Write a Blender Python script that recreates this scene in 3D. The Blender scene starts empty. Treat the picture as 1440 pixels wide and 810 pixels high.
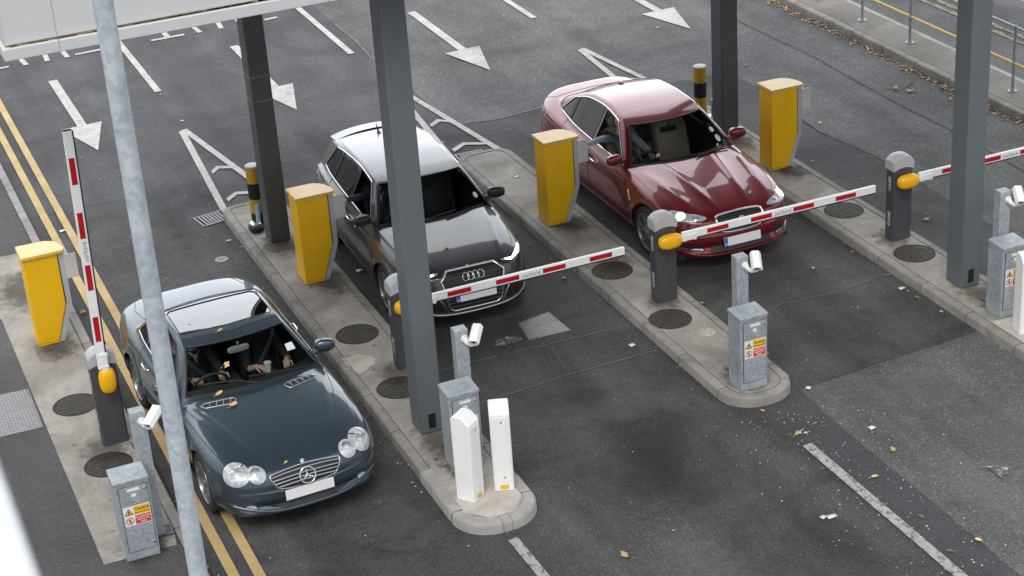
import bpy, bmesh, math, random
import numpy as np
from mathutils import Vector, Matrix
from mathutils.bvhtree import BVHTree
from mathutils.geometry import delaunay_2d_cdt
R = math.radians
scene = bpy.context.scene
COL = scene.collection
random.seed(7)

# ------------------------------------------------------------------ camera, sky, sun, exposure
cam_d = bpy.data.cameras.new("camera")
cam = bpy.data.objects.new("camera", cam_d); COL.objects.link(cam); scene.camera = cam
PITCH, YAW, ROLL, FPX = 0.454361450, 0.375343170, -0.0715876827, 2617.52544
cam_d.sensor_width = 36.0
cam_d.lens = FPX / 1440 * 36.0
cam_d.clip_start, cam_d.clip_end = 0.05, 1500
fw = Vector((math.sin(YAW)*math.cos(PITCH), math.cos(YAW)*math.cos(PITCH), -math.sin(PITCH)))
rt = Vector((math.cos(YAW), -math.sin(YAW), 0)); up = rt.cross(fw)
c, s = math.cos(ROLL), math.sin(ROLL)
rt2 = c*rt + s*up; up2 = -s*rt + c*up
rot = Matrix((rt2, up2, -fw)).transposed()
cam.matrix_world = Matrix.Translation((0, 0, 10.3)) @ rot.to_4x4()
cam_d.dof.use_dof = True
cam_d.dof.focus_distance = 21.0
cam_d.dof.aperture_fstop = 6.5

SUN_EL, SUN_AZ = 52.0, 215.0        # high soft light from behind the camera's left shoulder
w = bpy.data.worlds.new("World"); scene.world = w; w.use_nodes = True
nt = w.node_tree; nt.nodes.clear()
wo = nt.nodes.new("ShaderNodeOutputWorld"); bg = nt.nodes.new("ShaderNodeBackground")
sky = nt.nodes.new("ShaderNodeTexSky"); sky.sky_type = 'NISHITA'; sky.sun_disc = False
sky.sun_elevation = R(SUN_EL); sky.sun_rotation = R(SUN_AZ)
sky.air_density = 1.0; sky.dust_density = 4.0
hs = nt.nodes.new("ShaderNodeHueSaturation"); hs.inputs['Saturation'].default_value = 0.22
# overcast: a cloud layer evens the sky out
tc = nt.nodes.new("ShaderNodeTexCoord"); nz = nt.nodes.new("ShaderNodeTexNoise")
nz.inputs['Scale'].default_value = 2.2; nz.inputs['Detail'].default_value = 5
cr = nt.nodes.new("ShaderNodeValToRGB")
cr.color_ramp.elements[0].position = 0.32; cr.color_ramp.elements[0].color = (6.6, 7.1, 7.9, 1)
cr.color_ramp.elements[1].position = 0.62; cr.color_ramp.elements[1].color = (9.4, 9.6, 9.9, 1)
mx = nt.nodes.new("ShaderNodeMix"); mx.data_type = 'RGBA'; mx.inputs[0].default_value = 0.72
nt.links.new(tc.outputs['Generated'], nz.inputs['Vector']); nt.links.new(nz.outputs['Fac'], cr.inputs[0])
nt.links.new(sky.outputs[0], hs.inputs['Color']); nt.links.new(hs.outputs[0], mx.inputs[6])
nt.links.new(cr.outputs[0], mx.inputs[7])
# thin bright cloud in front of the camera, heavier cloud elsewhere
nv = nt.nodes.new('ShaderNodeVectorMath'); nv.operation = 'DOT_PRODUCT'; nv.inputs[1].default_value = Vector((0.30, 0.80, 0.52)).normalized()
nt.links.new(tc.outputs['Generated'], nv.inputs[0])
nr = nt.nodes.new('ShaderNodeMapRange'); nr.interpolation_type = 'SMOOTHSTEP'
for k_, v_ in (('From Min', 0.52), ('From Max', 0.97), ('To Min', 0.74), ('To Max', 2.35)): nr.inputs[k_].default_value = v_
nt.links.new(nv.outputs['Value'], nr.inputs[0])
ns = nt.nodes.new('ShaderNodeVectorMath'); ns.operation = 'SCALE'; nt.links.new(mx.outputs[2], ns.inputs[0]); nt.links.new(nr.outputs[0], ns.inputs[3])
nt.links.new(ns.outputs[0], bg.inputs['Color'])
bg.inputs['Strength'].default_value = 0.115
nt.links.new(bg.outputs[0], wo.inputs[0])
sd = bpy.data.lights.new("sun", 'SUN'); sd.energy = 1.0; sd.angle = R(24); sd.color = (1.0, 0.965, 0.92)
sun = bpy.data.objects.new("sun", sd); COL.objects.link(sun)
sv = Vector((math.sin(R(SUN_AZ))*math.cos(R(SUN_EL)), math.cos(R(SUN_AZ))*math.cos(R(SUN_EL)), math.sin(R(SUN_EL))))
sun.rotation_euler = sv.to_track_quat('Z', 'Y').to_euler(); sun.location = (0, 0, 40)
scene.view_settings.view_transform = 'Standard'; scene.view_settings.look = 'None'
scene.view_settings.gamma = 1; scene.view_settings.exposure = 0.62
scene.view_settings.use_curve_mapping = False
scene.cycles.max_bounces = 8; scene.cycles.transparent_max_bounces = 12

# ------------------------------------------------------------------ materials
def _new(name):
    m = bpy.data.materials.new(name); m.use_nodes = True
    n = m.node_tree; b = n.nodes.get('Principled BSDF')
    return m, n, b
def mat(name, col, rough=0.5, metal=0.0, coat=0.0, emit=0.0, spec=0.5, var=0.12, vs=3.0, bump=0.0, bs=60.0, flake=0.0, coatr=0.03):
    """plain painted / plastic / metal surface with a little uneven colour and roughness"""
    m, n, b = _new(name)
    b.inputs['Roughness'].default_value = rough; b.inputs['Metallic'].default_value = metal
    b.inputs['Coat Weight'].default_value = coat; b.inputs['Coat Roughness'].default_value = coatr
    b.inputs['Specular IOR Level'].default_value = spec
    t = n.nodes.new('ShaderNodeTexCoord'); z = n.nodes.new('ShaderNodeTexNoise')
    z.inputs['Scale'].default_value = vs; z.inputs['Detail'].default_value = 6; z.inputs['Roughness'].default_value = 0.6
    n.links.new(t.outputs['Object'], z.inputs['Vector'])
    k = n.nodes.new('ShaderNodeValToRGB')
    k.color_ramp.elements[0].position = 0.3; k.color_ramp.elements[1].position = 0.7
    k.color_ramp.elements[0].color = tuple(x*(1-var) for x in col) + (1,)
    k.color_ramp.elements[1].color = tuple(min(1, x*(1+var)) for x in col) + (1,)
    n.links.new(z.outputs['Fac'], k.inputs[0]); n.links.new(k.outputs[0], b.inputs['Base Color'])
    if emit:
        b.inputs['Emission Color'].default_value = (*col, 1); b.inputs['Emission Strength'].default_value = emit
    if bump:
        z2 = n.nodes.new('ShaderNodeTexNoise'); z2.inputs['Scale'].default_value = bs; z2.inputs['Detail'].default_value = 4
        bp = n.nodes.new('ShaderNodeBump'); bp.inputs['Strength'].default_value = bump; bp.inputs['Distance'].default_value = 0.01
        n.links.new(t.outputs['Object'], z2.inputs['Vector']); n.links.new(z2.outputs['Fac'], bp.inputs['Height'])
        n.links.new(bp.outputs[0], b.inputs['Normal'])
    return m
def _nodes(n):
    def N(t, **kw):
        x = n.nodes.new(t)
        for k, v in kw.items(): x.inputs[k.replace('_', ' ')].default_value = v
        return x
    return N
def asphalt(name, dark, light, stone, coarse=70., stain=0.5, smooth=1.0):
    """tarmac: binder colour, pale stone chips, broad patches, tyre-polished streaks, pitted bump"""
    m, n, b = _new(name); N = _nodes(n); L = n.links.new
    t = N('ShaderNodeTexCoord')
    chips = N('ShaderNodeTexVoronoi', Scale=coarse); L(t.outputs['Object'], chips.inputs['Vector'])
    cs = N('ShaderNodeSeparateColor'); L(chips.outputs['Color'], cs.inputs[0])
    cr = N('ShaderNodeValToRGB'); cr.color_ramp.elements[0].position = 0.0; cr.color_ramp.elements[1].position = 0.96
    cr.color_ramp.elements[0].color = (*dark, 1); cr.color_ramp.elements[1].color = (*light, 1)
    e = cr.color_ramp.elements.new(0.992); e.color = (*[x*0.75 for x in stone], 1)
    L(cs.outputs[0], cr.inputs[0])
    fine = N('ShaderNodeTexNoise', Scale=260., Detail=3.); L(t.outputs['Object'], fine.inputs['Vector'])
    big = N('ShaderNodeTexNoise', Scale=0.55, Detail=8., Roughness=0.62, Distortion=0.6); L(t.outputs['Object'], big.inputs['Vector'])
    br = N('ShaderNodeValToRGB'); br.color_ramp.elements[0].position = 0.36; br.color_ramp.elements[1].position = 0.64
    lo, hi = 1-stain*0.38, 1+stain*0.34
    br.color_ramp.elements[0].color = (lo, lo, lo, 1); br.color_ramp.elements[1].color = (hi, hi, hi*0.99, 1)
    L(big.outputs['Fac'], br.inputs[0])
    mid = N('ShaderNodeTexNoise', Scale=5., Detail=9., Roughness=0.7); L(t.outputs['Object'], mid.inputs['Vector'])
    mr = N('ShaderNodeMapRange', From_Min=0.3, From_Max=0.7, To_Min=0.84, To_Max=1.16); L(mid.outputs['Fac'], mr.inputs[0])
    fr = N('ShaderNodeMapRange', From_Min=0.3, From_Max=0.7, To_Min=0.72, To_Max=1.28); L(fine.outputs['Fac'], fr.inputs[0])
    # streaks along the driving direction (y)
    mp = N('ShaderNodeMapping'); mp.inputs['Scale'].default_value = (1.6, 0.13, 1); L(t.outputs['Object'], mp.inputs[0])
    st = N('ShaderNodeTexNoise', Scale=1.3, Detail=6.); L(mp.outputs[0], st.inputs['Vector'])
    sr = N('ShaderNodeMapRange', From_Min=0.35, From_Max=0.65, To_Min=1-0.20*stain, To_Max=1+0.18*stain); L(st.outputs['Fac'], sr.inputs[0])
    cur = cr.outputs[0]
    v = N('ShaderNodeVectorMath'); v.operation = 'MULTIPLY'; L(cur, v.inputs[0]); L(br.outputs[0], v.inputs[1]); cur = v.outputs[0]
    for q in (mr, fr, sr):
        v = N('ShaderNodeVectorMath'); v.operation = 'SCALE'; L(cur, v.inputs[0]); L(q.outputs[0], v.inputs[3]); cur = v.outputs[0]
    L(cur, b.inputs['Base Color'])
    rr = N('ShaderNodeMapRange', From_Min=0.3, From_Max=0.7, To_Min=0.72, To_Max=0.92); L(mid.outputs['Fac'], rr.inputs[0]); L(rr.outputs[0], b.inputs['Roughness'])
    b.inputs['Specular IOR Level'].default_value = 0.3
    bp = N('ShaderNodeBump', Strength=0.5*smooth, Distance=0.006); L(chips.outputs['Distance'], bp.inputs['Height'])
    bp2 = N('ShaderNodeBump', Strength=0.35*smooth, Distance=0.004); L(fine.outputs['Fac'], bp2.inputs['Height']); L(bp.outputs[0], bp2.inputs['Normal'])
    L(bp2.outputs[0], b.inputs['Normal'])
    return m
def concrete(name, c1, c2, scale=1.4, spots=True, rough=0.85):
    m, n, b = _new(name); N = _nodes(n); L = n.links.new
    t = N('ShaderNodeTexCoord')
    a = N('ShaderNodeTexNoise', Scale=scale, Detail=10., Roughness=0.66, Distortion=0.5); L(t.outputs['Object'], a.inputs['Vector'])
    r = N('ShaderNodeValToRGB'); r.color_ramp.elements[0].position = 0.33; r.color_ramp.elements[1].position = 0.66
    r.color_ramp.elements[0].color = (*c1, 1); r.color_ramp.elements[1].color = (*c2, 1); L(a.outputs['Fac'], r.inputs[0])
    f = N('ShaderNodeTexNoise', Scale=150., Detail=4.); L(t.outputs['Object'], f.inputs['Vector'])
    fr = N('ShaderNodeMapRange', From_Min=0.3, From_Max=0.7, To_Min=0.8, To_Max=1.2); L(f.outputs['Fac'], fr.inputs[0])
    v = N('ShaderNodeVectorMath'); v.operation = 'SCALE'; L(r.outputs[0], v.inputs[0]); L(fr.outputs[0], v.inputs[3]); cur = v.outputs[0]
    if spots:                                           # round-ish stains, gum and grime
        s_ = N('ShaderNodeTexNoise', Scale=9., Detail=3., Roughness=0.55, Distortion=0.3); L(t.outputs['Object'], s_.inputs['Vector'])
        sr = N('ShaderNodeMapRange', From_Min=0.62, From_Max=0.74, To_Min=1.0, To_Max=0.55); L(s_.outputs['Fac'], sr.inputs[0])
        v = N('ShaderNodeVectorMath'); v.operation = 'SCALE'; L(cur, v.inputs[0]); L(sr.outputs[0], v.inputs[3]); cur = v.outputs[0]
    L(cur, b.inputs['Base Color']); b.inputs['Roughness'].default_value = rough; b.inputs['Specular IOR Level'].default_value = 0.3
    bp = N('ShaderNodeBump', Strength=0.35, Distance=0.004); L(f.outputs['Fac'], bp.inputs['Height']); L(bp.outputs[0], b.inputs['Normal'])
    return m
def roadpaint(name, col, under, wear=0.5):
    """thermoplastic line paint, worn through to the tarmac in places"""
    m, n, b = _new(name); N = _nodes(n); L = n.links.new
    t = N('ShaderNodeTexCoord')
    a = N('ShaderNodeTexNoise', Scale=16., Detail=10., Roughness=0.75); L(t.outputs['Object'], a.inputs['Vector'])
    r = N('ShaderNodeMapRange', From_Min=wear-0.05, From_Max=wear+0.05, To_Min=0., To_Max=1.); L(a.outputs['Fac'], r.inputs[0])
    g = N('ShaderNodeTexNoise', Scale=2.2, Detail=5.); L(t.outputs['Object'], g.inputs['Vector'])
    k = N('ShaderNodeValToRGB'); k.color_ramp.elements[0].position = 0.3; k.color_ramp.elements[1].position = 0.7
    k.color_ramp.elements[0].color = tuple(x*0.72 for x in col)+(1,); k.color_ramp.elements[1].color = (*col, 1); L(g.outputs['Fac'], k.inputs[0])
    x = N('ShaderNodeMix'); x.data_type = 'RGBA'; L(r.outputs[0], x.inputs[0]); x.inputs[6].default_value = (*under, 1); L(k.outputs[0], x.inputs[7])
    L(x.outputs[2], b.inputs['Base Color']); b.inputs['Roughness'].default_value = 0.75
    f = N('ShaderNodeTexNoise', Scale=120., Detail=3.); L(t.outputs['Object'], f.inputs['Vector'])
    bp = N('ShaderNodeBump', Strength=0.3, Distance=0.004); L(f.outputs['Fac'], bp.inputs['Height']); L(bp.outputs[0], b.inputs['Normal'])
    return m
def galvanised(name, c1=(0.30, 0.33, 0.36), c2=(0.46, 0.50, 0.53), scale=38., metal=0.35, rough=0.5):
    m, n, b = _new(name); N = _nodes(n); L = n.links.new
    t = N('ShaderNodeTexCoord')
    v = N('ShaderNodeTexVoronoi', Scale=scale); L(t.outputs['Object'], v.inputs['Vector'])
    sc = N('ShaderNodeSeparateColor'); L(v.outputs['Color'], sc.inputs[0])
    a = N('ShaderNodeTexNoise', Scale=7., Detail=8., Roughness=0.65); L(t.outputs['Object'], a.inputs['Vector'])
    mm = N('ShaderNodeMath'); mm.operation = 'MULTIPLY_ADD'; L(sc.outputs[0], mm.inputs[0]); mm.inputs[1].default_value = 0.30; L(a.outputs['Fac'], mm.inputs[2])
    k = N('ShaderNodeValToRGB'); k.color_ramp.elements[0].position = 0.42; k.color_ramp.elements[1].position = 0.86
    k.color_ramp.elements[0].color = (*c1, 1); k.color_ramp.elements[1].color = (*c2, 1); L(mm.outputs[0], k.inputs[0])
    L(k.outputs[0], b.inputs['Base Color']); b.inputs['Metallic'].default_value = metal; b.inputs['Roughness'].default_value = rough
    return m
def glass(name, tint, edge=0.9, rough=0.0, ior=1.5):
    m = bpy.data.materials.new(name); m.use_nodes = True; n = m.node_tree; n.nodes.clear(); N = _nodes(n); L = n.links.new
    o = N('ShaderNodeOutputMaterial'); tr = N('ShaderNodeBsdfTransparent'); gl = N('ShaderNodeBsdfGlossy'); mx = N('ShaderNodeMixShader')
    tr.inputs[0].default_value = (*tint, 1); gl.inputs['Roughness'].default_value = rough; gl.inputs[0].default_value = (edge, edge, edge, 1)
    fr = N('ShaderNodeFresnel', IOR=ior); L(fr.outputs[0], mx.inputs[0]); L(tr.outputs[0], mx.inputs[1]); L(gl.outputs[0], mx.inputs[2]); L(mx.outputs[0], o.inputs[0])
    return m
def carpaint(name, col, metal=0.55, rough=0.38):
    m, n, b = _new(name); N = _nodes(n); L = n.links.new
    t = N('ShaderNodeTexCoord')
    v = N('ShaderNodeTexVoronoi', Scale=900.); L(t.outputs['Object'], v.inputs['Vector'])
    sc = N('ShaderNodeSeparateColor'); L(v.outputs['Color'], sc.inputs[0])
    k = N('ShaderNodeMapRange', To_Min=0.7, To_Max=1.3); L(sc.outputs[0], k.inputs[0])
    d = N('ShaderNodeTexNoise', Scale=3., Detail=8.); L(t.outputs['Object'], d.inputs['Vector'])
    q = N('ShaderNodeVectorMath'); q.operation = 'SCALE'; q.inputs[0].default_value = col; L(k.outputs[0], q.inputs[3])
    L(q.outputs[0], b.inputs['Base Color']); b.inputs['Metallic'].default_value = metal; b.inputs['Roughness'].default_value = rough
    b.inputs['Coat Weight'].default_value = 1.0; b.inputs['Coat IOR'].default_value = 1.5
    rr = N('ShaderNodeMapRange', From_Min=0.35, From_Max=0.75, To_Min=0.012, To_Max=0.06); L(d.outputs['Fac'], rr.inputs[0]); L(rr.outputs[0], b.inputs['Coat Roughness'])
    return m

M = {}
M['road'] = asphalt('asphalt_coarse', (0.060, 0.060, 0.062), (0.130, 0.128, 0.127), (0.34, 0.33, 0.31), 75., 0.75)
M['lane'] = asphalt('asphalt_fine', (0.036, 0.036, 0.038), (0.076, 0.074, 0.074), (0.22, 0.21, 0.20), 110., 1.05, 0.6)
M['laneup'] = asphalt('asphalt_fine_lit', (0.040, 0.040, 0.043), (0.086, 0.085, 0.087), (0.22, 0.22, 0.21), 110., 0.8, 0.6)  # lane mix made lighter where the approach leaves the canopy's shade
M['joint'] = asphalt('asphalt_joint', (0.034, 0.035, 0.038), (0.064, 0.065, 0.069), (0.20, 0.2, 0.2), 120., 0.6, 0.4)
M['path'] = asphalt('asphalt_footway', (0.055, 0.053, 0.055), (0.095, 0.092, 0.092), (0.2, 0.2, 0.19), 110., 0.5, 0.5)
M['conc'] = concrete('island_concrete', (0.205, 0.193, 0.170), (0.385, 0.362, 0.320))
M['conc_clean'] = concrete('new_concrete', (0.33, 0.31, 0.27), (0.52, 0.49, 0.44), 2.5, False)
M['kerb'] = concrete('kerb_stone', (0.185, 0.177, 0.160), (0.320, 0.303, 0.273), 2.6, False)
M['kerb_pale'] = concrete('pale_kerb_stone', (0.27, 0.26, 0.24), (0.40, 0.385, 0.36), 3.5, False)
M['kerb_joint'] = mat('joint_dirt', (0.04, 0.037, 0.033), 0.9)
M['pave'] = concrete('pavement_concrete', (0.15, 0.14, 0.12), (0.26, 0.24, 0.21), 0.9)
M['white_line'] = roadpaint('white_line_paint', (0.50, 0.49, 0.465), (0.13, 0.13, 0.13), 0.41)
M['white_line_worn'] = roadpaint('white_line_paint_worn', (0.40, 0.39, 0.37), (0.11, 0.11, 0.11), 0.46)
M['white_scuff'] = roadpaint('white_paint_remnant', (0.55, 0.54, 0.52), (0.085, 0.085, 0.085), 0.56)
M['yellow_line'] = roadpaint('yellow_line_paint', (0.52, 0.37, 0.16), (0.14, 0.12, 0.08), 0.36)
M['yellow_faded'] = roadpaint('yellow_line_faded', (0.36, 0.28, 0.13), (0.12, 0.115, 0.10), 0.52)
M['pale_seam'] = roadpaint('pale_tar_seam', (0.19, 0.185, 0.18), (0.10, 0.10, 0.10), 0.47)
M['dark_seam'] = mat('dark_crack', (0.03, 0.03, 0.03), 0.9)
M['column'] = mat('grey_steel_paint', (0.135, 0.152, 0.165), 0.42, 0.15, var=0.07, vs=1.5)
M['column_shaded'] = mat('shaded_steel_paint', (0.076, 0.082, 0.088), 0.45, 0.1, var=0.08, vs=1.5)  # column grey darkened to carry the shade under the canopy
M['hole'] = mat('dark_hollow', (0.006, 0.006, 0.006), 0.9)
M['fascia'] = mat('white_cladding', (0.58, 0.585, 0.59), 0.5, var=0.04, vs=1.0)
M['rust'] = mat('rust_streak', (0.30, 0.22, 0.11), 0.9, var=0.5, vs=14)
M['soffit'] = mat('dark_soffit', (0.06, 0.06, 0.063), 0.7)
M['yellow'] = mat('machine_yellow', (0.84, 0.47, 0.002), 0.42, var=0.06, vs=4, bump=0.05, bs=300)
M['lid'] = mat('machine_lid', (0.74, 0.50, 0.18), 0.34, var=0.06, vs=9)
M['grey_panel'] = mat('pale_grey_panel', (0.42, 0.43, 0.45), 0.5)
M['grey_panel2'] = mat('pale_rail_paint', (0.55, 0.56, 0.57), 0.45)
M['blue'] = mat('blue_label', (0.05, 0.06, 0.62), 0.5)
M['white'] = mat('white_plastic', (0.78, 0.78, 0.77), 0.38, var=0.03)
M['white_box'] = mat('white_gloss_plastic', (0.84, 0.84, 0.82), 0.3, var=0.03, vs=5)
M['cream_plate'] = mat('cream_shield', (0.56, 0.54, 0.50), 0.5)
M['housing'] = mat('charcoal_paint', (0.062, 0.063, 0.070), 0.45, 0.1, var=0.06)
M['cap'] = mat('grey_plastic_cap', (0.40, 0.41, 0.42), 0.4, var=0.04)
M['amber'] = mat('amber_lamp_cover', (0.80, 0.42, 0.005), 0.32, var=0.05, vs=12)
M['red'] = mat('red_reflective', (0.42, 0.004, 0.012), 0.35)
M['black_rubber'] = mat('black_rubber', (0.012, 0.012, 0.013), 0.7)
M['ink'] = mat('grey_print', (0.32, 0.33, 0.35), 0.6)
M['pale_ink'] = mat('pale_print', (0.45, 0.46, 0.48), 0.6)
M['galv'] = galvanised('galvanised_steel')
M['galv_dark'] = galvanised('galvanised_weathered', (0.17, 0.19, 0.21), (0.30, 0.33, 0.36), 60.)
M['galv_pole'] = galvanised('galvanised_pole', (0.38, 0.43, 0.48), (0.58, 0.63, 0.68), 22., 0.2, 0.5)
M['sign_y'] = mat('sign_yellow', (0.80, 0.48, 0.03), 0.5)
M['sign_r'] = mat('sign_red', (0.56, 0.05, 0.03), 0.5)
M['sign_w'] = mat('sign_white', (0.78, 0.77, 0.76), 0.5)
M['black'] = mat('black_print', (0.01, 0.01, 0.01), 0.5)
M['iron'] = mat('cast_iron', (0.060, 0.055, 0.048), 0.75, 0.3, var=0.35, vs=18)
M['iron_edge'] = mat('dirt_rim', (0.035, 0.032, 0.028), 0.9, var=0.3)
M['tread'] = mat('worn_tread_plate', (0.15, 0.15, 0.145), 0.5, 0.3, var=0.25, vs=9)
M['bollard_y'] = mat('bollard_yellow', (0.50, 0.30, 0.02), 0.5, var=0.2, vs=12)
M['rail_y'] = mat('rail_yellow', (0.62, 0.42, 0.10), 0.5, var=0.1, vs=10)
M['rail_g'] = galvanised('rail_galvanised', (0.22, 0.24, 0.26), (0.36, 0.39, 0.41), 50., 0.3)
M['leaf'] = mat('dry_leaf', (0.46, 0.33, 0.16), 0.8, var=0.35, vs=25)
M['leaf_y'] = mat('yellow_leaf', (0.66, 0.47, 0.20), 0.7, var=0.3, vs=25)
M['leaf_b'] = mat('brown_leaf', (0.23, 0.15, 0.08), 0.85, var=0.4, vs=25)
M['leaf_r'] = mat('red_leaf', (0.28, 0.07, 0.05), 0.85, var=0.4, vs=25)
M['paper'] = mat('paper', (0.70, 0.74, 0.78), 0.7, var=0.08, vs=40)
M['chrome'] = mat('chrome', (0.72, 0.73, 0.75), 0.12, 1.0, var=0.03)
M['chrome_satin'] = mat('satin_chrome', (0.50, 0.52, 0.54), 0.3, 1.0, var=0.05)
M['tyre'] = mat('tyre_rubber', (0.018, 0.018, 0.019), 0.75, var=0.2, vs=20)
M['rim'] = mat('alloy', (0.30, 0.31, 0.32), 0.32, 0.8, var=0.1)
M['rim_dark'] = mat('brake_dark', (0.03, 0.03, 0.03), 0.6)
M['trim'] = mat('black_trim', (0.012, 0.012, 0.013), 0.45, var=0.1)
M['inner'] = mat('cabin_black', (0.020, 0.020, 0.021), 0.75, var=0.2)
M['dash'] = mat('dashboard', (0.048, 0.048, 0.050), 0.6, var=0.15)
M['leather_b'] = mat('dark_leather', (0.020, 0.020, 0.022), 0.5, var=0.15)
M['leather_w'] = mat('beige_leather', (0.46, 0.38, 0.29), 0.5, var=0.1)
M['belt'] = mat('grey_seat_belt', (0.07, 0.07, 0.073), 0.7)
M['plate'] = mat('number_plate', (0.74, 0.75, 0.75), 0.35, var=0.03)
M['plate_blue'] = mat('plate_blue', (0.02, 0.10, 0.45), 0.4)
M['lamp_bowl'] = mat('lamp_reflector', (0.50, 0.52, 0.53), 0.34, 0.25, coat=0.8, var=0.35, vs=26)
M['lamp_lens'] = mat('lamp_lens', (0.55, 0.57, 0.60), 0.08, 0.5, coat=1.0, var=0.25, vs=30)
M['lamp_warm'] = mat('lit_headlight', (1.0, 0.86, 0.55), 0.3, emit=1.5)
M['lamp_drl'] = mat('lit_running_light', (1.0, 0.93, 0.80), 0.3, emit=1.6)
M['tail'] = mat('red_tail_lamp', (0.30, 0.01, 0.012), 0.15, coat=1.0)
M['paint_blue'] = carpaint('paint_blue_grey', (0.043, 0.068, 0.090), 0.5, 0.36)
M['paint_grey'] = carpaint('paint_charcoal', (0.038, 0.039, 0.042), 0.22, 0.34)
M['paint_red'] = carpaint('paint_dark_red', (0.155, 0.004, 0.008), 0.30, 0.32)
M['glass'] = glass('car_glass', (0.76, 0.79, 0.78))
M['glass_dark'] = glass('privacy_glass', (0.14, 0.15, 0.15))
M['glass_roof'] = glass('roof_glass', (0.02, 0.02, 0.02), 1.0, 0.0, 2.6)
M['skin'] = mat('skin', (0.62, 0.40, 0.28), 0.55, var=0.08)
M['hair'] = mat('brown_hair', (0.05, 0.03, 0.02), 0.6, var=0.3, vs=60)
M['cloth_black'] = mat('black_cloth', (0.028, 0.028, 0.032), 0.85, var=0.2, vs=14, bump=0.2)
M['cloth_navy'] = mat('navy_cloth', (0.035, 0.040, 0.058), 0.85, var=0.2, vs=14, bump=0.2)
M['cloth_grey'] = mat('blue_grey_shirt', (0.36, 0.42, 0.47), 0.8, var=0.18, vs=10, bump=0.3)
M['shirt'] = mat('pale_shirt', (0.36, 0.42, 0.50), 0.8)
M['eye'] = mat('eye', (0.05, 0.04, 0.04), 0.3)
M['lip'] = mat('lips', (0.40, 0.18, 0.15), 0.5)

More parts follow.
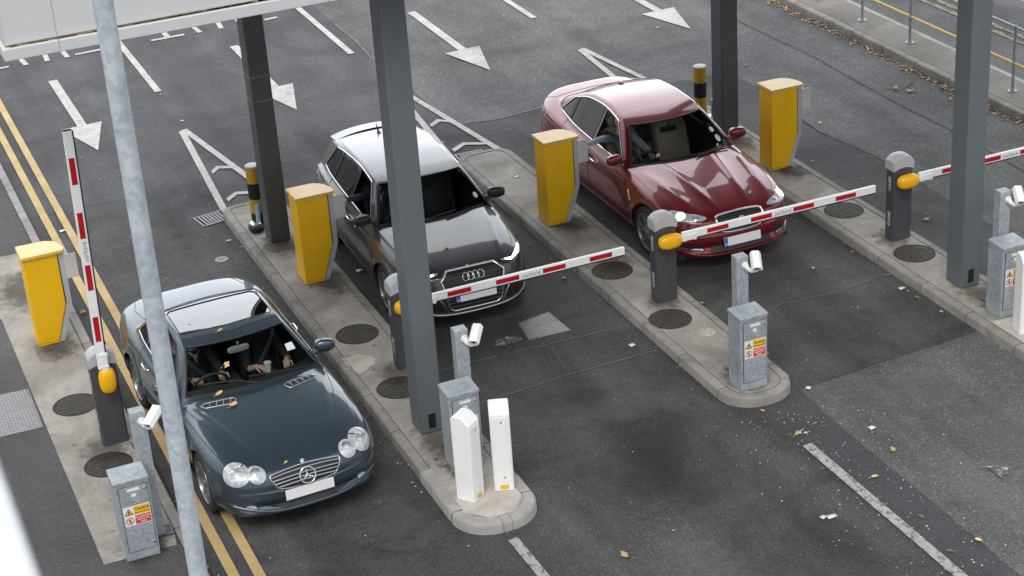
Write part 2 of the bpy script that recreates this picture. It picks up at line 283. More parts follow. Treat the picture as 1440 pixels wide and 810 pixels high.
# ------------------------------------------------------------------ mesh helpers
class MB:
    def __init__(s): s.v, s.f, s.mi = [], [], []
    def add(s, vs, fs, mi=0):
        o = len(s.v); s.v += [tuple(v) for v in vs]; s.f += [tuple(i+o for i in f) for f in fs]; s.mi += [mi]*len(fs); return s
    def box(s, x0, x1, y0, y1, z0, z1, mi=0, mtx=None):
        vs = [Vector((x, y, z)) for z in (z0, z1) for x, y in ((x0, y0), (x1, y0), (x1, y1), (x0, y1))]
        if mtx: vs = [mtx @ v for v in vs]
        return s.add(vs, [(3, 2, 1, 0), (4, 5, 6, 7), (0, 1, 5, 4), (1, 2, 6, 5), (2, 3, 7, 6), (3, 0, 4, 7)], mi)
    def prism(s, poly, h0, h1, axis='z', mi=0, mtx=None):
        """poly is counter-clockwise 2D; axis z: (x,y); axis y: (x,z); axis x: (y,z)"""
        def p(a, b, h): return Vector({'z': (a, b, h), 'y': (a, h, b), 'x': (h, a, b)}[axis])
        n = len(poly); vs = [p(a, b, h0) for a, b in poly] + [p(a, b, h1) for a, b in poly]
        if mtx: vs = [mtx @ v for v in vs]
        fs = [tuple(range(n-1, -1, -1)), tuple(range(n, 2*n))] + [(i, (i+1) % n, n+(i+1) % n, n+i) for i in range(n)]
        if axis == 'y': fs = [tuple(reversed(f)) for f in fs]
        return s.add(vs, fs, mi)
    def sheet(s, poly, z, mi=0):
        return s.add([(a, b, z) for a, b in poly], [tuple(range(len(poly)))], mi)
    def tube(s, pts, r, n=10, closed=False, mi=0, flat=None):
        pts = [Vector(p) for p in pts if p is not None]; N_ = len(pts); rings = []; prev = None
        for i, p in enumerate(pts):
            a = pts[(i-1) % N_] if (closed or i > 0) else p; b = pts[(i+1) % N_] if (closed or i < N_-1) else p
            d = (b-a).normalized() if (b-a).length > 1e-9 else Vector((0, 0, 1))
            if prev is None:
                u = d.cross(Vector((0, 0, 1)));  u = u if u.length > 0.05 else d.cross(Vector((1, 0, 0)))
            else: u = prev - d*prev.dot(d)
            u.normalize(); prev = u; v = d.cross(u); rr = r[i] if isinstance(r, (list, tuple)) else r
            rings.append([p + u*math.cos(2*math.pi*k/n)*rr + v*math.sin(2*math.pi*k/n)*rr for k in range(n)])
        vs = [q for ring in rings for q in ring]; fs = []
        for i in range(N_ if closed else N_-1):
            j = (i+1) % N_
            for k in range(n): fs.append((i*n+k, i*n+(k+1) % n, j*n+(k+1) % n, j*n+k))
        if not closed: fs += [tuple(range(n-1, -1, -1)), tuple(range((N_-1)*n, N_*n))]
        return s.add(vs, fs, mi)
    def lathe(s, prof, n=32, mtx=None, mi=0, a0=0, a1=2*math.pi):
        """prof: list of (radius, axial); axis = z"""
        full = abs(a1-a0-2*math.pi) < 1e-6; m_ = n if full else n+1; vs = []
        for r, h in prof:
            for k in range(m_):
                a = a0+(a1-a0)*k/n; v = Vector((r*math.cos(a), r*math.sin(a), h)); vs.append(mtx @ v if mtx else v)
        fs = []
        for i in range(len(prof)-1):
            for k in range(n):
                k2 = (k+1) % m_; fs.append((i*m_+k, i*m_+k2, (i+1)*m_+k2, (i+1)*m_+k))
        return s.add(vs, fs, mi)
    def ell(s, c, r, n=16, m_=10, mtx=None, mi=0, e1=1.0, e2=1.0):
        """superellipsoid"""
        def sp(x, e): return math.copysign(abs(x)**e, x)
        vs = []
        for i in range(m_+1):
            ph = -math.pi/2+math.pi*i/m_
            for k in range(n):
                t = 2*math.pi*k/n
                v = Vector((r[0]*sp(math.cos(ph), e1)*sp(math.cos(t), e2), r[1]*sp(math.cos(ph), e1)*sp(math.sin(t), e2), r[2]*sp(math.sin(ph), e1)))
                v = (mtx @ v if mtx else v) + Vector(c); vs.append(v)
        fs = [(i*n+k, i*n+(k+1) % n, (i+1)*n+(k+1) % n, (i+1)*n+k) for i in range(m_) for k in range(n)]
        return s.add(vs, fs, mi)
    def build(s, name, mats, parent=None, ang=35, bevel=0, seg=2, label=None, weld=True):
        me = bpy.data.meshes.new(name); me.from_pydata(s.v, [], s.f); me.update()
        if not isinstance(mats, (list, tuple)): mats = [mats]
        for m_ in mats: me.materials.append(m_)
        me.polygons.foreach_set('material_index', s.mi)
        if weld:
            bm = bmesh.new(); bm.from_mesh(me); bmesh.ops.remove_doubles(bm, verts=bm.verts, dist=1e-5)
            bmesh.ops.recalc_face_normals(bm, faces=bm.faces) if weld != 'keep' else None
            bm.to_mesh(me); bm.free()
        me.shade_smooth(); me.set_sharp_from_angle(angle=R(ang))
        o = bpy.data.objects.new(name, me); COL.objects.link(o)
        if parent: o.parent = parent
        if label: o['label'] = label
        if bevel:
            b = o.modifiers.new('edge', 'BEVEL'); b.width = bevel; b.segments = seg; b.limit_method = 'ANGLE'; b.angle_limit = R(40)
        return o
def tag(o, label=None, cat=None, group=None, kind=None):
    for k, v in (('label', label), ('category', cat), ('group', group), ('kind', kind)):
        if v: o[k] = v
    return o
def empty(name, loc=(0, 0, 0), rz=0, **kw):
    o = bpy.data.objects.new(name, None); COL.objects.link(o); o.location = loc; o.rotation_euler = (0, 0, rz)
    o.empty_display_size = 0.2
    return tag(o, **kw)
def text_mb(mb, txt, size, mtx, mi=0, ext=0.0008, align='CENTER', bold=0.0, shear=0.0):
    cu = bpy.data.curves.new('t', 'FONT'); cu.body = txt; cu.size = size; cu.extrude = ext; cu.align_x = align; cu.align_y = 'CENTER'
    cu.offset = bold; cu.shear = shear; cu.resolution_u = 3
    ob = bpy.data.objects.new('t', cu); COL.objects.link(ob)
    dg = bpy.context.evaluated_depsgraph_get(); dg.update(); me = bpy.data.meshes.new_from_object(ob.evaluated_get(dg))
    mb.add([mtx @ v.co for v in me.vertices], [tuple(p.vertices) for p in me.polygons], mi)
    bpy.data.objects.remove(ob); bpy.data.curves.remove(cu); bpy.data.meshes.remove(me)
def frame(o, u, v, n):  # matrix with columns u,v,n at o
    u, v, n = Vector(u).normalized(), Vector(v).normalized(), Vector(n).normalized()
    m_ = Matrix((u, v, n)).transposed().to_4x4(); m_.translation = Vector(o); return m_
def kids(o): return [c for c in bpy.data.objects if c.parent == o]
def copy_tree(o, parent=None, first=True):
    c = o.copy(); COL.objects.link(c)
    if parent: c.parent = parent
    for ch in kids(o): copy_tree(ch, c, False)
    return c
def pc(xs, ys):
    """monotone cubic interpolation"""
    xs, ys = np.array(xs, float), np.array(ys, float); h = np.diff(xs); d = np.diff(ys)/h; m_ = np.zeros(len(xs))
    m_[0], m_[-1] = d[0], d[-1]
    for i in range(1, len(xs)-1):
        if d[i-1]*d[i] > 0:
            a, b = 2*h[i]+h[i-1], h[i]+2*h[i-1]; m_[i] = (a+b)/(a/d[i-1]+b/d[i])
    def f(x):
        x = np.clip(np.asarray(x, float), xs[0], xs[-1]); i = np.clip(np.searchsorted(xs, x)-1, 0, len(h)-1); t = (x-xs[i])/h[i]
        return (2*t**3-3*t**2+1)*ys[i]+(t**3-2*t**2+t)*h[i]*m_[i]+(-2*t**3+3*t**2)*ys[i+1]+(t**3-t**2)*h[i]*m_[i+1]
    return f

# ------------------------------------------------------------------ the setting
ZR = 0.0
mb = MB(); mb.sheet([(-400, -200), (500, -200), (500, 700), (-400, 700)], 0); mb.build('ground', M['road'])
tag(bpy.data.objects['ground'], kind='structure')
def wobble(poly, amp=0.02, step=0.25):
    out = []
    for i in range(len(poly)):
        a, b = Vector(poly[i]), Vector(poly[(i+1) % len(poly)]); n = max(1, int((b-a).length/step))
        for k in range(n):
            p = a.lerp(b, k/n); out.append((p.x+random.uniform(-amp, amp), p.y+random.uniform(-amp, amp)))
    return out
mb = MB(); mb.sheet(wobble([(2.6, 2), (9.42, 2), (9.45, 15.05), (9.5, 15.6), (13.85, 15.9), (13.9, 19.6), (13.86, 20.9), (13.75, 22.1), (13.94, 24.3), (13.9, 25.1), (11.4, 25.2), (9.9, 25.18), (9.26, 25.3), (2.6, 25.2)], 0.012), 0.004)
tag(mb.build('lane_asphalt', M['lane']), kind='structure')
mb = MB(); mb.sheet(wobble([(2.6, 25.2), (9.26, 25.3), (9.22, 26.7), (9.2, 28.6), (9.24, 30.1), (9.24, 31.5), (9.4, 45), (2.6, 45)], 0.01), 0.004)
tag(mb.build('approach_asphalt', M['laneup']), kind='structure')
mb = MB(); mb.sheet(wobble([(8.86, 2), (9.42, 2), (9.43, 12), (9.44, 15.0), (8.9, 15.0)], 0.01), 0.008)
tag(mb.build('joint_strip', M['joint']), kind='structure')
def ribbon(name, pts, w_, m_, z=0.012, jit=0.01):
    mb = MB(); P_ = []
    for i in range(len(pts)-1):
        a, b = Vector(pts[i]), Vector(pts[i+1]); n = max(1, int((b-a).length/0.08))
        for k in range(n): P_.append(a.lerp(b, k/n))
    P_.append(Vector(pts[-1])); L_, R_ = [], []
    for i, p in enumerate(P_):
        d = (P_[min(i+1, len(P_)-1)]-P_[max(i-1, 0)]).normalized(); nn = Vector((-d.y, d.x)); j = random.uniform(-jit, jit); ww = w_*random.uniform(0.55, 1.25)/2
        L_.append(p+nn*(j+ww)); R_.append(p+nn*(j-ww))
    vs = [(q.x, q.y, z) for q in L_]+[(q.x, q.y, z) for q in R_]; n = len(P_)
    mb.add(vs, [(i, n+i, n+i+1, i+1) for i in range(n-1)]); return tag(mb.build(name, m_, weld=False), kind='structure')
ribbon('road_seam', [(9.24, 31.2), (9.25, 30.1), (9.18, 29.16), (9.21, 28.6), (9.22, 26.8), (9.24, 26.0), (9.29, 25.32), (9.89, 25.18), (10.65, 25.27), (11.4, 25.25)], 0.03, M['pale_seam'])
ribbon('road_crack', [(15.3, 28), (15.36, 26.1), (15.42, 25.0), (15.36, 23.5), (15.35, 22.3), (15.38, 21.0), (15.3, 19)], 0.018, M['dark_seam'])
ribbon('road_crack', [(15.36, 23.2), (15.75, 22.9), (16.1, 23.1)], 0.014, M['dark_seam'])
ribbon('road_crack', [(13.94, 24.3), (13.83, 23.3), (13.74, 22.1), (13.91, 20.9), (13.91, 19.6)], 0.02, M['dark_seam'])
ribbon('road_seam', [(6.1, 18.02), (6.55, 18.03), (7.67, 17.99), (8.55, 17.93)], 0.013, M['pale_seam'])
ribbon('road_seam', [(6.1, 17.08), (7.42, 17.2), (8.5, 17.22)], 0.013, M['pale_seam'])
ribbon('road_seam', [(7.42, 17.2), (7.5, 17.9)], 0.009, M['pale_seam'])
ribbon('road_crack', [(9.5, 17.3), (10.4, 17.5), (11.0, 17.45), (11.9, 17.55)], 0.012, M['pale_seam'])
for blob in ([(7.02, 18.43), (7.25, 18.38), (7.3, 18.25), (7.1, 18.22), (6.92, 18.25)], [(10.25, 13.3), (10.42, 13.28), (10.45, 13.1), (10.3, 13.05)], [(10.75, 13.0), (10.95, 12.98), (10.9, 12.85)], [(4.3, 21.0), (4.6, 20.9), (4.5, 20.7)]):
    mb = MB(); mb.sheet(wobble(blob, 0.03, 0.06), 0.013); tag(mb.build('paint_remnant', M['white_scuff'], weld=False), kind='structure')

# kerbed islands ------------------------------------------------
def rounded(x0, x1, y0, y1, r0, r1, n=7):
    """rounded rectangle, r0 at the near end, r1 at the far end, ccw"""
    out = []
    for cx, cy, a, r in ((x1-r0, y0+r0, -90, r0), (x1-r1, y1-r1, 0, r1), (x0+r1, y1-r1, 90, r1), (x0+r0, y0+r0, 180, r0)):
        for k in range(n+1):
            t = R(a+90*k/n); out.append((cx+r*math.cos(t), cy+r*math.sin(t)))
    return out
def inset(poly, d):
    out = []; n = len(poly)
    for i in range(n):
        a, b, c_ = Vector(poly[i-1]), Vector(poly[i]), Vector(poly[(i+1) % n])
        n1 = Vector((-(b-a).y, (b-a).x)); n2 = Vector((-(c_-b).y, (c_-b).x))
        if n1.length < 1e-6: n1 = n2
        if n2.length < 1e-6: n2 = n1
        m_ = (n1.normalized()+n2.normalized()).normalized(); out.append(tuple(b+m_*d))
    return out
KH = 0.12
def island(name, poly, label=None, kerb=M['kerb'], joints=()):
    """kerb stones round a concrete infill; kerb has a battered, bull-nosed edge"""
    o = empty(name, (0, 0, 0), kind='structure')
    prof = [(0, -0.02), (0.006, 0.085), (0.012, 0.106), (0.030, KH), (0.125, KH)]
    mb = MB(); rings = [inset(poly, d) for d, z in prof]; n = len(poly)
    for (d, z), rg in zip(prof, rings): mb.v += [(x, y, z) for x, y in rg]
    for j in range(len(prof)-1):
        for i in range(n): mb.f.append((j*n+i, j*n+(i+1) % n, (j+1)*n+(i+1) % n, (j+1)*n+i)); mb.mi.append(0)
    mb.build('kerb', kerb, o, weld=False)
    mb = MB(); mb.sheet(inset(poly, 0.122), KH-0.003); mb.build('concrete_infill', M['conc'], o)
    mb = MB()                                        # joints between kerb stones: thin dirt-filled gaps
    L_ = 0; pts = poly + [poly[0]]; nxt = 0.4
    for i in range(n):
        a, b = Vector(pts[i]), Vector(pts[i+1]); l = (b-a).length
        if l < 1e-6: continue
        while L_+l > nxt:
            p = a.lerp(b, (nxt-L_)/l); d = (b-a)/l; nn = Vector((-d.y, d.x)); q = []
            for dd, z in prof:
                c0 = p+nn*(dd-0.0015 if dd < 0.05 else dd); zz = z+0.0015
                q += [((c0+d*0.005).x, (c0+d*0.005).y, zz), ((c0-d*0.005).x, (c0-d*0.005).y, zz)]
            mb.add(q, [(2*k, 2*k+1, 2*k+3, 2*k+2) for k in range(len(prof)-1)]); nxt += 0.915 if l > 0.4 else 0.42
        L_ += l
    mb.build('kerb_joint', M['kerb_joint'], o, weld=False)
    # inner line between kerb and infill
    rg = inset(poly, 0.118); mb = MB(); mb.tube([(x, y, KH-0.0005) for x, y in rg], 0.004, 4, True); mb.build('kerb_seam', M['kerb_joint'], o)
    return o
isl2 = island('traffic_island', rounded(5.08, 5.97, 14.58, 23.87, 0.40, 0.22))
isl3 = island('traffic_island', rounded(8.60, 9.47, 15.48, 23.87, 0.38, 0.30))
isl4 = island('traffic_island', rounded(11.98, 12.80, 12.6, 23.87, 0.40, 0.25))
# pale new concrete and pale kerb stones at the near noses
def nose(name, x0, x1, y0, y1, r, yk):
    o = empty(name, kind='structure')
    mb = MB(); p_ = wobble([(x0+0.13, y0+0.35), (x0+0.32, y0+0.14), (x1-0.3, y0+0.14), (x1-0.13, y0+0.36), (x1-0.13, y1), (x0+0.13, y1+0.05)], 0.008, 0.2)
    mb.sheet(p_, KH+0.001); mb.build('concrete_patch', M['conc_clean'], o)
nose('concrete_patch', 5.08, 5.97, 14.58, 15.42, 0.4, 15.1)
nose('concrete_patch', 11.98, 12.80, 12.6, 15.65, 0.4, 15.1)
# broken pale kerb stones on the nose of island 2: blocks a hair proud of the grey ones
def nosekerb(x0, x1, y0, r):
    full = rounded(x0, x1, y0, 23.87, r, 0.22, 9); o = empty('nose_kerb', kind='structure')
    pts = [p for p in full if p[1] < y0+0.75 or True]
    # arc from left side, round the nose, to right side
    def arcpts(t0, t1, n=12):
        out = []
        for k in range(n+1):
            t = t0+(t1-t0)*k/n
            if t < 0: out.append((x0, y0+r-t, (-1, 0)))
            elif t < 1: a = R(180+90*t); out.append((x0+r+r*math.cos(a), y0+r+r*math.sin(a), (math.cos(a), math.sin(a))))
            elif t < 2: out.append((x0+r+(x1-x0-2*r)*(t-1), y0, (0, -1)))
            elif t < 3: a = R(270+90*(t-2)); out.append((x1-r+r*math.cos(a), y0+r+r*math.sin(a), (math.cos(a), math.sin(a))))
            else: out.append((x1, y0+r+(t-3), (1, 0)))
        return out
    for t0, t1 in ((-0.9, -0.02), (0.01, 0.98), (1.01, 1.98), (2.01, 2.98), (3.01, 3.35)):
        mb = MB(); pr = [(0.004, -0.02), (-0.003, 0.085), (-0.010, 0.108), (-0.030, KH+0.004), (-0.128, KH+0.004)]
        A = arcpts(t0, t1)
        for d, z in pr:
            mb.v += [(x+nx*(d+0.003), y+ny*(d+0.003), z) for x, y, (nx, ny) in A]
        n = len(A); mb.f = [(j*n+i, j*n+i+1, (j+1)*n+i+1, (j+1)*n+i) for j in range(4) for i in range(n-1)]; mb.mi = [0]*len(mb.f)
        mb.build('kerb_stone', M['kerb_pale'], o, weld=False)
nosekerb(5.08, 5.97, 14.58, 0.40)
# left footway: concrete apron, asphalt pavement, kerb along the lane
pv = empty('left_pavement', kind='structure')
mb = MB(); mb.box(-30, 2.50, 2, 45, -0.02, KH-0.008); mb.build('asphalt_footway', M['path'], pv)
mb = MB()
mb.prism([(2.50, 2), (2.62, 2), (2.62, 45), (2.50, 45)], -0.02, KH); mb.build('kerb', M['kerb'], pv, bevel=0.02, seg=3)
mb = MB(); mb.sheet([(1.73, 15.80), (2.46, 15.80), (2.50, 16.1), (2.50, 23.82), (2.02, 23.84), (1.2, 23.7), (0.6, 23.5), (1.73, 21.9)], KH-0.004); mb.build('concrete_apron', M['conc'], pv)
mb = MB()
for y in np.arange(4.2, 44, 0.915): mb.box(2.498, 2.623, y-0.004, y+0.004, 0.0, KH+0.0015)
mb.build('kerb_joint', M['kerb_joint'], pv)
mb = MB(); mb.tube([(2.50, 2, KH), (2.50, 45, KH)], 0.004, 4); mb.build('kerb_seam', M['kerb_joint'], pv)
# right pavement with railing, and the road beyond
pv = empty('right_pavement', kind='structure')
mb = MB(); mb.box(16.58, 17.24, 5, 60, -0.02, KH-0.004); mb.build('concrete_paving', M['pave'], pv)
mb = MB(); mb.prism([(16.44, 5), (16.58, 5), (16.58, 60), (16.44, 60)], -0.02, KH); mb.build('kerb', M['kerb'], pv, bevel=0.025, seg=3)
mb = MB(); mb.prism([(17.24, 5), (17.34, 5), (17.34, 60), (17.24, 60)], -0.02, KH); mb.build('back_kerb', M['kerb_pale'], pv, bevel=0.01)
mb = MB()
for y in np.arange(6.2, 58, 0.915): mb.box(16.437, 16.582, y-0.004, y+0.004, 0.0, KH+0.0015)
mb.build('kerb_joint', M['kerb_joint'], pv)
mb = MB(); mb.sheet([(19.9, 5), (40, 5), (40, 70), (19.9, 70)], 0.004); tag(mb.build('far_road', M['pave']), kind='structure')
ribbon('yellow_marking', [(18.55, 40), (18.55, 10)], 0.10, M['yellow_faded'], 0.01, 0.02)
ribbon('yellow_marking', [(18.75, 40), (18.75, 10)], 0.09, M['yellow_faded'], 0.01, 0.02)
ribbon('road_crack', [(19.0, 40), (19.0, 30), (19.05, 24), (19.0, 12)], 0.02, M['dark_seam'])

# painted markings ----------------------------------------------
def marking(name, polys, m_=M['white_line'], z=0.016):
    mb = MB()
    for p_ in polys: mb.sheet(p_, z)
    return tag(mb.build(name, m_, weld=False), kind='structure')
def seg(a, b, w_):
    a, b = Vector(a), Vector(b); d = (b-a).normalized(); n = Vector((-d.y, d.x))*w_/2
    return [tuple(a-n), tuple(b-n), tuple(b+n), tuple(a+n)]
for cx in (4.09, 7.30, 10.66, 14.42):
    marking('arrow_marking', [seg((cx, 31.07), (cx, 28.56), 0.15), [(cx-0.33, 28.55), (cx, 27.33), (cx+0.32, 28.58)]])
for x in (5.55, 8.955, 12.40): marking('lane_line', [seg((x, 33.2), (x, 29.46), 0.11)])
def chevron(cx, x0, x1):
    marking('hatching', [seg((cx-0.045, 27.42), (x0, 23.97), 0.10)], z=0.016); marking('hatching', [seg((cx, 27.46), (x1, 23.85), 0.10)], z=0.018)
    marking('hatching', [[(x0+0.22, 25.40), (cx+0.05, 25.56), (x1-0.2, 25.42), (x1-0.2, 25.52), (cx+0.05, 25.68), (x0+0.22, 25.52)]], z=0.017)
    marking('hatching', [[(x0+0.14, 24.26), (cx+0.02, 24.44), (x1-0.1, 24.28), (x1-0.1, 24.38), (cx+0.02, 24.55), (x0+0.14, 24.38)]], z=0.017)
chevron(5.48, 5.18, 5.98); chevron(9.02, 8.66, 9.42); chevron(12.40, 12.08, 12.80)
marking('bay_marking', [seg((6.09, 32.24), (6.70, 32.24), 0.09), seg((6.4, 32.3), (6.4, 32.9), 0.1)])
marking('bay_marking', [seg((4.72, 32.25), (5.30, 32.28), 0.09), seg((5.3, 32.3), (5.3, 32.9), 0.1)])
marking('bay_marking', [seg((3.25, 32.27), (3.55, 32.27), 0.09)])
for x in (3.84, 4.21, 4.57, 6.98, 7.38, 7.76): marking('bay_marking', [seg((x, 32.18), (x+random.uniform(-.08, .08), 32.8), 0.09)])
marking('bay_marking', [seg((8.2, 32.21), (8.45, 32.24), 0.09)])
marking('centre_line', [seg((8.935, 14.54), (8.94, 9.0), 0.115)], M['white_line_worn'], 0.017)
marking('centre_line', [seg((5.50, 14.42), (5.55, 10.0), 0.105)], M['white_line_worn'])
mb = MB()
for x0 in (2.85, 3.08):
    pts = [(x0+0.0, y) for y in np.arange(2, 45, 0.5)]
    mb.add([(x-0.052, y, 0.018) for x, y in pts]+[(x+0.052, y, 0.018) for x, y in pts], [(i, len(pts)+i, len(pts)+i+1, i+1) for i in range(len(pts)-1)])
tag(mb.build('double_yellow_line', M['yellow_line'], weld=False), kind='structure')
mb = MB(); mb.sheet(wobble([(5.16, 18.69), (5.20, 18.35), (5.24, 18.22), (5.33, 18.27), (5.50, 18.44), (5.49, 18.58), (5.38, 18.70)], 0.015, 0.07), KH+0.001)
tag(mb.build('white_stain', M['conc_clean']), kind='structure')
# oil drips, damp and grime with soft ragged edges, thin films on the ground
def film(name, col, strength, scale=5.0):
    m = bpy.data.materials.new(name); m.use_nodes = True; n = m.node_tree; n.nodes.clear(); N = _nodes(n); L = n.links.new
    o = N('ShaderNodeOutputMaterial'); t = N('ShaderNodeTexCoord'); d = N('ShaderNodeBsdfDiffuse'); d.inputs[0].default_value = (*col, 1); tr = N('ShaderNodeBsdfTransparent'); x = N('ShaderNodeMixShader')
    ln = N('ShaderNodeVectorMath'); ln.operation = 'LENGTH'; L(t.outputs['Object'], ln.inputs[0])
    z = N('ShaderNodeTexNoise', Scale=scale, Detail=8., Roughness=0.68); g = N('ShaderNodeNewGeometry'); L(g.outputs['Position'], z.inputs['Vector'])
    a = N('ShaderNodeMath'); a.operation = 'SUBTRACT'; a.inputs[0].default_value = 1.0; L(ln.outputs['Value'], a.inputs[1])
    b = N('ShaderNodeMath'); b.operation = 'MULTIPLY_ADD'; L(z.outputs['Fac'], b.inputs[0]); b.inputs[1].default_value = 1.6; b.inputs[2].default_value = -0.80
    c_ = N('ShaderNodeMath'); c_.operation = 'ADD'; L(a.outputs[0], c_.inputs[0]); L(b.outputs[0], c_.inputs[1])
    r = N('ShaderNodeMapRange', From_Min=0.15, From_Max=0.75, To_Min=0.0, To_Max=strength); r.interpolation_type = 'SMOOTHSTEP'; L(c_.outputs[0], r.inputs[0])
    L(r.outputs[0], x.inputs[0]); L(tr.outputs[0], x.inputs[1]); L(d.outputs[0], x.inputs[2]); L(x.outputs[0], o.inputs[0]); return m
M['f_dark'] = film('oily_film', (0.018, 0.018, 0.019), 0.12); M['f_light'] = film('dusty_film', (0.20, 0.195, 0.185), 0.22, 7.0)
M['f_grime'] = film('island_grime', (0.050, 0.040, 0.027), 0.42, 9.0)
def stain(x, y, rx, ry, m_, z, rz=0.0):
    mb = MB(); mb.sheet([(1.1*math.cos(2*math.pi*k/24), 1.1*math.sin(2*math.pi*k/24)) for k in range(24)], 0); o = mb.build('ground_stain', m_, weld=False)
    o.location = (x, y, z); o.scale = (rx, ry, 1); o.rotation_euler = (0, 0, rz); tag(o, kind='structure')
zq = 0.0245
for x, y, rx, ry, m_ in ((3.85, 17.2, 0.75, 2.6, 'f_dark'), (7.25, 17.6, 0.75, 2.4, 'f_dark'), (10.75, 17.2, 0.70, 3.0, 'f_dark'), (3.9, 13.9, 0.8, 1.7, 'f_dark'), (7.3, 14.6, 0.7, 2.4, 'f_dark'), (10.6, 14.9, 0.9, 0.8, 'f_light'),
        (7.6, 16.2, 1.0, 0.55, 'f_light'), (10.9, 13.7, 0.55, 1.5, 'f_light'), (9.9, 12.6, 0.4, 0.9, 'f_light'), (6.9, 13.0, 0.5, 1.2, 'f_light'), (14.6, 21.2, 0.5, 3.2, 'f_dark'), (14.3, 17.5, 0.6, 2.4, 'f_light'), (4.0, 23.2, 0.5, 1.8, 'f_light'), (7.2, 25.6, 0.6, 1.5, 'f_dark'), (11.2, 28.4, 0.9, 1.1, 'f_dark'), (13.6, 24.9, 0.6, 0.6, 'f_dark'), (4.4, 26.6, 0.35, 0.4, 'f_light'), (3.6, 12.4, 0.5, 0.8, 'f_light'), (8.3, 12.6, 0.4, 1.6, 'f_dark'), (4.6, 15.2, 0.5, 0.9, 'f_light')):
    stain(x, y, rx, ry, M[m_], zq, random.uniform(-.1, .1)); zq += 0.0004
zq = KH+0.003
for x, y, rx, ry in ((5.5, 16.3, 0.34, 0.9), (5.5, 15.8, 0.3, 0.45), (5.5, 22.2, 0.42, 0.6), (5.7, 20.8, 0.35, 0.55), (9.0, 15.95, 0.36, 0.5), (9.1, 20.8, 0.35, 0.5), (9.1, 18.1, 0.35, 0.4), (12.45, 16.3, 0.35, 0.7), (12.4, 22.2, 0.35, 0.7), (2.15, 15.9, 0.4, 0.45), (2.2, 18.0, 0.38, 0.5), (2.2, 20.7, 0.42, 0.5), (12.5, 20.8, 0.3, 0.5), (9.05, 19.4, 0.35, 0.5), (5.6, 18.0, 0.3, 0.45), (12.4, 18.2, 0.3, 0.4), (2.1, 22.6, 0.5, 0.9)):
    stain(x, y, rx, ry, M['f_grime'], zq); zq += 0.0003
#SPLIT

# ------------------------------------------------------------------ canopy and its steel columns
cn = empty('canopy_roof', (1.76, 16, 0.045), label='white clad canopy roof with a rust-stained lip, over the barriers', cat='canopy')
X0, X1, Y0, Y1 = 0.0, 15.4, 0.0, 7.1
mb = MB(); mb.box(X0, X1, Y0, Y1, 5.34, 6.15); mb.build('fascia', M['fascia'], cn, bevel=0.006)
mb = MB(); mb.box(X0-0.03, X1+0.03, Y0-0.05, Y1+0.05, 5.215, 5.325); mb.build('lip', M['fascia'], cn, bevel=0.008)
mb = MB(); mb.box(X0+0.15, X1-0.15, Y0+0.12, Y1-0.15, 5.205, 5.2145); mb.build('soffit', M['soffit'], cn)
mb = MB(); mb.box(X0+0.003, X1, Y0+0.006, Y1, 5.324, 5.341); mb.build('gutter_gap', M['rust'], cn)
mb = MB()                                            # ragged grime line along the lip
for k in range(300):
    x = random.uniform(X0+0.02, 5); mb.box(x, x+random.uniform(0.02, 0.12), Y0-0.012, Y0-0.002, 5.325, 5.327+random.uniform(0.004, 0.022)*(0.4+x/5))
mb.build('rust_streak', M['rust'], cn)
mb = MB()
for x in (0.45, 2.92, 5.4, 7.9): mb.box(x, x+0.006, Y0-0.0015, Y0+0.02, 5.345, 6.15); mb.box(x, x+0.006, Y0-0.052, Y0, 5.22, 5.33)
mb.build('panel_joint', M['ink'], cn)
def column(x, y, m_, label, hole, bands=()):
    o = empty('steel_column', (x, y, KH), label=label, cat='column', group='grey steel columns holding the canopy')
    mb = MB(); mb.box(0, 0.27, 0, 0.31, 0, 5.09); mb.build('post', m_, o, bevel=0.018, seg=3)
    mb = MB()
    for z in bands: mb.box(-0.004, 0.274, -0.004, 0.314, z, z+0.012)
    if bands: mb.build('band', M['rust'], o)
    if hole:
        mb = MB(); mb.box(0.085, 0.185, -0.006, -0.001, 0.05, 0.25); mb.build('hatch_frame', M['column'], o, bevel=0.002)
        mb = MB(); mb.box(0.095, 0.175, -0.0085, -0.0065, 0.062, 0.238); mb.build('hatch_opening', M['hole'], o)
    return o
column(5.385, 22.28, M['column_shaded'], 'shaded grey column behind the charcoal hatchback, beside a striped bollard', False, (2.33, 2.0))
column(5.36, 16.57, M['column'], 'grey column in front of the charcoal hatchback, with a dark hatch at its foot', True)
column(12.26, 22.32, M['column_shaded'], 'shaded grey column behind the dark red saloon, beside a striped bollard', False, (2.62,))
column(12.31, 16.57, M['column'], 'grey column standing beside the rightmost barrier and its steel cabinet', True)
o = empty('control_box', (12.12, 22.30, 2.75), label='grey flat box fixed to the side of the column behind the red saloon', cat='box')
mb = MB(); mb.box(0, 0.12, -0.02, 0.16, 0, 0.55); mb.build('box_body', M['housing'], o, bevel=0.01)
mb = MB(); mb.box(0.01, 0.11, -0.026, -0.021, 0.03, 0.52); mb.build('box_cover', M['column_shaded'], o, bevel=0.002)

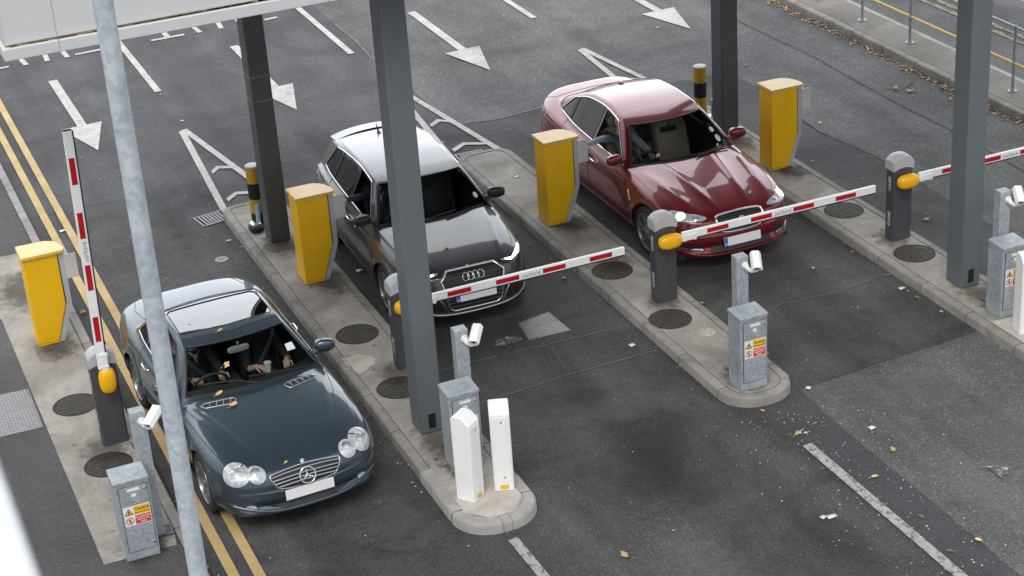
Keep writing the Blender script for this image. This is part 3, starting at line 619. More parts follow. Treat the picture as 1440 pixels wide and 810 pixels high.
# ------------------------------------------------------------------ ticket machines
def ticket_machine():
    o = empty('ticket_machine')
    y0, y1 = 0.0, 0.345
    body = [(0, 0), (0.245, 0), (0.405, 0.485), (0.405, 1.145), (0, 1.145)]
    mb = MB(); mb.prism(body, y0, y1, 'y'); mb.build('body', M['yellow'], o, bevel=0.006)
    strip = [(0.252, 0), (0.322, 0), (0.482, 0.478), (0.482, 1.14), (0.412, 1.14), (0.412, 0.484)]
    mb = MB(); mb.prism([strip[0], strip[1], strip[2], strip[5]], y0+0.01, y1-0.01, 'y'); mb.prism([strip[5], strip[2], strip[3], strip[4]], y0+0.01, y1-0.01, 'y')
    mb.build('front_panel', M['grey_panel'], o, bevel=0.004)
    mb = MB(); mb.box(0.40, 0.415, y0+0.004, y1-0.004, 0.49, 1.14); mb.build('seam', M['black_rubber'], o)
    lid = [(-0.02, -0.03), (0.44, -0.03), (0.49, -0.02), (0.505, 0.03), (0.50, 0.12), (0.47, 0.22), (0.42, 0.31), (0.34, 0.365), (0.28, 0.375), (-0.02, 0.375)]
    mb = MB(); mb.prism(lid, 1.157, 1.185); mb.build('lid_edge', M['yellow'], o, bevel=0.004)
    mb = MB(); mb.prism(inset(lid, 0.004), 1.186, 1.195); mb.build('lid', M['lid'], o, bevel=0.003)
    mb = MB(); mb.box(-0.012, 0.42, -0.014, 0.36, 1.146, 1.156); mb.build('blue_strip', M['blue'], o)
    mb = MB()
    for k in range(9):
        mb.box(0.03+k*0.038, 0.03+k*0.038+0.028, -0.0165, -0.0145, 1.148, 1.155)
    mb.build('strip_lettering', M['white'], o)
    mb = MB(); mb.box(0.487, 0.545, 0.02, 0.30, 0.83, 1.10); mb.build('reader_unit', M['grey_panel'], o, bevel=0.006)
    mb = MB(); mb.box(0.48, 0.625, 0.006, 0.016, 0.80, 1.115); mb.build('side_shield', M['cream_plate'], o, bevel=0.002)
    mb = MB(); mb.box(0.548, 0.551, 0.10, 0.22, 0.93, 1.05); mb.build('display', M['black'], o)
    mb = MB(); mb.box(0.546, 0.552, 0.09, 0.23, 0.86, 0.872); mb.build('ticket_slot', M['black'], o)
    mb = MB()                                        # small embossed mark, top left of the side
    for z in (0.97, 0.99, 1.01, 1.03): mb.box(0.115, 0.15, -0.003, 0, z, z+0.006)
    mb.box(0.115, 0.119, -0.003, 0, 0.97, 1.03); mb.build('embossed_mark', M['lid'], o)
    mb = MB(); mb.box(-0.02, 0.30, -0.02, 0.365, -0.001, 0.006); mb.build('base_plate', M['conc'], o)
    mb = MB(); mb.box(0.0005, 0.245, -0.0006, 0.344, 0.028, 0.031); mb.build('plinth_seam', M['black_rubber'], o)
    mb = MB(); mb.lathe([(0.009, 0), (0.009, 0.003), (0, 0.004)], 12, frame((-0.0005, 0.17, 0.62), (0, 1, 0), (0, 0, 1), (-1, 0, 0))); mb.build('lock', M['chrome_satin'], o)
    mb = MB(); mb.add([(0.215, -0.0012, 0.22), (0.235, -0.0012, 0.195), (0.25, -0.0012, 0.185), (0.232, -0.0012, 0.215)], [(0, 1, 2, 3)]); mb.build('scratch', M['lid'], o, weld=False); mb = MB(); mb.add([(0.10, -0.0012, 0.115), (0.135, -0.0012, 0.11), (0.138, -0.0012, 0.117), (0.102, -0.0012, 0.122)], [(0, 1, 2, 3)]); mb.build('scratch', M['lid'], o, weld=False)
    return o
tm = ticket_machine()
TMS = [(2.02, 20.86, 'yellow ticket machine on the left pavement, beside the double yellow lines'),
       (5.41, 20.83, 'yellow ticket machine between the blue-grey roadster and the charcoal hatchback, reached by a dark sleeve'),
       (8.81, 20.85, 'yellow ticket machine beside the dark red saloon, reached by a grey-shirted arm'),
       (12.27, 20.93, 'yellow ticket machine on the island right of the dark red saloon')]
for i, (x, y, l) in enumerate(TMS):
    o = tm if i == 0 else copy_tree(tm); o.location = (x, y, KH); tag(o, l, 'ticket machine', 'yellow ticket machines on the islands')

# ------------------------------------------------------------------ barriers
def barrier():
    o = empty('barrier')
    mb = MB(); mb.prism(rounded(0, 0.285, 0, 0.185, 0.03, 0.03, 4), 0, 0.99); mb.build('housing', M['housing'], o)
    # cap: barrel-topped, arched lower edge on the front
    mb = MB(); n = 16; xs = [(-0.008+0.301*k/n) for k in range(n+1)]
    top = lambda x: 1.165-0.075*abs((x-0.14)/0.15)**2.6
    low = lambda x: 0.965+0.035*(1-((x-0.1425)/0.15)**2)
    prof = lambda y: 0.022*(1-abs((y-0.0925)/0.10)**3)
    ys = [-0.008, -0.004, 0.01, 0.04, 0.0925, 0.145, 0.175, 0.189, 0.193]
    for y in ys:
        for x in xs: mb.v.append((x, y, top(x)-0.022+prof(y)-(0.02 if y in (ys[0], ys[-1]) else 0)))
    m_ = len(xs)
    mb.f += [(j*m_+i, j*m_+i+1, (j+1)*m_+i+1, (j+1)*m_+i) for j in range(len(ys)-1) for i in range(n)]
    b0 = len(mb.v)
    mb.v += [(x, ys[0], low(x)) for x in xs]+[(x, ys[-1], 0.965) for x in xs]
    mb.f += [(b0+i, b0+i+1, i+1, i) for i in range(n)]
    k0 = (len(ys)-1)*m_
    mb.f += [(k0+i, k0+i+1, b0+m_+i+1, b0+m_+i) for i in range(n)]
    mb.f += [tuple([b0]+[j*m_ for j in range(len(ys))]+[b0+m_])]
    mb.f += [tuple([b0+n]+[j*m_+n for j in range(len(ys))]+[b0+m_+n])]
    mb.mi = [0]*len(mb.f); cp = mb.build('cap', M['cap'], o, bevel=0.006)
    mb = MB()
    mb.ell((0.1425, 0, 0.0), (0.001, 0.001, 0.001), 4, 2)
    for z in (0.55,): mb.lathe([(0.007, 0), (0.007, 0.004), (0.0, 0.004)], 10, frame((0.16, -0.001, z), (1, 0, 0), (0, 0, -1), (0, -1, 0)))
    for z in (0.51, 0.59): mb.lathe([(0.003, 0), (0.003, 0.003), (0.0, 0.003)], 8, frame((0.16, -0.001, z), (1, 0, 0), (0, 0, -1), (0, -1, 0)))
    mb.build('lock', M['black'], o)
    for z in (0.78, 0.30):
        mb = MB(); text_mb(mb, 'CAME', 0.075, frame((-0.0015, 0.085, z), (0, 0, 1), (0, 1, 0), (-1, 0, 0)), bold=0.002)
        mb.build('maker_lettering', M['pale_ink'], o)
    mb = MB(); mb.box(-0.02, 0.305, -0.02, 0.205, -0.002, 0.004); mb.build('base_seal', M['kerb_pale'], o)
    return o
def arm(parent, raised, length=2.78):
    """pivot cover with boom, built along +x from the pivot, turned up when raised; the pivot is the part's origin"""
    pv = empty('boom', (0.155, -0.04, 0.84)); pv.parent = parent
    mb = MB()                                        # amber ribbed cover
    for k in range(1): mb.ell((0, -0.045, 0), (0.155, 0.075, 0.092), 28, 16, e1=0.75, e2=0.8)
    mb.build('pivot_cover', M['amber'], pv, ang=60)
    mb = MB()
    for dz in (-0.045, -0.015, 0.015, 0.045): mb.tube([(-0.10, -0.098+abs(dz)*0.25, dz), (0.0, -0.116+abs(dz)*0.25, dz), (0.10, -0.098+abs(dz)*0.25, dz)], 0.007, 6)
    mb.build('cover_rib', M['amber'], pv, ang=60)
    mb = MB(); mb.box(0.11, 0.34, -0.085, -0.015, -0.026, 0.046); mb.box(0.30, 0.33, -0.089, -0.011, -0.034, 0.054); mb.box(0.17, 0.19, -0.089, -0.011, -0.034, 0.054)
    mb.build('bracket', M['white'], pv, bevel=0.004)
    z0, z1 = -0.012, 0.082; x0 = 0.15; x1 = x0+length-0.08
    mb = MB(); mb.box(x0, x1, -0.074, -0.028, z0, z1); mb.build('arm', M['white'], pv, bevel=0.006, seg=3)
    mb = MB(); mb.box(x0+0.1, x1-0.01, -0.070, -0.032, z0-0.014, z0-0.001); mb.build('dark_edge', M['black_rubber'], pv)  # thin black strip along the lower edge of the arm
    mb = MB(); mb.box(x1+0.0005, x1+0.006, -0.072, -0.030, z0+0.002, z1-0.002); mb.build('end_cap', M['black_rubber'], pv)
    for a, b in ((0.33, 0.62), (0.93, 1.22), (1.52, 1.81), (2.12, 2.41)):
        mb = MB(); mb.box(x0+a, x0+b, -0.0755, -0.0745, z0+0.018, z1-0.018); mb.build('red_sticker', M['red'], pv)
    mb = MB(); text_mb(mb, 'parkare', 0.075, frame((x0+1.37, -0.0750, (z0+z1)/2), (1, 0, 0), (0, 0, 1), (0, -1, 0)), bold=0.0005, shear=0.25)
    mb.build('arm_lettering', M['ink'], pv)
    if raised: pv.rotation_euler = (0, -R(88.4), 0)
    return pv
BAR = [(2.215, 18.06, True, 'charcoal barrier beside the blue-grey roadster, its red and white arm raised upright'),
       (5.645, 18.06, False, 'charcoal barrier half hidden by a column, its arm lowered before the charcoal hatchback'),
       (8.99, 18.06, False, 'charcoal barrier whose lowered red and white arm crosses in front of the dark red saloon'),
       (12.36, 18.10, False, 'charcoal barrier furthest right, lowered arm passing behind a column across the empty lane')]
b0 = barrier()
for i, (x, y, up_, l) in enumerate(BAR):
    o = b0 if i == 0 else copy_tree(b0); o.location = (x, y, KH); tag(o, l, 'barrier', 'automatic barriers on the islands')
for o, (x, y, up_, l) in zip([q for q in bpy.data.objects if q.name.split('.')[0] == 'barrier'], BAR): arm(o, up_, 2.66 if 'half hidden' in l else 2.78)

# ------------------------------------------------------------------ steel cabinets, camera posts
def cabinet():
    o = empty('steel_cabinet')
    W_, D_, H_ = 0.335, 0.27, 0.905
    mb = MB(); mb.box(0, W_, 0, D_, 0, H_-0.02); mb.build('body', M['galv'], o, bevel=0.004)
    mb = MB(); mb.prism([(-0.012, H_-0.035), (D_+0.008, H_-0.02), (D_+0.008, H_+0.012), (-0.012, H_-0.003)], -0.008, W_+0.008, 'x'); mb.build('roof', M['galv'], o, bevel=0.004)
    d = MB(); d.box(0.038, W_-0.022, -0.010, -0.001, 0.105, H_-0.075); dr = d.build('door', M['galv'], o, bevel=0.002)
    g = MB(); zz0, zz1, xx0, xx1 = 0.100, H_-0.070, 0.033, W_-0.017
    for a in ((xx0, xx0+0.004, zz0, zz1), (xx1-0.004, xx1, zz0, zz1), (xx0, xx1, zz0, zz0+0.004), (xx0, xx1, zz1-0.004, zz1)): g.box(a[0], a[1], -0.004, -0.0005, a[2], a[3])
    g.build('door_gap', M['black_rubber'], o)
    def F(x, z, off=0.0): return frame((x, -0.0112-off, z), (1, 0, 0), (0, 0, 1), (0, -1, 0))
    mb = MB(); mb.box(0.115, 0.235, -0.0125, -0.0105, H_-0.125, H_-0.097); mb.build('door_label', M['sign_w'], o)
    mb = MB(); mb.box(0.150, 0.195, -0.0125, -0.0105, H_-0.19, H_-0.155); mb.build('door_label', M['sign_w'], o)
    for zc_ in (H_-0.12, 0.17):
        mb = MB(); mb.lathe([(0.011, 0), (0.011, 0.008), (0.008, 0.011), (0, 0.011)], 14, F(W_-0.055, zc_)); mb.box(W_-0.048, W_-0.03, -0.018, -0.0112, zc_-0.004, zc_+0.004); mb.build('lock', M['chrome_satin'], dr, ang=60)
    for z in (0.16, 0.42, 0.78): mb = MB(); mb.tube([(0.0335, -0.012, z), (0.0335, -0.012, z+0.05)], 0.006, 8); mb.build('hinge', M['galv_dark'], o)
    # warning labels
    mb = MB(); zb = 0.40; x0, x1 = 0.045, W_-0.026
    mb.box(x0, x1, -0.0128, -0.0108, zb, zb+0.215); sg = mb.build('warning_sign', M['sign_w'], o)
    mb = MB(); mb.box(x0+0.105, x1-0.006, -0.0140, -0.0130, zb+0.113, zb+0.207); mb.build('yellow_panel', M['sign_y'], sg)
    mb = MB(); mb.box(x0+0.105, x1-0.006, -0.0140, -0.0130, zb+0.008, zb+0.104); mb.build('red_panel', M['sign_r'], sg)
    cxp = (x0+0.105+x1-0.006)/2
    mb = MB(); text_mb(mb, 'Caution', 0.046, F(cxp, zb+0.178, 0.003), bold=0.0004); text_mb(mb, 'Automatic barrier', 0.0215, F(cxp, zb+0.137, 0.003), bold=0.0003)
    mb.build('caution_lettering', M['black'], sg)
    mb = MB()
    for k, t_ in enumerate(('No pedestrians', 'beyond this', 'point')): text_mb(mb, t_, 0.0255, F(cxp, zb+0.084-0.028*k, 0.003), bold=0.0004)
    mb.build('prohibition_lettering', M['sign_w'], sg)
    def tri(m1, m2, cx_, cz_, r_, y_):
        for mm, rr, dy in ((m1, r_, 0), (m2, r_*0.74, 0.0006)):
            mm.add([(cx_-rr, y_-dy, cz_-rr*0.62), (cx_+rr, y_-dy, cz_-rr*0.62), (cx_, y_-dy, cz_+rr)], [(0, 1, 2)])
    a, b, s_ = MB(), MB(), MB()
    tri(a, b, x0+0.052, zb+0.150, 0.045, -0.0134); tri(a, b, 0.17, zb+0.242, 0.028, -0.0116)
    s_.box(x0+0.046, x0+0.058, -0.0148, -0.0142, zb+0.142, zb+0.168); s_.box(x0+0.046, x0+0.058, -0.0148, -0.0142, zb+0.130, zb+0.137)
    s_.box(0.1675, 0.1725, -0.013, -0.0124, zb+0.236, zb+0.254)
    a.build('triangle_border', M['black'], sg, weld=False); b.build('triangle', M['sign_y'], sg, weld=False)
    ring = MB(); ring.lathe([(0.040, 0), (0.040, 0.001), (0.032, 0.001), (0.032, 0)], 28, F(x0+0.052, zb+0.055, 0.0022)); ring.box(-0.034, 0.034, -0.0035, 0.0035, 0, 0.0012, 0, F(x0+0.052, zb+0.055, 0.0024) @ Matrix.Rotation(R(-45), 4, 'Z'))
    ring.build('prohibition_ring', M['sign_r'], sg)
    cx_, cz_ = x0+0.052, zb+0.055
    s_.ell((cx_, -0.0142, cz_+0.021), (0.006, 0.001, 0.006), 8, 6)
    for q in ([(cx_-0.005, cz_+0.014), (cx_+0.007, cz_+0.013), (cx_+0.004, cz_-0.006), (cx_-0.005, cz_-0.006)], [(cx_-0.005, cz_-0.006), (cx_+0.001, cz_-0.006), (cx_-0.009, cz_-0.028), (cx_-0.014, cz_-0.026)], [(cx_+0.0, cz_-0.006), (cx_+0.005, cz_-0.006), (cx_+0.013, cz_-0.028), (cx_+0.008, cz_-0.029)], [(cx_+0.006, cz_+0.012), (cx_+0.016, cz_-0.001), (cx_+0.013, cz_-0.003), (cx_+0.003, cz_+0.008)], [(cx_-0.005, cz_+0.012), (cx_-0.014, cz_+0.0), (cx_-0.011, cz_-0.002), (cx_-0.002, cz_+0.008)]):
        s_.prism(q[::-1], -0.0146, -0.0140, 'y')
    s_.build('pictogram', M['black'], sg, weld=False)
    return o
def camera_post(h=1.42):
    o = empty('camera_post')
    mb = MB(); mb.box(0, 0.145, 0, 0.12, 0, h); mb.build('post', M['galv'], o, bevel=0.004)
    mb = MB(); mb.box(-0.075, 0.22, -0.04, 0.16, 0.0, 0.012); mb.build('base_plate', M['housing'], o, bevel=0.002)
    mb = MB()
    for x, y in ((-0.05, -0.02), (-0.05, 0.14), (0.2, -0.02), (0.2, 0.14)): mb.lathe([(0.012, 0.012), (0.012, 0.022), (0, 0.022)], 6, Matrix.Translation((x, y, 0)))
    mb.build('anchor_bolt', M['galv_dark'], o)
    return o
def cctv(parent, h, rz, pitch):
    """camera in a weather housing on a curved wall bracket; its mount is a child empty on the post"""
    c_ = empty('surveillance_camera', (0.10, -0.002, h-0.10)); c_.parent = parent
    mb = MB(); mb.lathe([(0, 0), (0.038, 0), (0.042, 0.008), (0.036, 0.018), (0.0, 0.02)], 20, frame((0, 0, 0), (1, 0, 0), (0, 0, 1), (0, -1, 0)))
    mb.tube([(0, -0.01, 0), (0.01, -0.04, -0.03), (0.045, -0.065, -0.06), (0.085, -0.07, -0.062)], [0.030, 0.027, 0.022, 0.019], 14)
    mb.lathe([(0, -0.07), (0.024, -0.07), (0.027, -0.06), (0.02, -0.045), (0.017, 0.0), (0, 0)], 16, Matrix.Translation((0.10, -0.07, 0.0)))
    mb.build('bracket', M['white'], c_, ang=50)
    T_ = Matrix.Translation((0.10, -0.07, 0.045)) @ Matrix.Rotation(rz, 4, 'Z') @ Matrix.Rotation(pitch, 4, 'X') @ Matrix.Diagonal((0.92, 0.80, 0.92, 1))
    sec = [(-0.048, -0.042), (0.048, -0.042), (0.060, -0.028), (0.060, 0.002), (0.036, 0.046), (-0.036, 0.046), (-0.060, 0.002), (-0.060, -0.028)]
    mb = MB(); mb.prism(sec, -0.13, 0.14, 'y', 0, T_); mb.build('camera_housing', M['white'], c_, bevel=0.005)
    hood = [(-0.042, 0.052), (0.042, 0.052), (0.067, 0.003), (0.062, 0.000), (0.038, 0.0465), (-0.038, 0.0465), (-0.062, 0.000), (-0.067, 0.003)]
    mb = MB()
    for q in ([hood[0], hood[1], hood[4], hood[5]], [hood[1], hood[2], hood[3], hood[4]], [hood[0], hood[5], hood[6], hood[7]]): mb.prism(q[::-1], -0.17, 0.15, 'y', 0, T_)
    mb.build('sun_hood', M['white_box'], c_)
    mb = MB(); mb.box(-0.034, 0.034, -0.1325, -0.1305, -0.026, 0.030, 0, T_); mb.build('window', M['grey_panel'], c_)
    mb = MB(); mb.lathe([(0.016, 0), (0.016, 0.006), (0.009, 0.008), (0, 0.004)], 16, T_ @ frame((0, -0.133, 0), (1, 0, 0), (0, 0, 1), (0, -1, 0))); mb.build('lens', M['black'], c_)
    return c_
CABS = [(1.945, 15.72, 'galvanised cabinet with warning labels on the left pavement, below the blue-grey roadster'),
        (5.40, 15.70, 'galvanised cabinet standing behind the two white bollard boxes'),
        (8.795, 15.69, 'galvanised cabinet with warning labels on the rounded island nose in the middle lane divider'),
        (12.235, 15.71, 'galvanised cabinet with warning labels beside the right-hand grey column')]
cb = cabinet()
for i, (x, y, l) in enumerate(CABS):
    o = cb if i == 0 else copy_tree(cb); o.location = (x, y, KH); tag(o, l, 'cabinet', 'galvanised electrical cabinets')
PST = [(2.262, 16.03, 1.43, 'galvanised post with a white camera, standing behind the cabinet on the left pavement', -0.72, 0.30),
       (5.655, 16.05, 1.42, 'galvanised post with a white camera, between a grey column and the white bollard boxes', -0.60, 0.30),
       (8.985, 16.09, 1.42, 'galvanised post with a white camera, in front of the dark red saloon', -0.42, 0.38),
       (12.43, 16.06, 1.42, 'galvanised post with a white camera, at the right edge beside a grey column', -0.42, 0.38)]
for x, y, h, l, rz, pt in PST:
    o = camera_post(h); o.location = (x, y, KH); tag(o, l, 'camera post', 'camera posts behind the cabinets'); cctv(o, h, rz, pt)

# ------------------------------------------------------------------ white bollard boxes
def white_box(x, y, rz, label, lean=0.0):
    o = empty('bollard_box', (x, y, KH), rz, label=label, cat='bollard box', group='white plastic bollard boxes')
    mb = MB(); w_, d_, h_ = 0.205, 0.215, 0.98
    prof = [(0, 0), (d_, 0), (d_, h_-0.035), (d_-0.03, h_), (0.085, h_), (0, h_-0.085)]
    mb.prism(prof, -w_/2, w_/2, 'x'); mb.build('housing', M['white_box'], o, bevel=0.014, seg=3)
    mb = MB(); mb.box(-w_/2+0.022, w_/2-0.022, -0.005, 0.001, 0.11, h_-0.115); cv = mb.build('cover', M['white_box'], o, bevel=0.003)
    for z in (0.165, h_-0.17):
        mb = MB(); mb.lathe([(0.010, 0), (0.010, 0.005), (0.004, 0.006), (0, 0.006)], 14, frame((0.01, -0.005, z), (1, 0, 0), (0, 0, 1), (0, -1, 0))); mb.build('lock', M['chrome_satin'], cv, ang=60)
    mb = MB(); mb.box(-0.04, 0.045, -0.0025, -0.0005, 0.025, 0.075); lb = mb.build('yellow_label', M['sign_y'], o)
    mb = MB()
    for k in range(5):
        for j in range(3): mb.box(-0.034+k*0.015, -0.024+k*0.015, -0.0032, -0.0027, 0.033+j*0.013, 0.037+j*0.013)
    mb.build('label_print', M['amber'], lb)
    return o
white_box(5.435, 15.09, R(38), 'white bollard box on the island nose, left and nearer of the pair, turned aside')
white_box(5.715, 15.105, R(-20), 'white bollard box on the island nose, right and further of the pair, facing forward')
o = white_box(12.275, 15.235, R(-14), 'white bollard box cut off by the right edge, in front of a cabinet')
# ------------------------------------------------------------------ striped bollards and pipe feet
def bollard(x, y, label):
    o = empty('striped_bollard', (x, y, KH), label=label, cat='bollard', group='black and yellow striped bollards')
    mb = MB(); r = 0.094
    for z0, z1, mi in ((0.0, 0.2, 1), (0.2, 0.41, 0), (0.41, 0.64, 1), (0.64, 0.87, 0)): mb.lathe([(r+0.001*mi, z0), (r+0.001*mi, z1)], 32, None, mi)
    mb.build('tube', [M['bollard_y'], M['black_rubber']], o)
    mb = MB(); mb.lathe([(r+0.002, 0.87), (r, 0.885), (r-0.02, 0.893), (0, 0.896)], 32); mb.build('cap', M['grey_panel'], o)
    return o
bollard(5.42, 22.98, 'yellow and black striped bollard half hidden by the column left of the charcoal hatchback')
bollard(12.33, 23.12, 'yellow and black striped bollard behind the dark red saloon')
for x, y, l in ((5.335, 22.83, 'black and silver clamp with pale blue tube at the left shaded column'), (12.44, 23.0, 'black clamp with a pale blue tube beside the bollard behind the red saloon')):
    o = empty('ground_clamp', (x, y, KH), label=l, cat='clamp', group='clamps at the column feet')
    mb = MB(); mb.ell((0, 0, 0.04), (0.10, 0.13, 0.05), 18, 10, e1=0.6, e2=0.7); mb.build('foot', M['black_rubber'], o, ang=70)
    mb = MB(); mb.ell((0.0, 0.03, 0.085), (0.075, 0.09, 0.03), 18, 10, e1=0.7, e2=0.7); mb.build('shell', M['chrome_satin'], o, ang=70)
    mb = MB(); mb.tube([(0.045, 0.02, 0.08), (0.055, 0.02, 0.36)], 0.030, 12); mb.build('tube', mat('pale_blue_plastic', (0.35, 0.50, 0.66), 0.4), o)

# ------------------------------------------------------------------ covers in the ground
def manhole(x, y, label, r=0.235):
    o = empty('manhole_cover', (x, y, KH-0.003), random.uniform(-.3, .3), label=label, cat='manhole cover', group='round cast iron covers set in the concrete islands')
    mb = MB(); mb.lathe([(r+0.028, 0.0005), (r+0.022, 0.006), (r, 0.007), (r-0.003, 0.003)], 40); mb.build('rim', M['iron_edge'], o)
    mb = MB(); mb.lathe([(r-0.004, 0.0035), (0, 0.0035)], 40); mb.build('lid', M['iron'], o, weld=False)
    mb = MB(); st = 0.062
    for i in range(-4, 5):
        for j in range(-4, 5):
            x_, y_ = i*st, j*st
            if x_*x_+y_*y_ < (r-0.03)**2: mb.box(x_-0.024, x_+0.024, y_-0.024, y_+0.024, 0.0030, 0.0085)
    mb.build('tread_block', M['iron'], o)
MH = [(2.13, 19.19, 'round iron cover beyond the raised barrier, on the left pavement'), (2.18, 17.68, 'round iron cover between the left barrier and the left cabinet'),
      (5.53, 19.2, 'round iron cover between a ticket machine and the barrier of the charcoal hatchback'), (5.52, 17.70, 'round iron cover half hidden behind the large central column'),
      (8.935, 19.2, 'round iron cover under the tip of the arm in front of the charcoal hatchback'), (8.945, 17.65, 'round iron cover between the middle barrier and the middle cabinet'),
      (12.385, 19.27, 'round iron cover under the tip of the arm in front of the red saloon'), (12.415, 17.69, 'round iron cover between the rightmost barrier and its column')]
for a in MH: manhole(*a)
o = empty('inspection_cover', (9.155, 17.13, KH-0.003), label='small round inspection cover with a fallen leaf on it, near the middle cabinet', cat='cover')
mb = MB(); mb.lathe([(0.105, 0.001), (0.100, 0.008), (0.0, 0.009)], 28); mb.build('plate', M['conc_clean'], o)
for k in range(5): mb = MB(); mb.lathe([(0.008, 0.0085), (0.008, 0.011), (0, 0.011)], 8, Matrix.Translation((0.075*math.cos(k*1.257), 0.075*math.sin(k*1.257), 0))); mb.build('screw', M['iron'], o)
o = empty('road_cap', (4.71, 22.40, 0.004), label='small oval metal cap in the road behind the blue-grey roadster', cat='cover')
mb = MB(); mb.lathe([(0.095, 0.001), (0.09, 0.008), (0.0, 0.009)], 28); mb.build('plate', M['tread'], o); mb = MB(); mb.box(-0.03, 0.03, -0.008, 0.008, 0.0085, 0.011); mb.build('slot', M['iron'], o)
def grate(cx, cy, w_, d_, rz, label):
    o = empty('drain_grate', (cx, cy, 0.004), rz, label=label, cat='drain grate', group='slotted drain grates')
    mb = MB(); mb.box(-w_/2, w_/2, -d_/2, d_/2, 0.0, 0.002); mb.build('pit', M['hole'], o)
    mb = MB(); t = 0.03
    for q in ((-w_/2, w_/2, -d_/2, -d_/2+t), (-w_/2, w_/2, d_/2-t, d_/2), (-w_/2, -w_/2+t, -d_/2+t, d_/2-t), (w_/2-t, w_/2, -d_/2+t, d_/2-t)): mb.box(*q, 0.0025, 0.012)
    mb.build('frame', M['tread'], o)
    n = 8
    for k in range(1, n):
        x = -w_/2+t+(w_-2*t)*k/n; mb = MB(); mb.box(x-0.014, x+0.014, -d_/2+t, d_/2-t, 0.0025, 0.011); mb.build('bar', M['tread'], o)
grate(4.96, 23.80, 0.44, 0.38, 0.16, 'slotted drain grate at the kerb end, left of the striped bollard')
grate(8.96, 23.99, 0.44, 0.34, -0.04, 'slotted drain grate at the island end behind the charcoal hatchback')
def tread_plate(poly, z, label, rz):
    c0 = Vector((sum(p[0] for p in poly)/len(poly), sum(p[1] for p in poly)/len(poly))); o = empty('tread_plate', (c0.x, c0.y, z), label=label, cat='cover')
    pl = [(p[0]-c0.x, p[1]-c0.y) for p in poly]; mb = MB(); mb.prism(pl, 0.0, 0.005); mb.build('plate', M['tread'], o, bevel=0.001)
    xs = [p[0] for p in pl]; ys = [p[1] for p in pl]; mb = MB()
    def ins(x, y):
        return all(((pl[(i+1) % len(pl)][0]-pl[i][0])*(y-pl[i][1])-(pl[(i+1) % len(pl)][1]-pl[i][1])*(x-pl[i][0])) > 0.02*math.dist(pl[i], pl[(i+1) % len(pl)]) for i in range(len(pl)))
    st = 0.036; i = 0
    x = min(xs)
    while x < max(xs):
        y = min(ys); j = 0
        while y < max(ys):
            if ins(x, y):
                a = R(45 if (i+j) % 2 else -45); m_ = Matrix.Translation((x, y, 0.0045)) @ Matrix.Rotation(a, 4, 'Z'); mb.box(-0.014, 0.014, -0.004, 0.004, 0, 0.003, 0, m_)
            y += st; j += 1
        x += st; i += 1
    mb.build('tread_pattern', M['grey_panel'], o, weld=False)
tread_plate([(7.34, 18.20), (7.88, 18.18), (7.85, 18.76), (7.40, 18.68)], 0.006, 'worn tread plate in the lane in front of the charcoal hatchback', 0)
tread_plate([(1.15, 18.88), (1.70, 18.86), (1.71, 19.86), (1.12, 19.90)], KH-0.007, 'pale tread plate in the left footway at the edge of the photo', 0)

# ------------------------------------------------------------------ railing, lamp column, walkway rail
rl = empty('pavement_railing', (16.9, 22.0, KH), label='tube railing with a yellow middle rail along the right pavement', cat='railing')
for y in (15.0, 16.3, 17.65, 19.0, 20.35, 21.70, 23.05, 24.41, 25.82, 27.2, 28.6, 30.0, 31.4):
    mb = MB(); mb.tube([(0, y-22, 0), (0, y-22, 1.03)], 0.023, 12); ps = mb.build('post', M['rail_g'], rl, ang=60)
    mb = MB(); mb.lathe([(0.075, 0.0), (0.075, 0.008), (0.035, 0.012), (0.030, 0.05), (0.026, 0.055)], 20, Matrix.Translation((0, y-22, 0))); mb.build('flange', M['rail_g'], ps, ang=60)
    mb = MB()
    for z in (0.44, 1.01): mb.ell((0, y-22, z), (0.036, 0.036, 0.036), 12, 8)
    mb.build('fitting', M['rail_g'], ps, ang=70)
mb = MB(); mb.tube([(0, -8, 0.44), (0, 10, 0.44)], 0.024, 14); mb.build('middle_rail', M['rail_y'], rl, ang=60)
mb = MB(); mb.tube([(0, -8, 1.01), (0, 10, 1.01)], 0.024, 14); mb.build('top_rail', M['rail_g'], rl, ang=60)
lp = empty('lamp_column', (1.965, 11.84, KH), label='tall galvanised lamp column in front of the blue-grey roadster', cat='lamp column')
mb = MB(); mb.lathe([(0.095, 0), (0.095, 1.1), (0.072, 1.2), (0.069, 5.0), (0.066, 9.4)], 28); mb.build('shaft', M['galv_pole'], lp, ang=60)
mb = MB(); mb.box(-0.05, 0.05, -0.099, -0.09, 0.35, 0.85); mb.build('door', M['galv'], lp, bevel=0.003)
mb = MB(); mb.tube([(0, 0, 9.4), (0.0, 0.1, 9.8), (0.0, 0.5, 10.05), (0.0, 1.1, 10.1)], 0.035, 12); mb.build('outreach_arm', M['galv_pole'], lp, ang=60)
mb = MB(); mb.ell((0, 1.35, 10.1), (0.14, 0.32, 0.07), 20, 10, e1=0.7); mb.build('lantern', M['grey_panel'], lp, ang=60)
wr = empty('walkway_handrail', (0.078, 0, 8.2), label='blurred white handrail tube in the near bottom left corner', cat='handrail')
mb = MB(); mb.tube([(0, 0.35, 1.10), (0, 5.2, 1.10)], 0.032, 24); mb.build('top_rail', M['grey_panel2'], wr, ang=60)
for y in (0.42, 5.15):
    mb = MB(); mb.tube([(-0.02, y, -0.2), (-0.02, y, 1.10)], 0.025, 16); mb.build('post', M['white_box'], wr, ang=60)
mb = MB(); mb.box(-3.2, 0.0, -3, 5.4, 7.75, 8.0); tag(mb.build('walkway_deck', M['kerb_pale']), kind='structure')
#SPLIT2

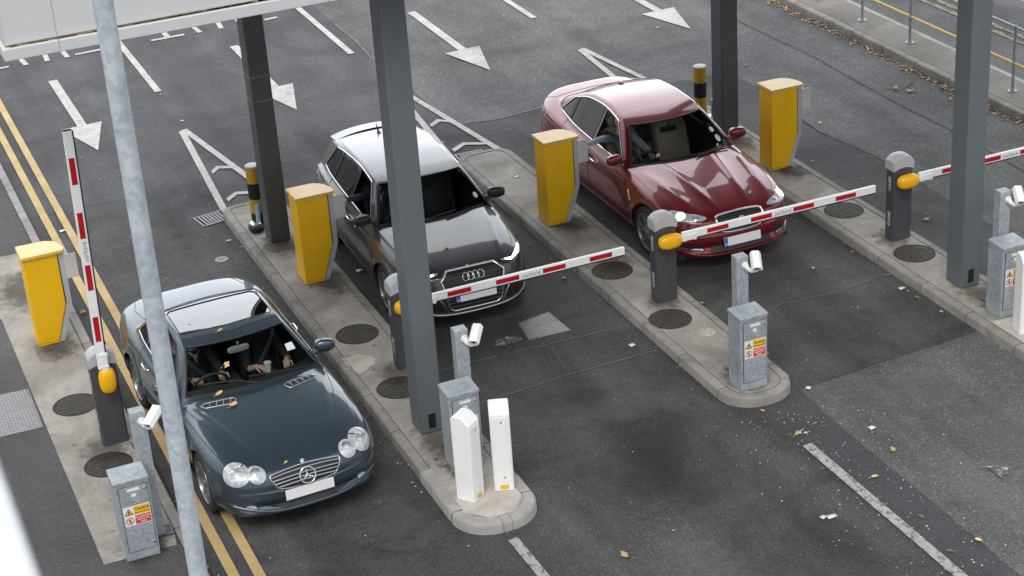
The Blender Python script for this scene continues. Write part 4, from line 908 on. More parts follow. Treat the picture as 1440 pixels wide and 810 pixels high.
# ------------------------------------------------------------------ cars
def catmull(pts, n=400, closed=False):
    pts = np.array(pts, float); N_ = len(pts); out = []
    idx = range(N_ if closed else N_-1)
    for i in idx:
        p1, p2 = pts[i], pts[(i+1) % N_]
        p0 = pts[(i-1) % N_] if (closed or i > 0) else 2*p1-p2
        p3 = pts[(i+2) % N_] if (closed or i < N_-2) else 2*p2-p1
        for k in range(24):
            t = k/24; out.append(0.5*((2*p1)+(-p0+p2)*t+(2*p0-5*p1+4*p2-p3)*t*t+(-p0+3*p1-3*p2+p3)*t**3))
    if not closed: out.append(pts[-1])
    out = np.array(out); d = np.r_[0, np.cumsum(np.linalg.norm(np.diff(out, axis=0), axis=1))]
    if closed:
        out = np.vstack([out, out[:1]]); d = np.r_[0, np.cumsum(np.linalg.norm(np.diff(out, axis=0), axis=1))]
        u = np.linspace(0, d[-1], n+1)[:-1]
    else: u = np.linspace(0, d[-1], n)
    return np.stack([np.interp(u, d, out[:, k]) for k in range(out.shape[1])], 1)
def smin(a, b, k):
    h = np.clip(0.5+0.5*(b-a)/k, 0, 1); return b*(1-h)+a*h-k*h*(1-h)
def smax(a, b, k): return -smin(-a, -b, k)
def gs(x, s_): return np.exp(-(x/s_)**2)
def inpoly(p, poly):
    x, y = p; c_ = False; n = len(poly); j = n-1
    for i in range(n):
        xi, yi = poly[i]; xj, yj = poly[j]
        if (yi > y) != (yj > y) and x < (xj-xi)*(y-yi)/(yj-yi)+xi: c_ = not c_
        j = i
    return c_
def inpoly_np(P_, poly):
    x, y = P_[:, 0], P_[:, 1]; c_ = np.zeros(len(P_), bool); n = len(poly); j = n-1
    for i in range(n):
        xi, yi = poly[i]; xj, yj = poly[j]
        if yi != yj: c_ ^= ((yi > y) != (yj > y)) & (x < (xj-xi)*(y-yi)/(yj-yi)+xi)
        j = i
    return c_
def resamp(poly, st, closed=True):
    out = []; n = len(poly)
    for i in range(n if closed else n-1):
        a, b = np.array(poly[i], float), np.array(poly[(i+1) % n], float); k = max(1, int(round(np.linalg.norm(b-a)/st)))
        out += [tuple(a+(b-a)*t/k) for t in range(k)]
    if not closed: out.append(tuple(poly[-1]))
    return out
def cdt(loops, lattice, eps=1e-6):
    vs, es = [], []
    for lp_ in loops:
        o = len(vs); n = len(lp_); vs += [Vector(p) for p in lp_]; es += [(o+i, o+(i+1) % n) for i in range(n)]
    vs += [Vector(p) for p in lattice]
    v, e, f, *_ = delaunay_2d_cdt(vs, es, [], 0, eps)
    return np.array([(q.x, q.y) for q in v]), [tuple(t) for t in f]

class Car:
    def __init__(s, P):
        P = dict(P); y0_, k_ = P.get('rear_fit', (99, 1))
        fy = lambda y: y if y <= y0_ else y0_+(y-y0_)*k_
        for key in ('zs', 'zb', 'zc', 'zr', 'belt_w', 'belt_z'): P[key] = [(fy(y), v) for y, v in P[key]]
        P['plan'] = [(x*P.get('slim', 1), fy(y)) for x, y in P['plan']]; P['fy'] = fy
        if P['rearglass']: P['rearglass'] = (fy(P['rearglass'][0]), fy(P['rearglass'][1]), P['rearglass'][2])
        P['side'] = {k: (fy(a), fy(b), fy(a+fa)-fy(a), fy(b+fb)-fy(b)) for k, (a, b, fa, fb) in P['side'].items()}
        P['cab_end'] = fy(P['cab_end']); P['shelf'] = tuple(fy(v) for v in P['shelf']); P['wb'] = fy(P['foh']+P['wb'])-P['foh']
        s.__dict__.update(P)
        s.plan_pts = catmull(s.plan, 260)
        s.fzs, s.fzb = pc(*zip(*s.zs)), pc(*zip(*s.zb)); s.fzc = pc(*zip(*s.zc)); s.fzr = pc(*zip(*s.zr))
        s.fwb, s.fzbelt = pc(*zip(*s.belt_w)), pc(*zip(*s.belt_z))
        s.fdS, s.fdF, s.fdR = pc(*zip(*s.dS)), pc(*zip(*s.dF)), pc(*zip(*s.dR))
        y = s.plan_pts[:, 1]; y = np.maximum.accumulate(y+np.arange(len(y))*1e-7); s.ring_y, s.ring_x = y, s.plan_pts[:, 0]
        t = np.gradient(s.plan_pts, axis=0); t /= np.linalg.norm(t, axis=1)[:, None]
        s.nrm = np.stack([t[:, 1], -t[:, 0]], 1); s.nrm[0] = (0, -1); s.nrm[-1] = (0, 1)
        s.L = y[-1]
    def X(s, y): return np.interp(y, s.ring_y, s.ring_x)
    def base(s, x, y):
        X_ = np.maximum(s.X(y), 1e-4); u = np.clip(np.abs(x)/X_, 0, 1)
        zs, zc = s.fzs(y), s.fzc(y)
        z = zs+(zc-zs)*(1-u**s.p)**(1/s.q)
        return z+s.hood(np.abs(x), y)
    def gside(s, x, y): return s.fzbelt(y)+(s.fwb(y)-np.abs(x))*s.tan
    def gtop(s, x, y):
        k = (np.abs(x)/0.7)**2; f = np.clip((s.ymid-y)/s.ymid, 0, 1); r = np.clip((y-s.ymid)/(s.L-s.ymid), 0, 1)
        yy = y-s.bowf*k*np.minimum(1, f*2.2)+s.bowr*k*np.minimum(1, r*2.2)
        return s.fzr(yy)-s.crown*k*s.fcr(y)
    def fcr(s, y): return 1.0
    def G(s, x, y): return smin(s.gtop(x, y), s.gside(x, y), s.krail)
    def top(s, x, y):
        x, y = np.asarray(x, float), np.asarray(y, float)
        return smax(s.base(x, y), s.G(x, y), 0.022)
    def ridge(s, y):
        xs = np.linspace(0.2, 0.85, 400); d = s.gtop(xs, y)-s.gside(xs, y); i = np.argmax(d > 0)
        return float(xs[i]), float(s.G(xs[i], y)), float(s.gtop(xs[i], y))
    def xat(s, y, z):
        xs = np.linspace(0.30, float(s.X(y))-0.002, 500); zz = s.top(xs, np.full(500, y)); k = np.where(zz >= z)[0]
        return float(xs[k[-1]]) if len(k) else 0.3
    def wall(s, i, v):
        """i: float index on the half outline, v 0..1 -> x,y,z on the right (+x) side"""
        px = np.interp(i, np.arange(260), s.plan_pts[:, 0]); py = np.interp(i, np.arange(260), s.plan_pts[:, 1])
        nx = np.interp(i, np.arange(260), s.nrm[:, 0]); ny = np.interp(i, np.arange(260), s.nrm[:, 1])
        wS = nx**2; wF = np.where(ny < 0, ny**2, 0); wR = np.where(ny > 0, ny**2, 0)
        d = s.fdS(v)*wS+s.fdF(v)*wF+s.fdR(v)*wR
        zs = s.top(np.maximum(px, 0)*0.9999, py) if False else s.fzs(py); zb = s.fzb(py); z = zb+(zs-zb)*v
        for yc in (s.foh, s.foh+s.wb):
            r = np.hypot(py-yc, z-s.rw); d = d-s.flare*wS*np.exp(-((r-s.ra-0.015)/0.055)**2)*(v < 0.999)*(1-v**6)
        return px-nx*d, py-ny*d, z
def make_car(name, P, paint, label, loc, rz, cat='car'):
    C_ = Car(P); root = empty(name, loc, rz, label=label, cat=cat)
    S = C_; ring = [(float(x), float(y)) for x, y in S.plan_pts]
    loop = ring+[(-x, y) for x, y in ring[::-1] if x > 1e-6]
    if ring[0][0] < 1e-6 and loop[0] == loop[-1]: loop = loop[:-1]
    # windows as loops in plan (x, y)
    wins = {}
    ws = S.windscreen                       # y of base and header at the centre line, margins
    def front_loop(y0, y1, m, back=False, n=16):
        right = []
        for k in range(n+1):
            yc = y0+(y1-y0)*k/n
            # follow constant profile station: x at edge where side plane meets
            lo, hi = 0.2, 0.84
            for _ in range(30):
                x = (lo+hi)/2; b_ = (S.bowf if not back else -S.bowr)*(x/0.7)**2*0.9; d_ = S.gtop(x, yc+b_)-S.gside(x, yc+b_)
                if d_ > 0: hi = x
                else: lo = x
            x = lo-m; right.append((x, yc+(S.bowf if not back else -S.bowr)*(x/0.7)**2*0.9))
        def row(y, xe): return [(x, y+(S.bowf if not back else -S.bowr)*(x/0.7)**2*0.9) for x in np.linspace(-xe, xe, 16)[1:-1]]
        bot = row(y0, right[0][0]); top_ = row(y1, right[-1][0])[::-1]
        lp_ = right+top_+[(-x, y) for x, y in right[::-1]]+bot
        return resamp(lp_, 0.03)
    wins['windscreen'] = front_loop(ws[0], ws[1], ws[2])
    if S.rearglass: wins['rear_window'] = front_loop(S.rearglass[0], S.rearglass[1], S.rearglass[2], True)
    if S.roofglass:
        y0, y1, hw = S.roofglass; wins['roof_glass'] = resamp([(-hw+.03, y0+.02), (0, y0-0.03), (hw-.03, y0+.02), (hw, y0+.06), (hw-0.01, y1-.05), (hw-.05, y1), (0, y1-0.01), (-hw+.05, y1), (-hw+0.01, y1-.05), (-hw, y0+.06)], 0.03)
    side_zy = {}
    for nm, (ya, yb, fa, fb) in S.side.items():   # ya..yb at the belt; slanted ends fa, fb (shift at the top)
        n = 14; bot, top_ = [], []
        for k in range(n+1):
            y = ya+(yb-ya)*k/n; bot.append((y, float(S.fzbelt(y))+S.bm))
        for k in range(n+1):
            y = (ya+fa)+((yb+fb)-(ya+fa))*k/n; xr, zr_, zt = S.ridge(y); top_.append((y, max(zr_-S.tm, float(S.fzbelt(y))+S.bm+0.012)))
        lp_ = resamp(bot+top_[::-1], 0.028)
        lp_ = [tuple(q) for q in catmull(lp_, len(lp_), True)] if S.soft else lp_
        side_zy[nm] = lp_
        for sg, sn in ((1, 'R'), (-1, 'L')):
            l2 = [(sg*S.xat(y, z), y) for y, z in lp_]; wins[nm+'|'+sn] = l2 if sg > 0 else l2[::-1]
    st = 0.024
    lat = [(x+random.uniform(-1e-4, 1e-4), y+random.uniform(-1e-4, 1e-4)) for x in np.arange(-0.95, 0.951, st) for y in np.arange(0.0, S.L, st*1.15)]
    lat = np.array(lat); Xl = S.X(lat[:, 1]); lat = lat[np.abs(lat[:, 0]) < Xl-0.010]
    ey = np.minimum(lat[:, 1]-0.0, S.L-lat[:, 1]); lat = lat[ey > 0.004]
    for lp_ in wins.values():                # keep lattice points off the window outlines
        A = np.array(lp_); keep = np.ones(len(lat), bool)
        for a in A: keep &= (np.hypot(lat[:, 0]-a[0], lat[:, 1]-a[1]) > 0.009)
        lat = lat[keep]
    V2, F = cdt([loop]+list(wins.values()), lat)
    cen = np.array([V2[list(f)].mean(0) for f in F]); inside = inpoly_np(cen, loop)
    lab = np.full(len(F), '', object)
    for nm, lp_ in wins.items(): lab[inpoly_np(cen, lp_) & inside] = nm
    Z = S.top(V2[:, 0], V2[:, 1]); e = 0.0015
    gx = (S.top(V2[:, 0]+e, V2[:, 1])-S.top(V2[:, 0]-e, V2[:, 1]))/(2*e); gy = (S.top(V2[:, 0], V2[:, 1]+e)-S.top(V2[:, 0], V2[:, 1]-e))/(2*e)
    NN = np.stack([-gx, -gy, np.ones_like(gx)], 1); NN /= np.linalg.norm(NN, axis=1)[:, None]
    V3 = np.stack([V2[:, 0], V2[:, 1], Z], 1)
    def sub(mask, off=0.0, extra=None):
        ids = {}; vs, fs = [], []
        for f in np.array(F, dtype=object)[mask] if False else [F[i] for i in np.where(mask)[0]]:
            g = []
            for i in f:
                if i not in ids: ids[i] = len(vs); vs.append(tuple(V3[i]+NN[i]*off))
                g.append(ids[i])
            fs.append(tuple(g))
        return vs, fs, ids
    def surf(nm_, vs, fs, m_, parent, normals=None):
        me = bpy.data.meshes.new(nm_); me.from_pydata(vs, [], fs); me.materials.append(m_); me.update(); me.shade_smooth()
        if normals is not None: me.normals_split_custom_set_from_vertices([tuple(n) for n in normals])
        o = bpy.data.objects.new(nm_, me); COL.objects.link(o); o.parent = parent; return o
    vs, fs, ids = sub(inside & (lab == '')); order = sorted(ids, key=ids.get)
    # wall: CDT in (outline index, v) with arches cut out
    li = np.arange(0, 259.01, 1.0); lv = np.r_[0, np.linspace(0.04, 0.985, 20), 1.0]
    hw = 10.0                                 # scale so that lattice is roughly square
    def inv(y, z):
        k = np.where(S.plan_pts[:, 0] > 0.7)[0]; i = np.interp(y, S.plan_pts[k, 1], k); zs, zb = float(S.fzs(y)), float(S.fzb(y)); return float(i), (z-zb)/(zs-zb)
    arches = []
    for yc in (S.foh, S.foh+S.wb):
        a = []
        for k in range(31):
            t = R(-28+236*k/30); i, v = inv(yc+S.ra*math.cos(t), S.rw+S.ra*math.sin(t)*S.arch_sq if math.sin(t) > 0 else S.rw+S.ra*math.sin(t)); a.append((i/hw*1.0, v*2.0))
        arches.append(a)
    outer = [(i/hw, 0.0) for i in li]+[(25.9, v*2) for v in lv[1:-1]]+[(i/hw, 2.0) for i in li[::-1]]+[(0.0, v*2) for v in lv[1:-1][::-1]]
    arches2 = [[(x, y) for x, y in a if y > 0.0] for a in arches]
    clo = [[(a[0][0], -0.15)]+a+[(a[-1][0], -0.15)] for a in arches2]
    latw = np.array([(i/hw+random.uniform(-1e-4, 1e-4), v*2+random.uniform(-1e-4, 1e-4)) for i in li[1:-1] for v in lv[1:-1]])
    for a in arches2:
        A = np.array(a); keep = np.ones(len(latw), bool)
        for q in A: keep &= np.hypot(latw[:, 0]-q[0], latw[:, 1]-q[1]) > 0.03
        latw = latw[keep]
    W2, WF = cdt([outer]+clo, latw); wc = np.array([W2[list(f)].mean(0) for f in WF])
    ok = (wc[:, 1] > 0) & (wc[:, 1] < 2) & (wc[:, 0] > 0) & (wc[:, 0] < 25.9)
    for a in clo: ok &= ~inpoly_np(wc, a)
    def wpos(a, b): return np.stack(S.wall(np.clip(a*hw, 0, 259), np.clip(b/2, 0, 1)), -1)
    W3 = wpos(W2[:, 0], W2[:, 1]); e = 0.02
    ti = wpos(W2[:, 0]+e, W2[:, 1])-wpos(W2[:, 0]-e, W2[:, 1]); tv = wpos(W2[:, 0], W2[:, 1]+e)-wpos(W2[:, 0], W2[:, 1]-e)
    WN = np.cross(ti, tv); l_ = np.linalg.norm(WN, axis=1)[:, None]; WN = WN/np.maximum(l_, 1e-9)
    # outward check
    WN *= np.sign(np.sum(WN*np.stack([W3[:, 0], (W3[:, 1]-S.L/2)*0.3, np.zeros(len(W3))], 1), 1))[:, None]+1e-9
    nv = [NN[i] for i in order]
    vs2, fs2, ns2 = list(vs), list(fs), list(nv)
    for sg in (1, -1):
        ids2 = {}
        for f in [WF[i] for i in np.where(ok)[0]]:
            g = []
            for i in f:
                if i not in ids2: ids2[i] = len(vs2); vs2.append((W3[i][0]*sg, W3[i][1], W3[i][2])); ns2.append((WN[i][0]*sg, WN[i][1], WN[i][2]))
                g.append(ids2[i])
            a, b, c_ = [np.array(vs2[q]) for q in g]; n_ = np.cross(b-a, c_-a)
            if np.dot(n_, ns2[g[0]]) < 0: g = g[::-1]
            fs2.append(tuple(g))
    body = surf('body', vs2, fs2, paint, root, ns2)
    # full closed surface for ray casting
    bv = [tuple(q) for q in V3]+[tuple(q) for q in W3]+[(-q[0], q[1], q[2]) for q in W3]
    nV, nW = len(V3), len(W3)
    bf = [F[i] for i in np.where(inside)[0]]
    okb = (wc[:, 1] > 0) & (wc[:, 1] < 2)
    for i in np.where(okb)[0]:
        f = WF[i]; bf.append(tuple(nV+k for k in f)); bf.append(tuple(nV+nW+k for k in f))
    bvh = BVHTree.FromPolygons(bv, bf)
    rib = {}
    for nm, lp_ in wins.items():
        v_, f_, id_ = sub(lab == nm, -0.004); od = sorted(id_, key=id_.get)
        kind = nm.split('|')[0]
        gm = S.glassmat.get(kind, M['glass'])
        if kind+'|'+nm[-1] in S.open and '|' in nm: pass
        else: surf('rear_quarter_window' if 'quarter' in kind else ('side_window' if '|' in nm else kind), v_, f_, gm, root, [NN[i] for i in od])
        rib[nm] = [(x, y, float(S.top(x, y))) for x, y in lp_]
    # headlining and pillars' inner faces
    m_ = inside & (lab == '') & (cen[:, 1] > ws[0]) & (cen[:, 1] < S.cab_end) & (np.abs(cen[:, 0]) < 0.80)
    zc_ = S.top(cen[:, 0], cen[:, 1]); m_ &= zc_ > S.fzbelt(cen[:, 1])+0.02
    v_, f_, id_ = sub(m_, -0.02); surf('headlining', v_, f_, M['inner'], root)
    # --- helpers on this car
    H = {}
    def cast(o, d):
        r = bvh.ray_cast(Vector(o), Vector(d).normalized(), 8); return (r[0], r[1]) if r[0] is not None else (None, None)
    def on(direction, a, b):
        """direction: 'F' (x,z) from the front, 'L'/'R' (y,z) from the sides, 'T' (x,y) from above, 'B' rear"""
        if abs(a) < 2e-3: a = 2e-3
        o, d = {'F': ((a, -2, b), (0, 1, 0)), 'B': ((a, S.L+2, b), (0, -1, 0)), 'L': ((-3, a, b), (1, 0, 0)), 'R': ((3, a, b), (-1, 0, 0)), 'T': ((a, b, 4), (0, 0, -1))}[direction] if isinstance(direction, str) else (direction[0]+direction[1]*a+direction[2]*b, direction[3])
        p, n = cast(o, d)
        if p is None: return None, None
        if n.dot(Vector(d)) > 0: n = -n
        return p, n
    def patch(nm_, direction, poly, m_, off=0.003, st=0.02, parent=root, label=None, dome=0.0):
        poly = resamp(poly, st); a = np.array(poly); x0, y0 = a.min(0); x1, y1 = a.max(0)
        lt = np.array([(x+random.uniform(-1e-5, 1e-5), y) for x in np.arange(x0, x1, st) for y in np.arange(y0, y1, st)]+[(1e3, 1e3)])
        lt = lt[inpoly_np(lt, poly)] if len(lt) else lt
        keep = np.ones(len(lt), bool)
        for q in a: keep &= np.hypot(lt[:, 0]-q[0], lt[:, 1]-q[1]) > st*0.4
        v2, f2 = cdt([poly], lt[keep]); c2 = np.array([v2[list(f)].mean(0) for f in f2]); okp = inpoly_np(c2, poly)
        vs, nn, good = [], [], []
        cc = a.mean(0); rr = np.linalg.norm(a-cc, axis=1).max()
        for q in v2:
            p, n = on(direction, q[0], q[1]); good.append(p is not None)
            if p is None: vs.append((0, 0, 0)); nn.append((0, 0, 1)); continue
            dm = dome*max(0, 1-(np.linalg.norm(q-cc)/rr)**2)
            vs.append(tuple(p+n*(off+dm))); nn.append(tuple(n))
        fs = []
        for f, k in zip(f2, okp):
            if not k or not all(good[i] for i in f): continue
            A_, B_, C2 = [Vector(vs[i]) for i in f]
            if (B_-A_).cross(C2-A_).dot(Vector(nn[f[0]])) < 0: f = f[::-1]
            fs.append(tuple(f))
        mb = MB(); mb.add(vs, fs)
        # skirt into the body so the patch has thickness
        o_ = len(mb.v); n = len(poly); idx = [int(np.argmin(np.linalg.norm(v2-np.array(q), axis=1))) for q in poly]
        mb.v += [tuple(Vector(vs[i])-Vector(nn[i])*(off+0.004)) for i in idx]
        mb.f += [(idx[k], idx[(k+1) % n], o_+(k+1) % n, o_+k) for k in range(n) if good[idx[k]] and good[idx[(k+1) % n]]]; mb.mi = [0]*len(mb.f)
        used = sorted({i for f in mb.f for i in f}); mp = {i: k for k, i in enumerate(used)}
        mb.v = [mb.v[i] for i in used]; mb.f = [tuple(mp[i] for i in f) for f in mb.f]
        ob = mb.build(nm_, m_, parent, ang=50, label=label, weld='keep'); return ob
    def line(nm_, direction, pts, r, m_, off=0.0, closed=False, st=0.03, parent=root, n=6):
        pts = resamp(pts, st, closed); out = []
        for a, b in pts:
            p, nn = on(direction, a, b)
            if p is not None: out.append(p+nn*off)
        mb = MB(); mb.tube(out, r, n, closed); return mb.build(nm_, m_, parent, ang=70)
    H.update(S=S, root=root, cast=cast, on=on, patch=patch, line=line, rib=rib, body=body, paint=paint)
    # window surrounds
    for nm, pts in rib.items():
        kind = nm.split('|')[0]; r, mm = S.trim.get(kind, (0.006, M['trim']))
        mb = MB(); mb.tube(pts, r, 6, True); mb.build('window_surround', mm, root, ang=70)
    # wheels and arch liners
    for k, yc in enumerate((S.foh, S.foh+S.wb)):
        for sg in (-1, 1):
            wheel(root, sg, S.W-S.tyre_in, yc, S.rw, S)
            mb = MB(); mb.lathe([(S.ra+0.012, 0), (S.ra+0.012, 0.30), (0.0, 0.30)], 32, frame((sg*(S.W-0.035), yc, S.rw), (0, 1, 0), (0, 0, 1), (-sg, 0, 0)), a0=R(-20), a1=R(200)); mb.build('arch_liner', M['inner'], root, weld=False)
    mb = MB(); mb.box(-S.W+0.16, S.W-0.16, 0.25, S.L-0.3, 0.17, 0.21); mb.build('floor_pan', M['inner'], root)
    cabin(H); return H
def wheel(root, sg, xo, yc, rw, S):
    o = empty('wheel', (sg*xo, yc, rw)); o.parent = root
    T_ = frame((0, 0, 0), (0, 1, 0), (0, 0, 1), (sg, 0, 0)); w_ = S.tw; rr = S.rr
    mb = MB(); mb.lathe([(rr, -w_), (rw-0.03, -w_), (rw-0.006, -w_+0.02), (rw, -w_+0.05), (rw, -0.04), (rw-0.008, -0.014), (rw-0.035, -0.002), (rr+0.02, 0.0), (rr, -0.008)], 44, T_)
    mb.build('tyre', M['tyre'], o, ang=60)
    mb = MB(); mb.lathe([(rr+0.003, -0.010), (rr+0.001, 0.0), (rr-0.012, 0.001), (rr-0.018, -0.02), (rr-0.02, -0.12)], 44, T_)
    n = S.spokes; pair = S.pair
    for k in range(n):
        for dd in ((-pair, pair) if pair else (0,)):
            a = 2*math.pi*k/n+dd; A = T_ @ Matrix.Rotation(a, 4, 'Z'); r0, r1 = 0.035, rr-0.008; wi, wo_ = (0.024, 0.017) if pair else (0.036, 0.026)
            mb.add([A @ Vector(q) for q in ((r0, -wi, -0.012), (r1, -wo_, -0.010), (r1, wo_, -0.010), (r0, wi, -0.012), (r0, -wi, -0.05), (r1, -wo_, -0.035), (r1, wo_, -0.035), (r0, wi, -0.05))], [(0, 1, 2, 3), (7, 6, 5, 4), (0, 4, 5, 1), (1, 5, 6, 2), (2, 6, 7, 3), (3, 7, 4, 0)])
    mb.lathe([(0.055, -0.05), (0.052, -0.008), (0.03, -0.004), (0, -0.004)], 24, T_)
    mb.build('rim', M['rim'], o, ang=40, bevel=0.0)
    mb = MB(); mb.lathe([(0.155, -0.07), (0.155, -0.06), (0, -0.06)], 32, T_); mb.lathe([(rr-0.015, -0.12), (0, -0.12)], 32, T_); mb.build('brake_disc', M['rim_dark'], o, weld=False)
    mb = MB(); mb.lathe([(0.024, -0.003), (0.022, 0.0005), (0, 0.001)], 20, T_); mb.build('hub_cap', M['chrome_satin'], o)
def seat(root, x, y, z, m_, rear=False):
    o = empty('seat', (x, y, z)); o.parent = root
    mb = MB(); mb.ell((0, 0, 0.0), (0.25, 0.26, 0.085), 22, 10, Matrix.Rotation(R(-7), 3, 'X').to_4x4(), 0, 0.5, 0.55); mb.build('cushion', m_, o, ang=70)
    T_ = Matrix.Rotation(R(-20), 4, 'X')
    mb = MB(); mb.ell((0, 0.30, 0.31), (0.245, 0.075, 0.34), 24, 14, T_, 0, 0.45, 0.55)
    for sg in (-1, 1): mb.ell((sg*0.205, 0.25, 0.27), (0.045, 0.085, 0.27), 12, 10, T_, 0, 0.6, 0.7)
    mb.build('backrest', m_, o, ang=70)
    mb = MB()
    for k in range(6): mb.tube([(-0.15, 0.205+0.028*k, 0.14+0.075*k), (0, 0.198+0.028*k, 0.14+0.075*k), (0.15, 0.205+0.028*k, 0.14+0.075*k)], 0.004, 5)
    mb.build('stitching', M['inner'] if m_ is not M['leather_w'] else mat('seam_brown', (0.22, 0.18, 0.13), 0.7), o, ang=70)
    mb = MB(); mb.ell((0, 0.435, 0.70), (0.13, 0.05, 0.09), 18, 10, T_ if False else None, 0, 0.6, 0.7); mb.build('headrest', m_, o, ang=70)
    return o
def cabin(H):
    S, root = H['S'], H['root']; y0, y1 = S.windscreen[0]-0.02, S.cab_end
    zb = float(S.fzbelt(y0+0.5))
    mb = MB(); hwid = S.W-0.165
    mb.box(-hwid, hwid, y0-0.1, y1, 0.24, 0.27); mb.build('cabin_floor', M['inner'], root)
    for sg in (-1, 1):
        mb = MB(); mb.prism([(y0-0.1, 0.25), (y1, 0.25), (y1, zb-0.02), (y0+0.2, zb-0.05), (y0-0.1, zb-0.10)], *sorted((sg*hwid, sg*(hwid+0.02))), 'x'); mb.build('door_card', M['inner'], root)
    mb = MB(); mb.box(-hwid, hwid, y1, y1+0.03, 0.25, zb+0.0); mb.build('rear_bulkhead', M['inner'], root)
    mb = MB(); mb.box(-hwid, hwid, S.shelf[0], S.shelf[1], zb-0.04, zb-0.02); mb.build('parcel_shelf', M['inner'], root)
    # dashboard: swept profile under the screen
    zt = float(S.top(0.0, S.windscreen[0]))-0.075; mb = MB()
    pr = [(y0+0.00, zt-0.25), (y0+0.03, zt-0.01), (y0+0.14, zt+0.0), (y0+0.25, zt-0.01), (y0+0.32, zt-0.03), (y0+0.35, zt-0.08), (y0+0.34, zt-0.20), (y0+0.32, zt-0.42)]
    xs = np.linspace(-hwid-0.0, hwid+0.0, 13)
    for x in xs:
        b_ = S.bowf*(x/0.7)**2*0.9
        for a, z in pr: mb.v.append((x, a+b_, z+(0.035*math.exp(-((x+0.36)/0.16)**2) if a > y0+0.2 and z > zt-0.1 else 0)))
    n = len(pr); mb.f = [(i*n+k, i*n+k+1, (i+1)*n+k+1, (i+1)*n+k) for i in range(len(xs)-1) for k in range(n-1)]; mb.mi = [0]*len(mb.f)
    mb.build('dashboard', M['dash'], root, ang=60)
    mb = MB(); mb.box(-0.11, 0.11, y0+0.5, S.seat_y+0.35, 0.27, 0.52); mb.build('centre_console', M['dash'], root, bevel=0.03)
    for x in (-0.37, 0.37): seat(root, x, S.seat_y, S.seat_z, S.leather)
    if S.rear_seat:
        for x in (-0.37, 0.37): seat(root, x, S.seat_y+0.88, S.seat_z+0.02, S.leather)
    st = empty('steering_wheel', (-0.37, S.wheel_y, S.wheel_z)); st.parent = root; st.rotation_euler = (R(-62), 0, 0)
    mb = MB(); mb.tube([(0.185*math.cos(2*math.pi*k/32), 0.185*math.sin(2*math.pi*k/32), 0) for k in range(32)], 0.016, 8, True); mb.build('wheel_rim', M['dash'], st, ang=70)
    mb = MB(); mb.ell((0, 0, -0.01), (0.07, 0.055, 0.03), 14, 8); mb.tube([(-0.18, 0, 0), (0, 0, -0.01), (0.18, 0, 0)], 0.014, 8); mb.tube([(0, 0, -0.01), (0, -0.18, 0)], 0.014, 8); mb.build('wheel_hub', M['dash'], st, ang=70)
    ym = S.windscreen[1]-0.02; zm = float(S.top(0, ym))-0.115
    mb = MB(); mb.ell((0, ym, zm), (0.125, 0.022, 0.038), 18, 10, None, 0, 0.5, 0.6); mb.tube([(0, ym-0.01, zm), (0, ym-0.01, zm+0.09)], 0.012, 8); mb.build('rear_view_mirror', M['cap'] if S.light_mirror else M['dash'], root, ang=70)
def door_mirror(H, sg, y, z, m_, size=1.0, x0=None, stalk=None, chrome=False):
    S, root = H['S'], H['root']; p, n = H['on']('R' if sg > 0 else 'L', y, z-0.03)
    x = p.x if p is not None else sg*0.8
    o = empty('door_mirror', (x, y, z)); o.parent = root
    w_ = 0.115*size
    mb = MB(); mb.ell((sg*(0.02+w_), 0.0, 0.035), (w_, 0.062*size, 0.072*size), 20, 12, Matrix.Rotation(R(-14*sg), 4, 'Z'), 0, 0.75, 0.75); mb.build('mirror_shell', m_, o, ang=70)
    mb = MB(); mb.tube([(-sg*0.02, 0, -0.025), (sg*0.07, -0.0, 0.0), (sg*0.12, 0, 0.01)], [0.03, 0.024, 0.02], 12); mb.build('stalk', stalk or m_, o, ang=70)
    mb = MB(); mb.ell((sg*(0.02+w_), 0.052*size, 0.035), (w_*0.86, 0.014, 0.058*size), 18, 8, Matrix.Rotation(R(-14*sg), 4, 'Z'), 0, 0.75, 0.75); mb.build('mirror_glass', M['chrome'], o, ang=70)
    if chrome:
        mb = MB(); mb.ell((sg*(0.025+w_), -0.006, -0.006), (w_*0.98, 0.062*size, 0.008), 18, 6, Matrix.Rotation(R(-14*sg), 4, 'Z')); mb.build('chrome_strip', M['chrome'], o, ang=70)
def ellipse(cx, cy, a, b, rot=0, n=28):
    return [(cx+a*math.cos(t)*math.cos(rot)-b*math.sin(t)*math.sin(rot), cy+a*math.cos(t)*math.sin(rot)+b*math.sin(t)*math.cos(rot)) for t in (2*math.pi*k/n for k in range(n))]
def plate(H, zc, w_=0.515, h=0.11, tilt=8, blue=False, dy=0.012, yaw=0):
    S, root = H['S'], H['root']; p, n = H['on']('F', 0.0, zc); y = p.y-dy
    o = empty('number_plate', (0, y, zc), 0); o.parent = root; o.rotation_euler = (R(-tilt), 0, 0)
    mb = MB(); mb.box(-w_/2, w_/2, -0.004, 0.006, -h/2, h/2); mb.build('plate_face', M['plate'], o, bevel=0.002)
    mb = MB(); mb.box(-w_/2-0.006, w_/2+0.006, 0.002, 0.05, -h/2-0.006, h/2+0.006); mb.build('plate_holder', M['trim'], o, bevel=0.002)
    if blue:
        mb = MB(); mb.box(-w_/2+0.001, -w_/2+0.048, -0.0055, -0.0045, -h/2+0.002, h/2-0.002); mb.build('blue_band', M['plate_blue'], o)
        mb = MB(); mb.box(-w_/2+0.015, -w_/2+0.034, -0.0065, -0.006, -h/2+0.018, -h/2+0.038); mb.build('band_print', M['white'], o)
    return y
def wiper(H, pts, name='wiper'):
    S = H['S']; out = [Vector((x, y, float(S.top(x, y))+dz)) for x, y, dz in pts]
    mb = MB(); mb.tube(out, [0.010]+[0.007]*(len(out)-1), 6); mb.build(name, M['trim'], H['root'], ang=70)

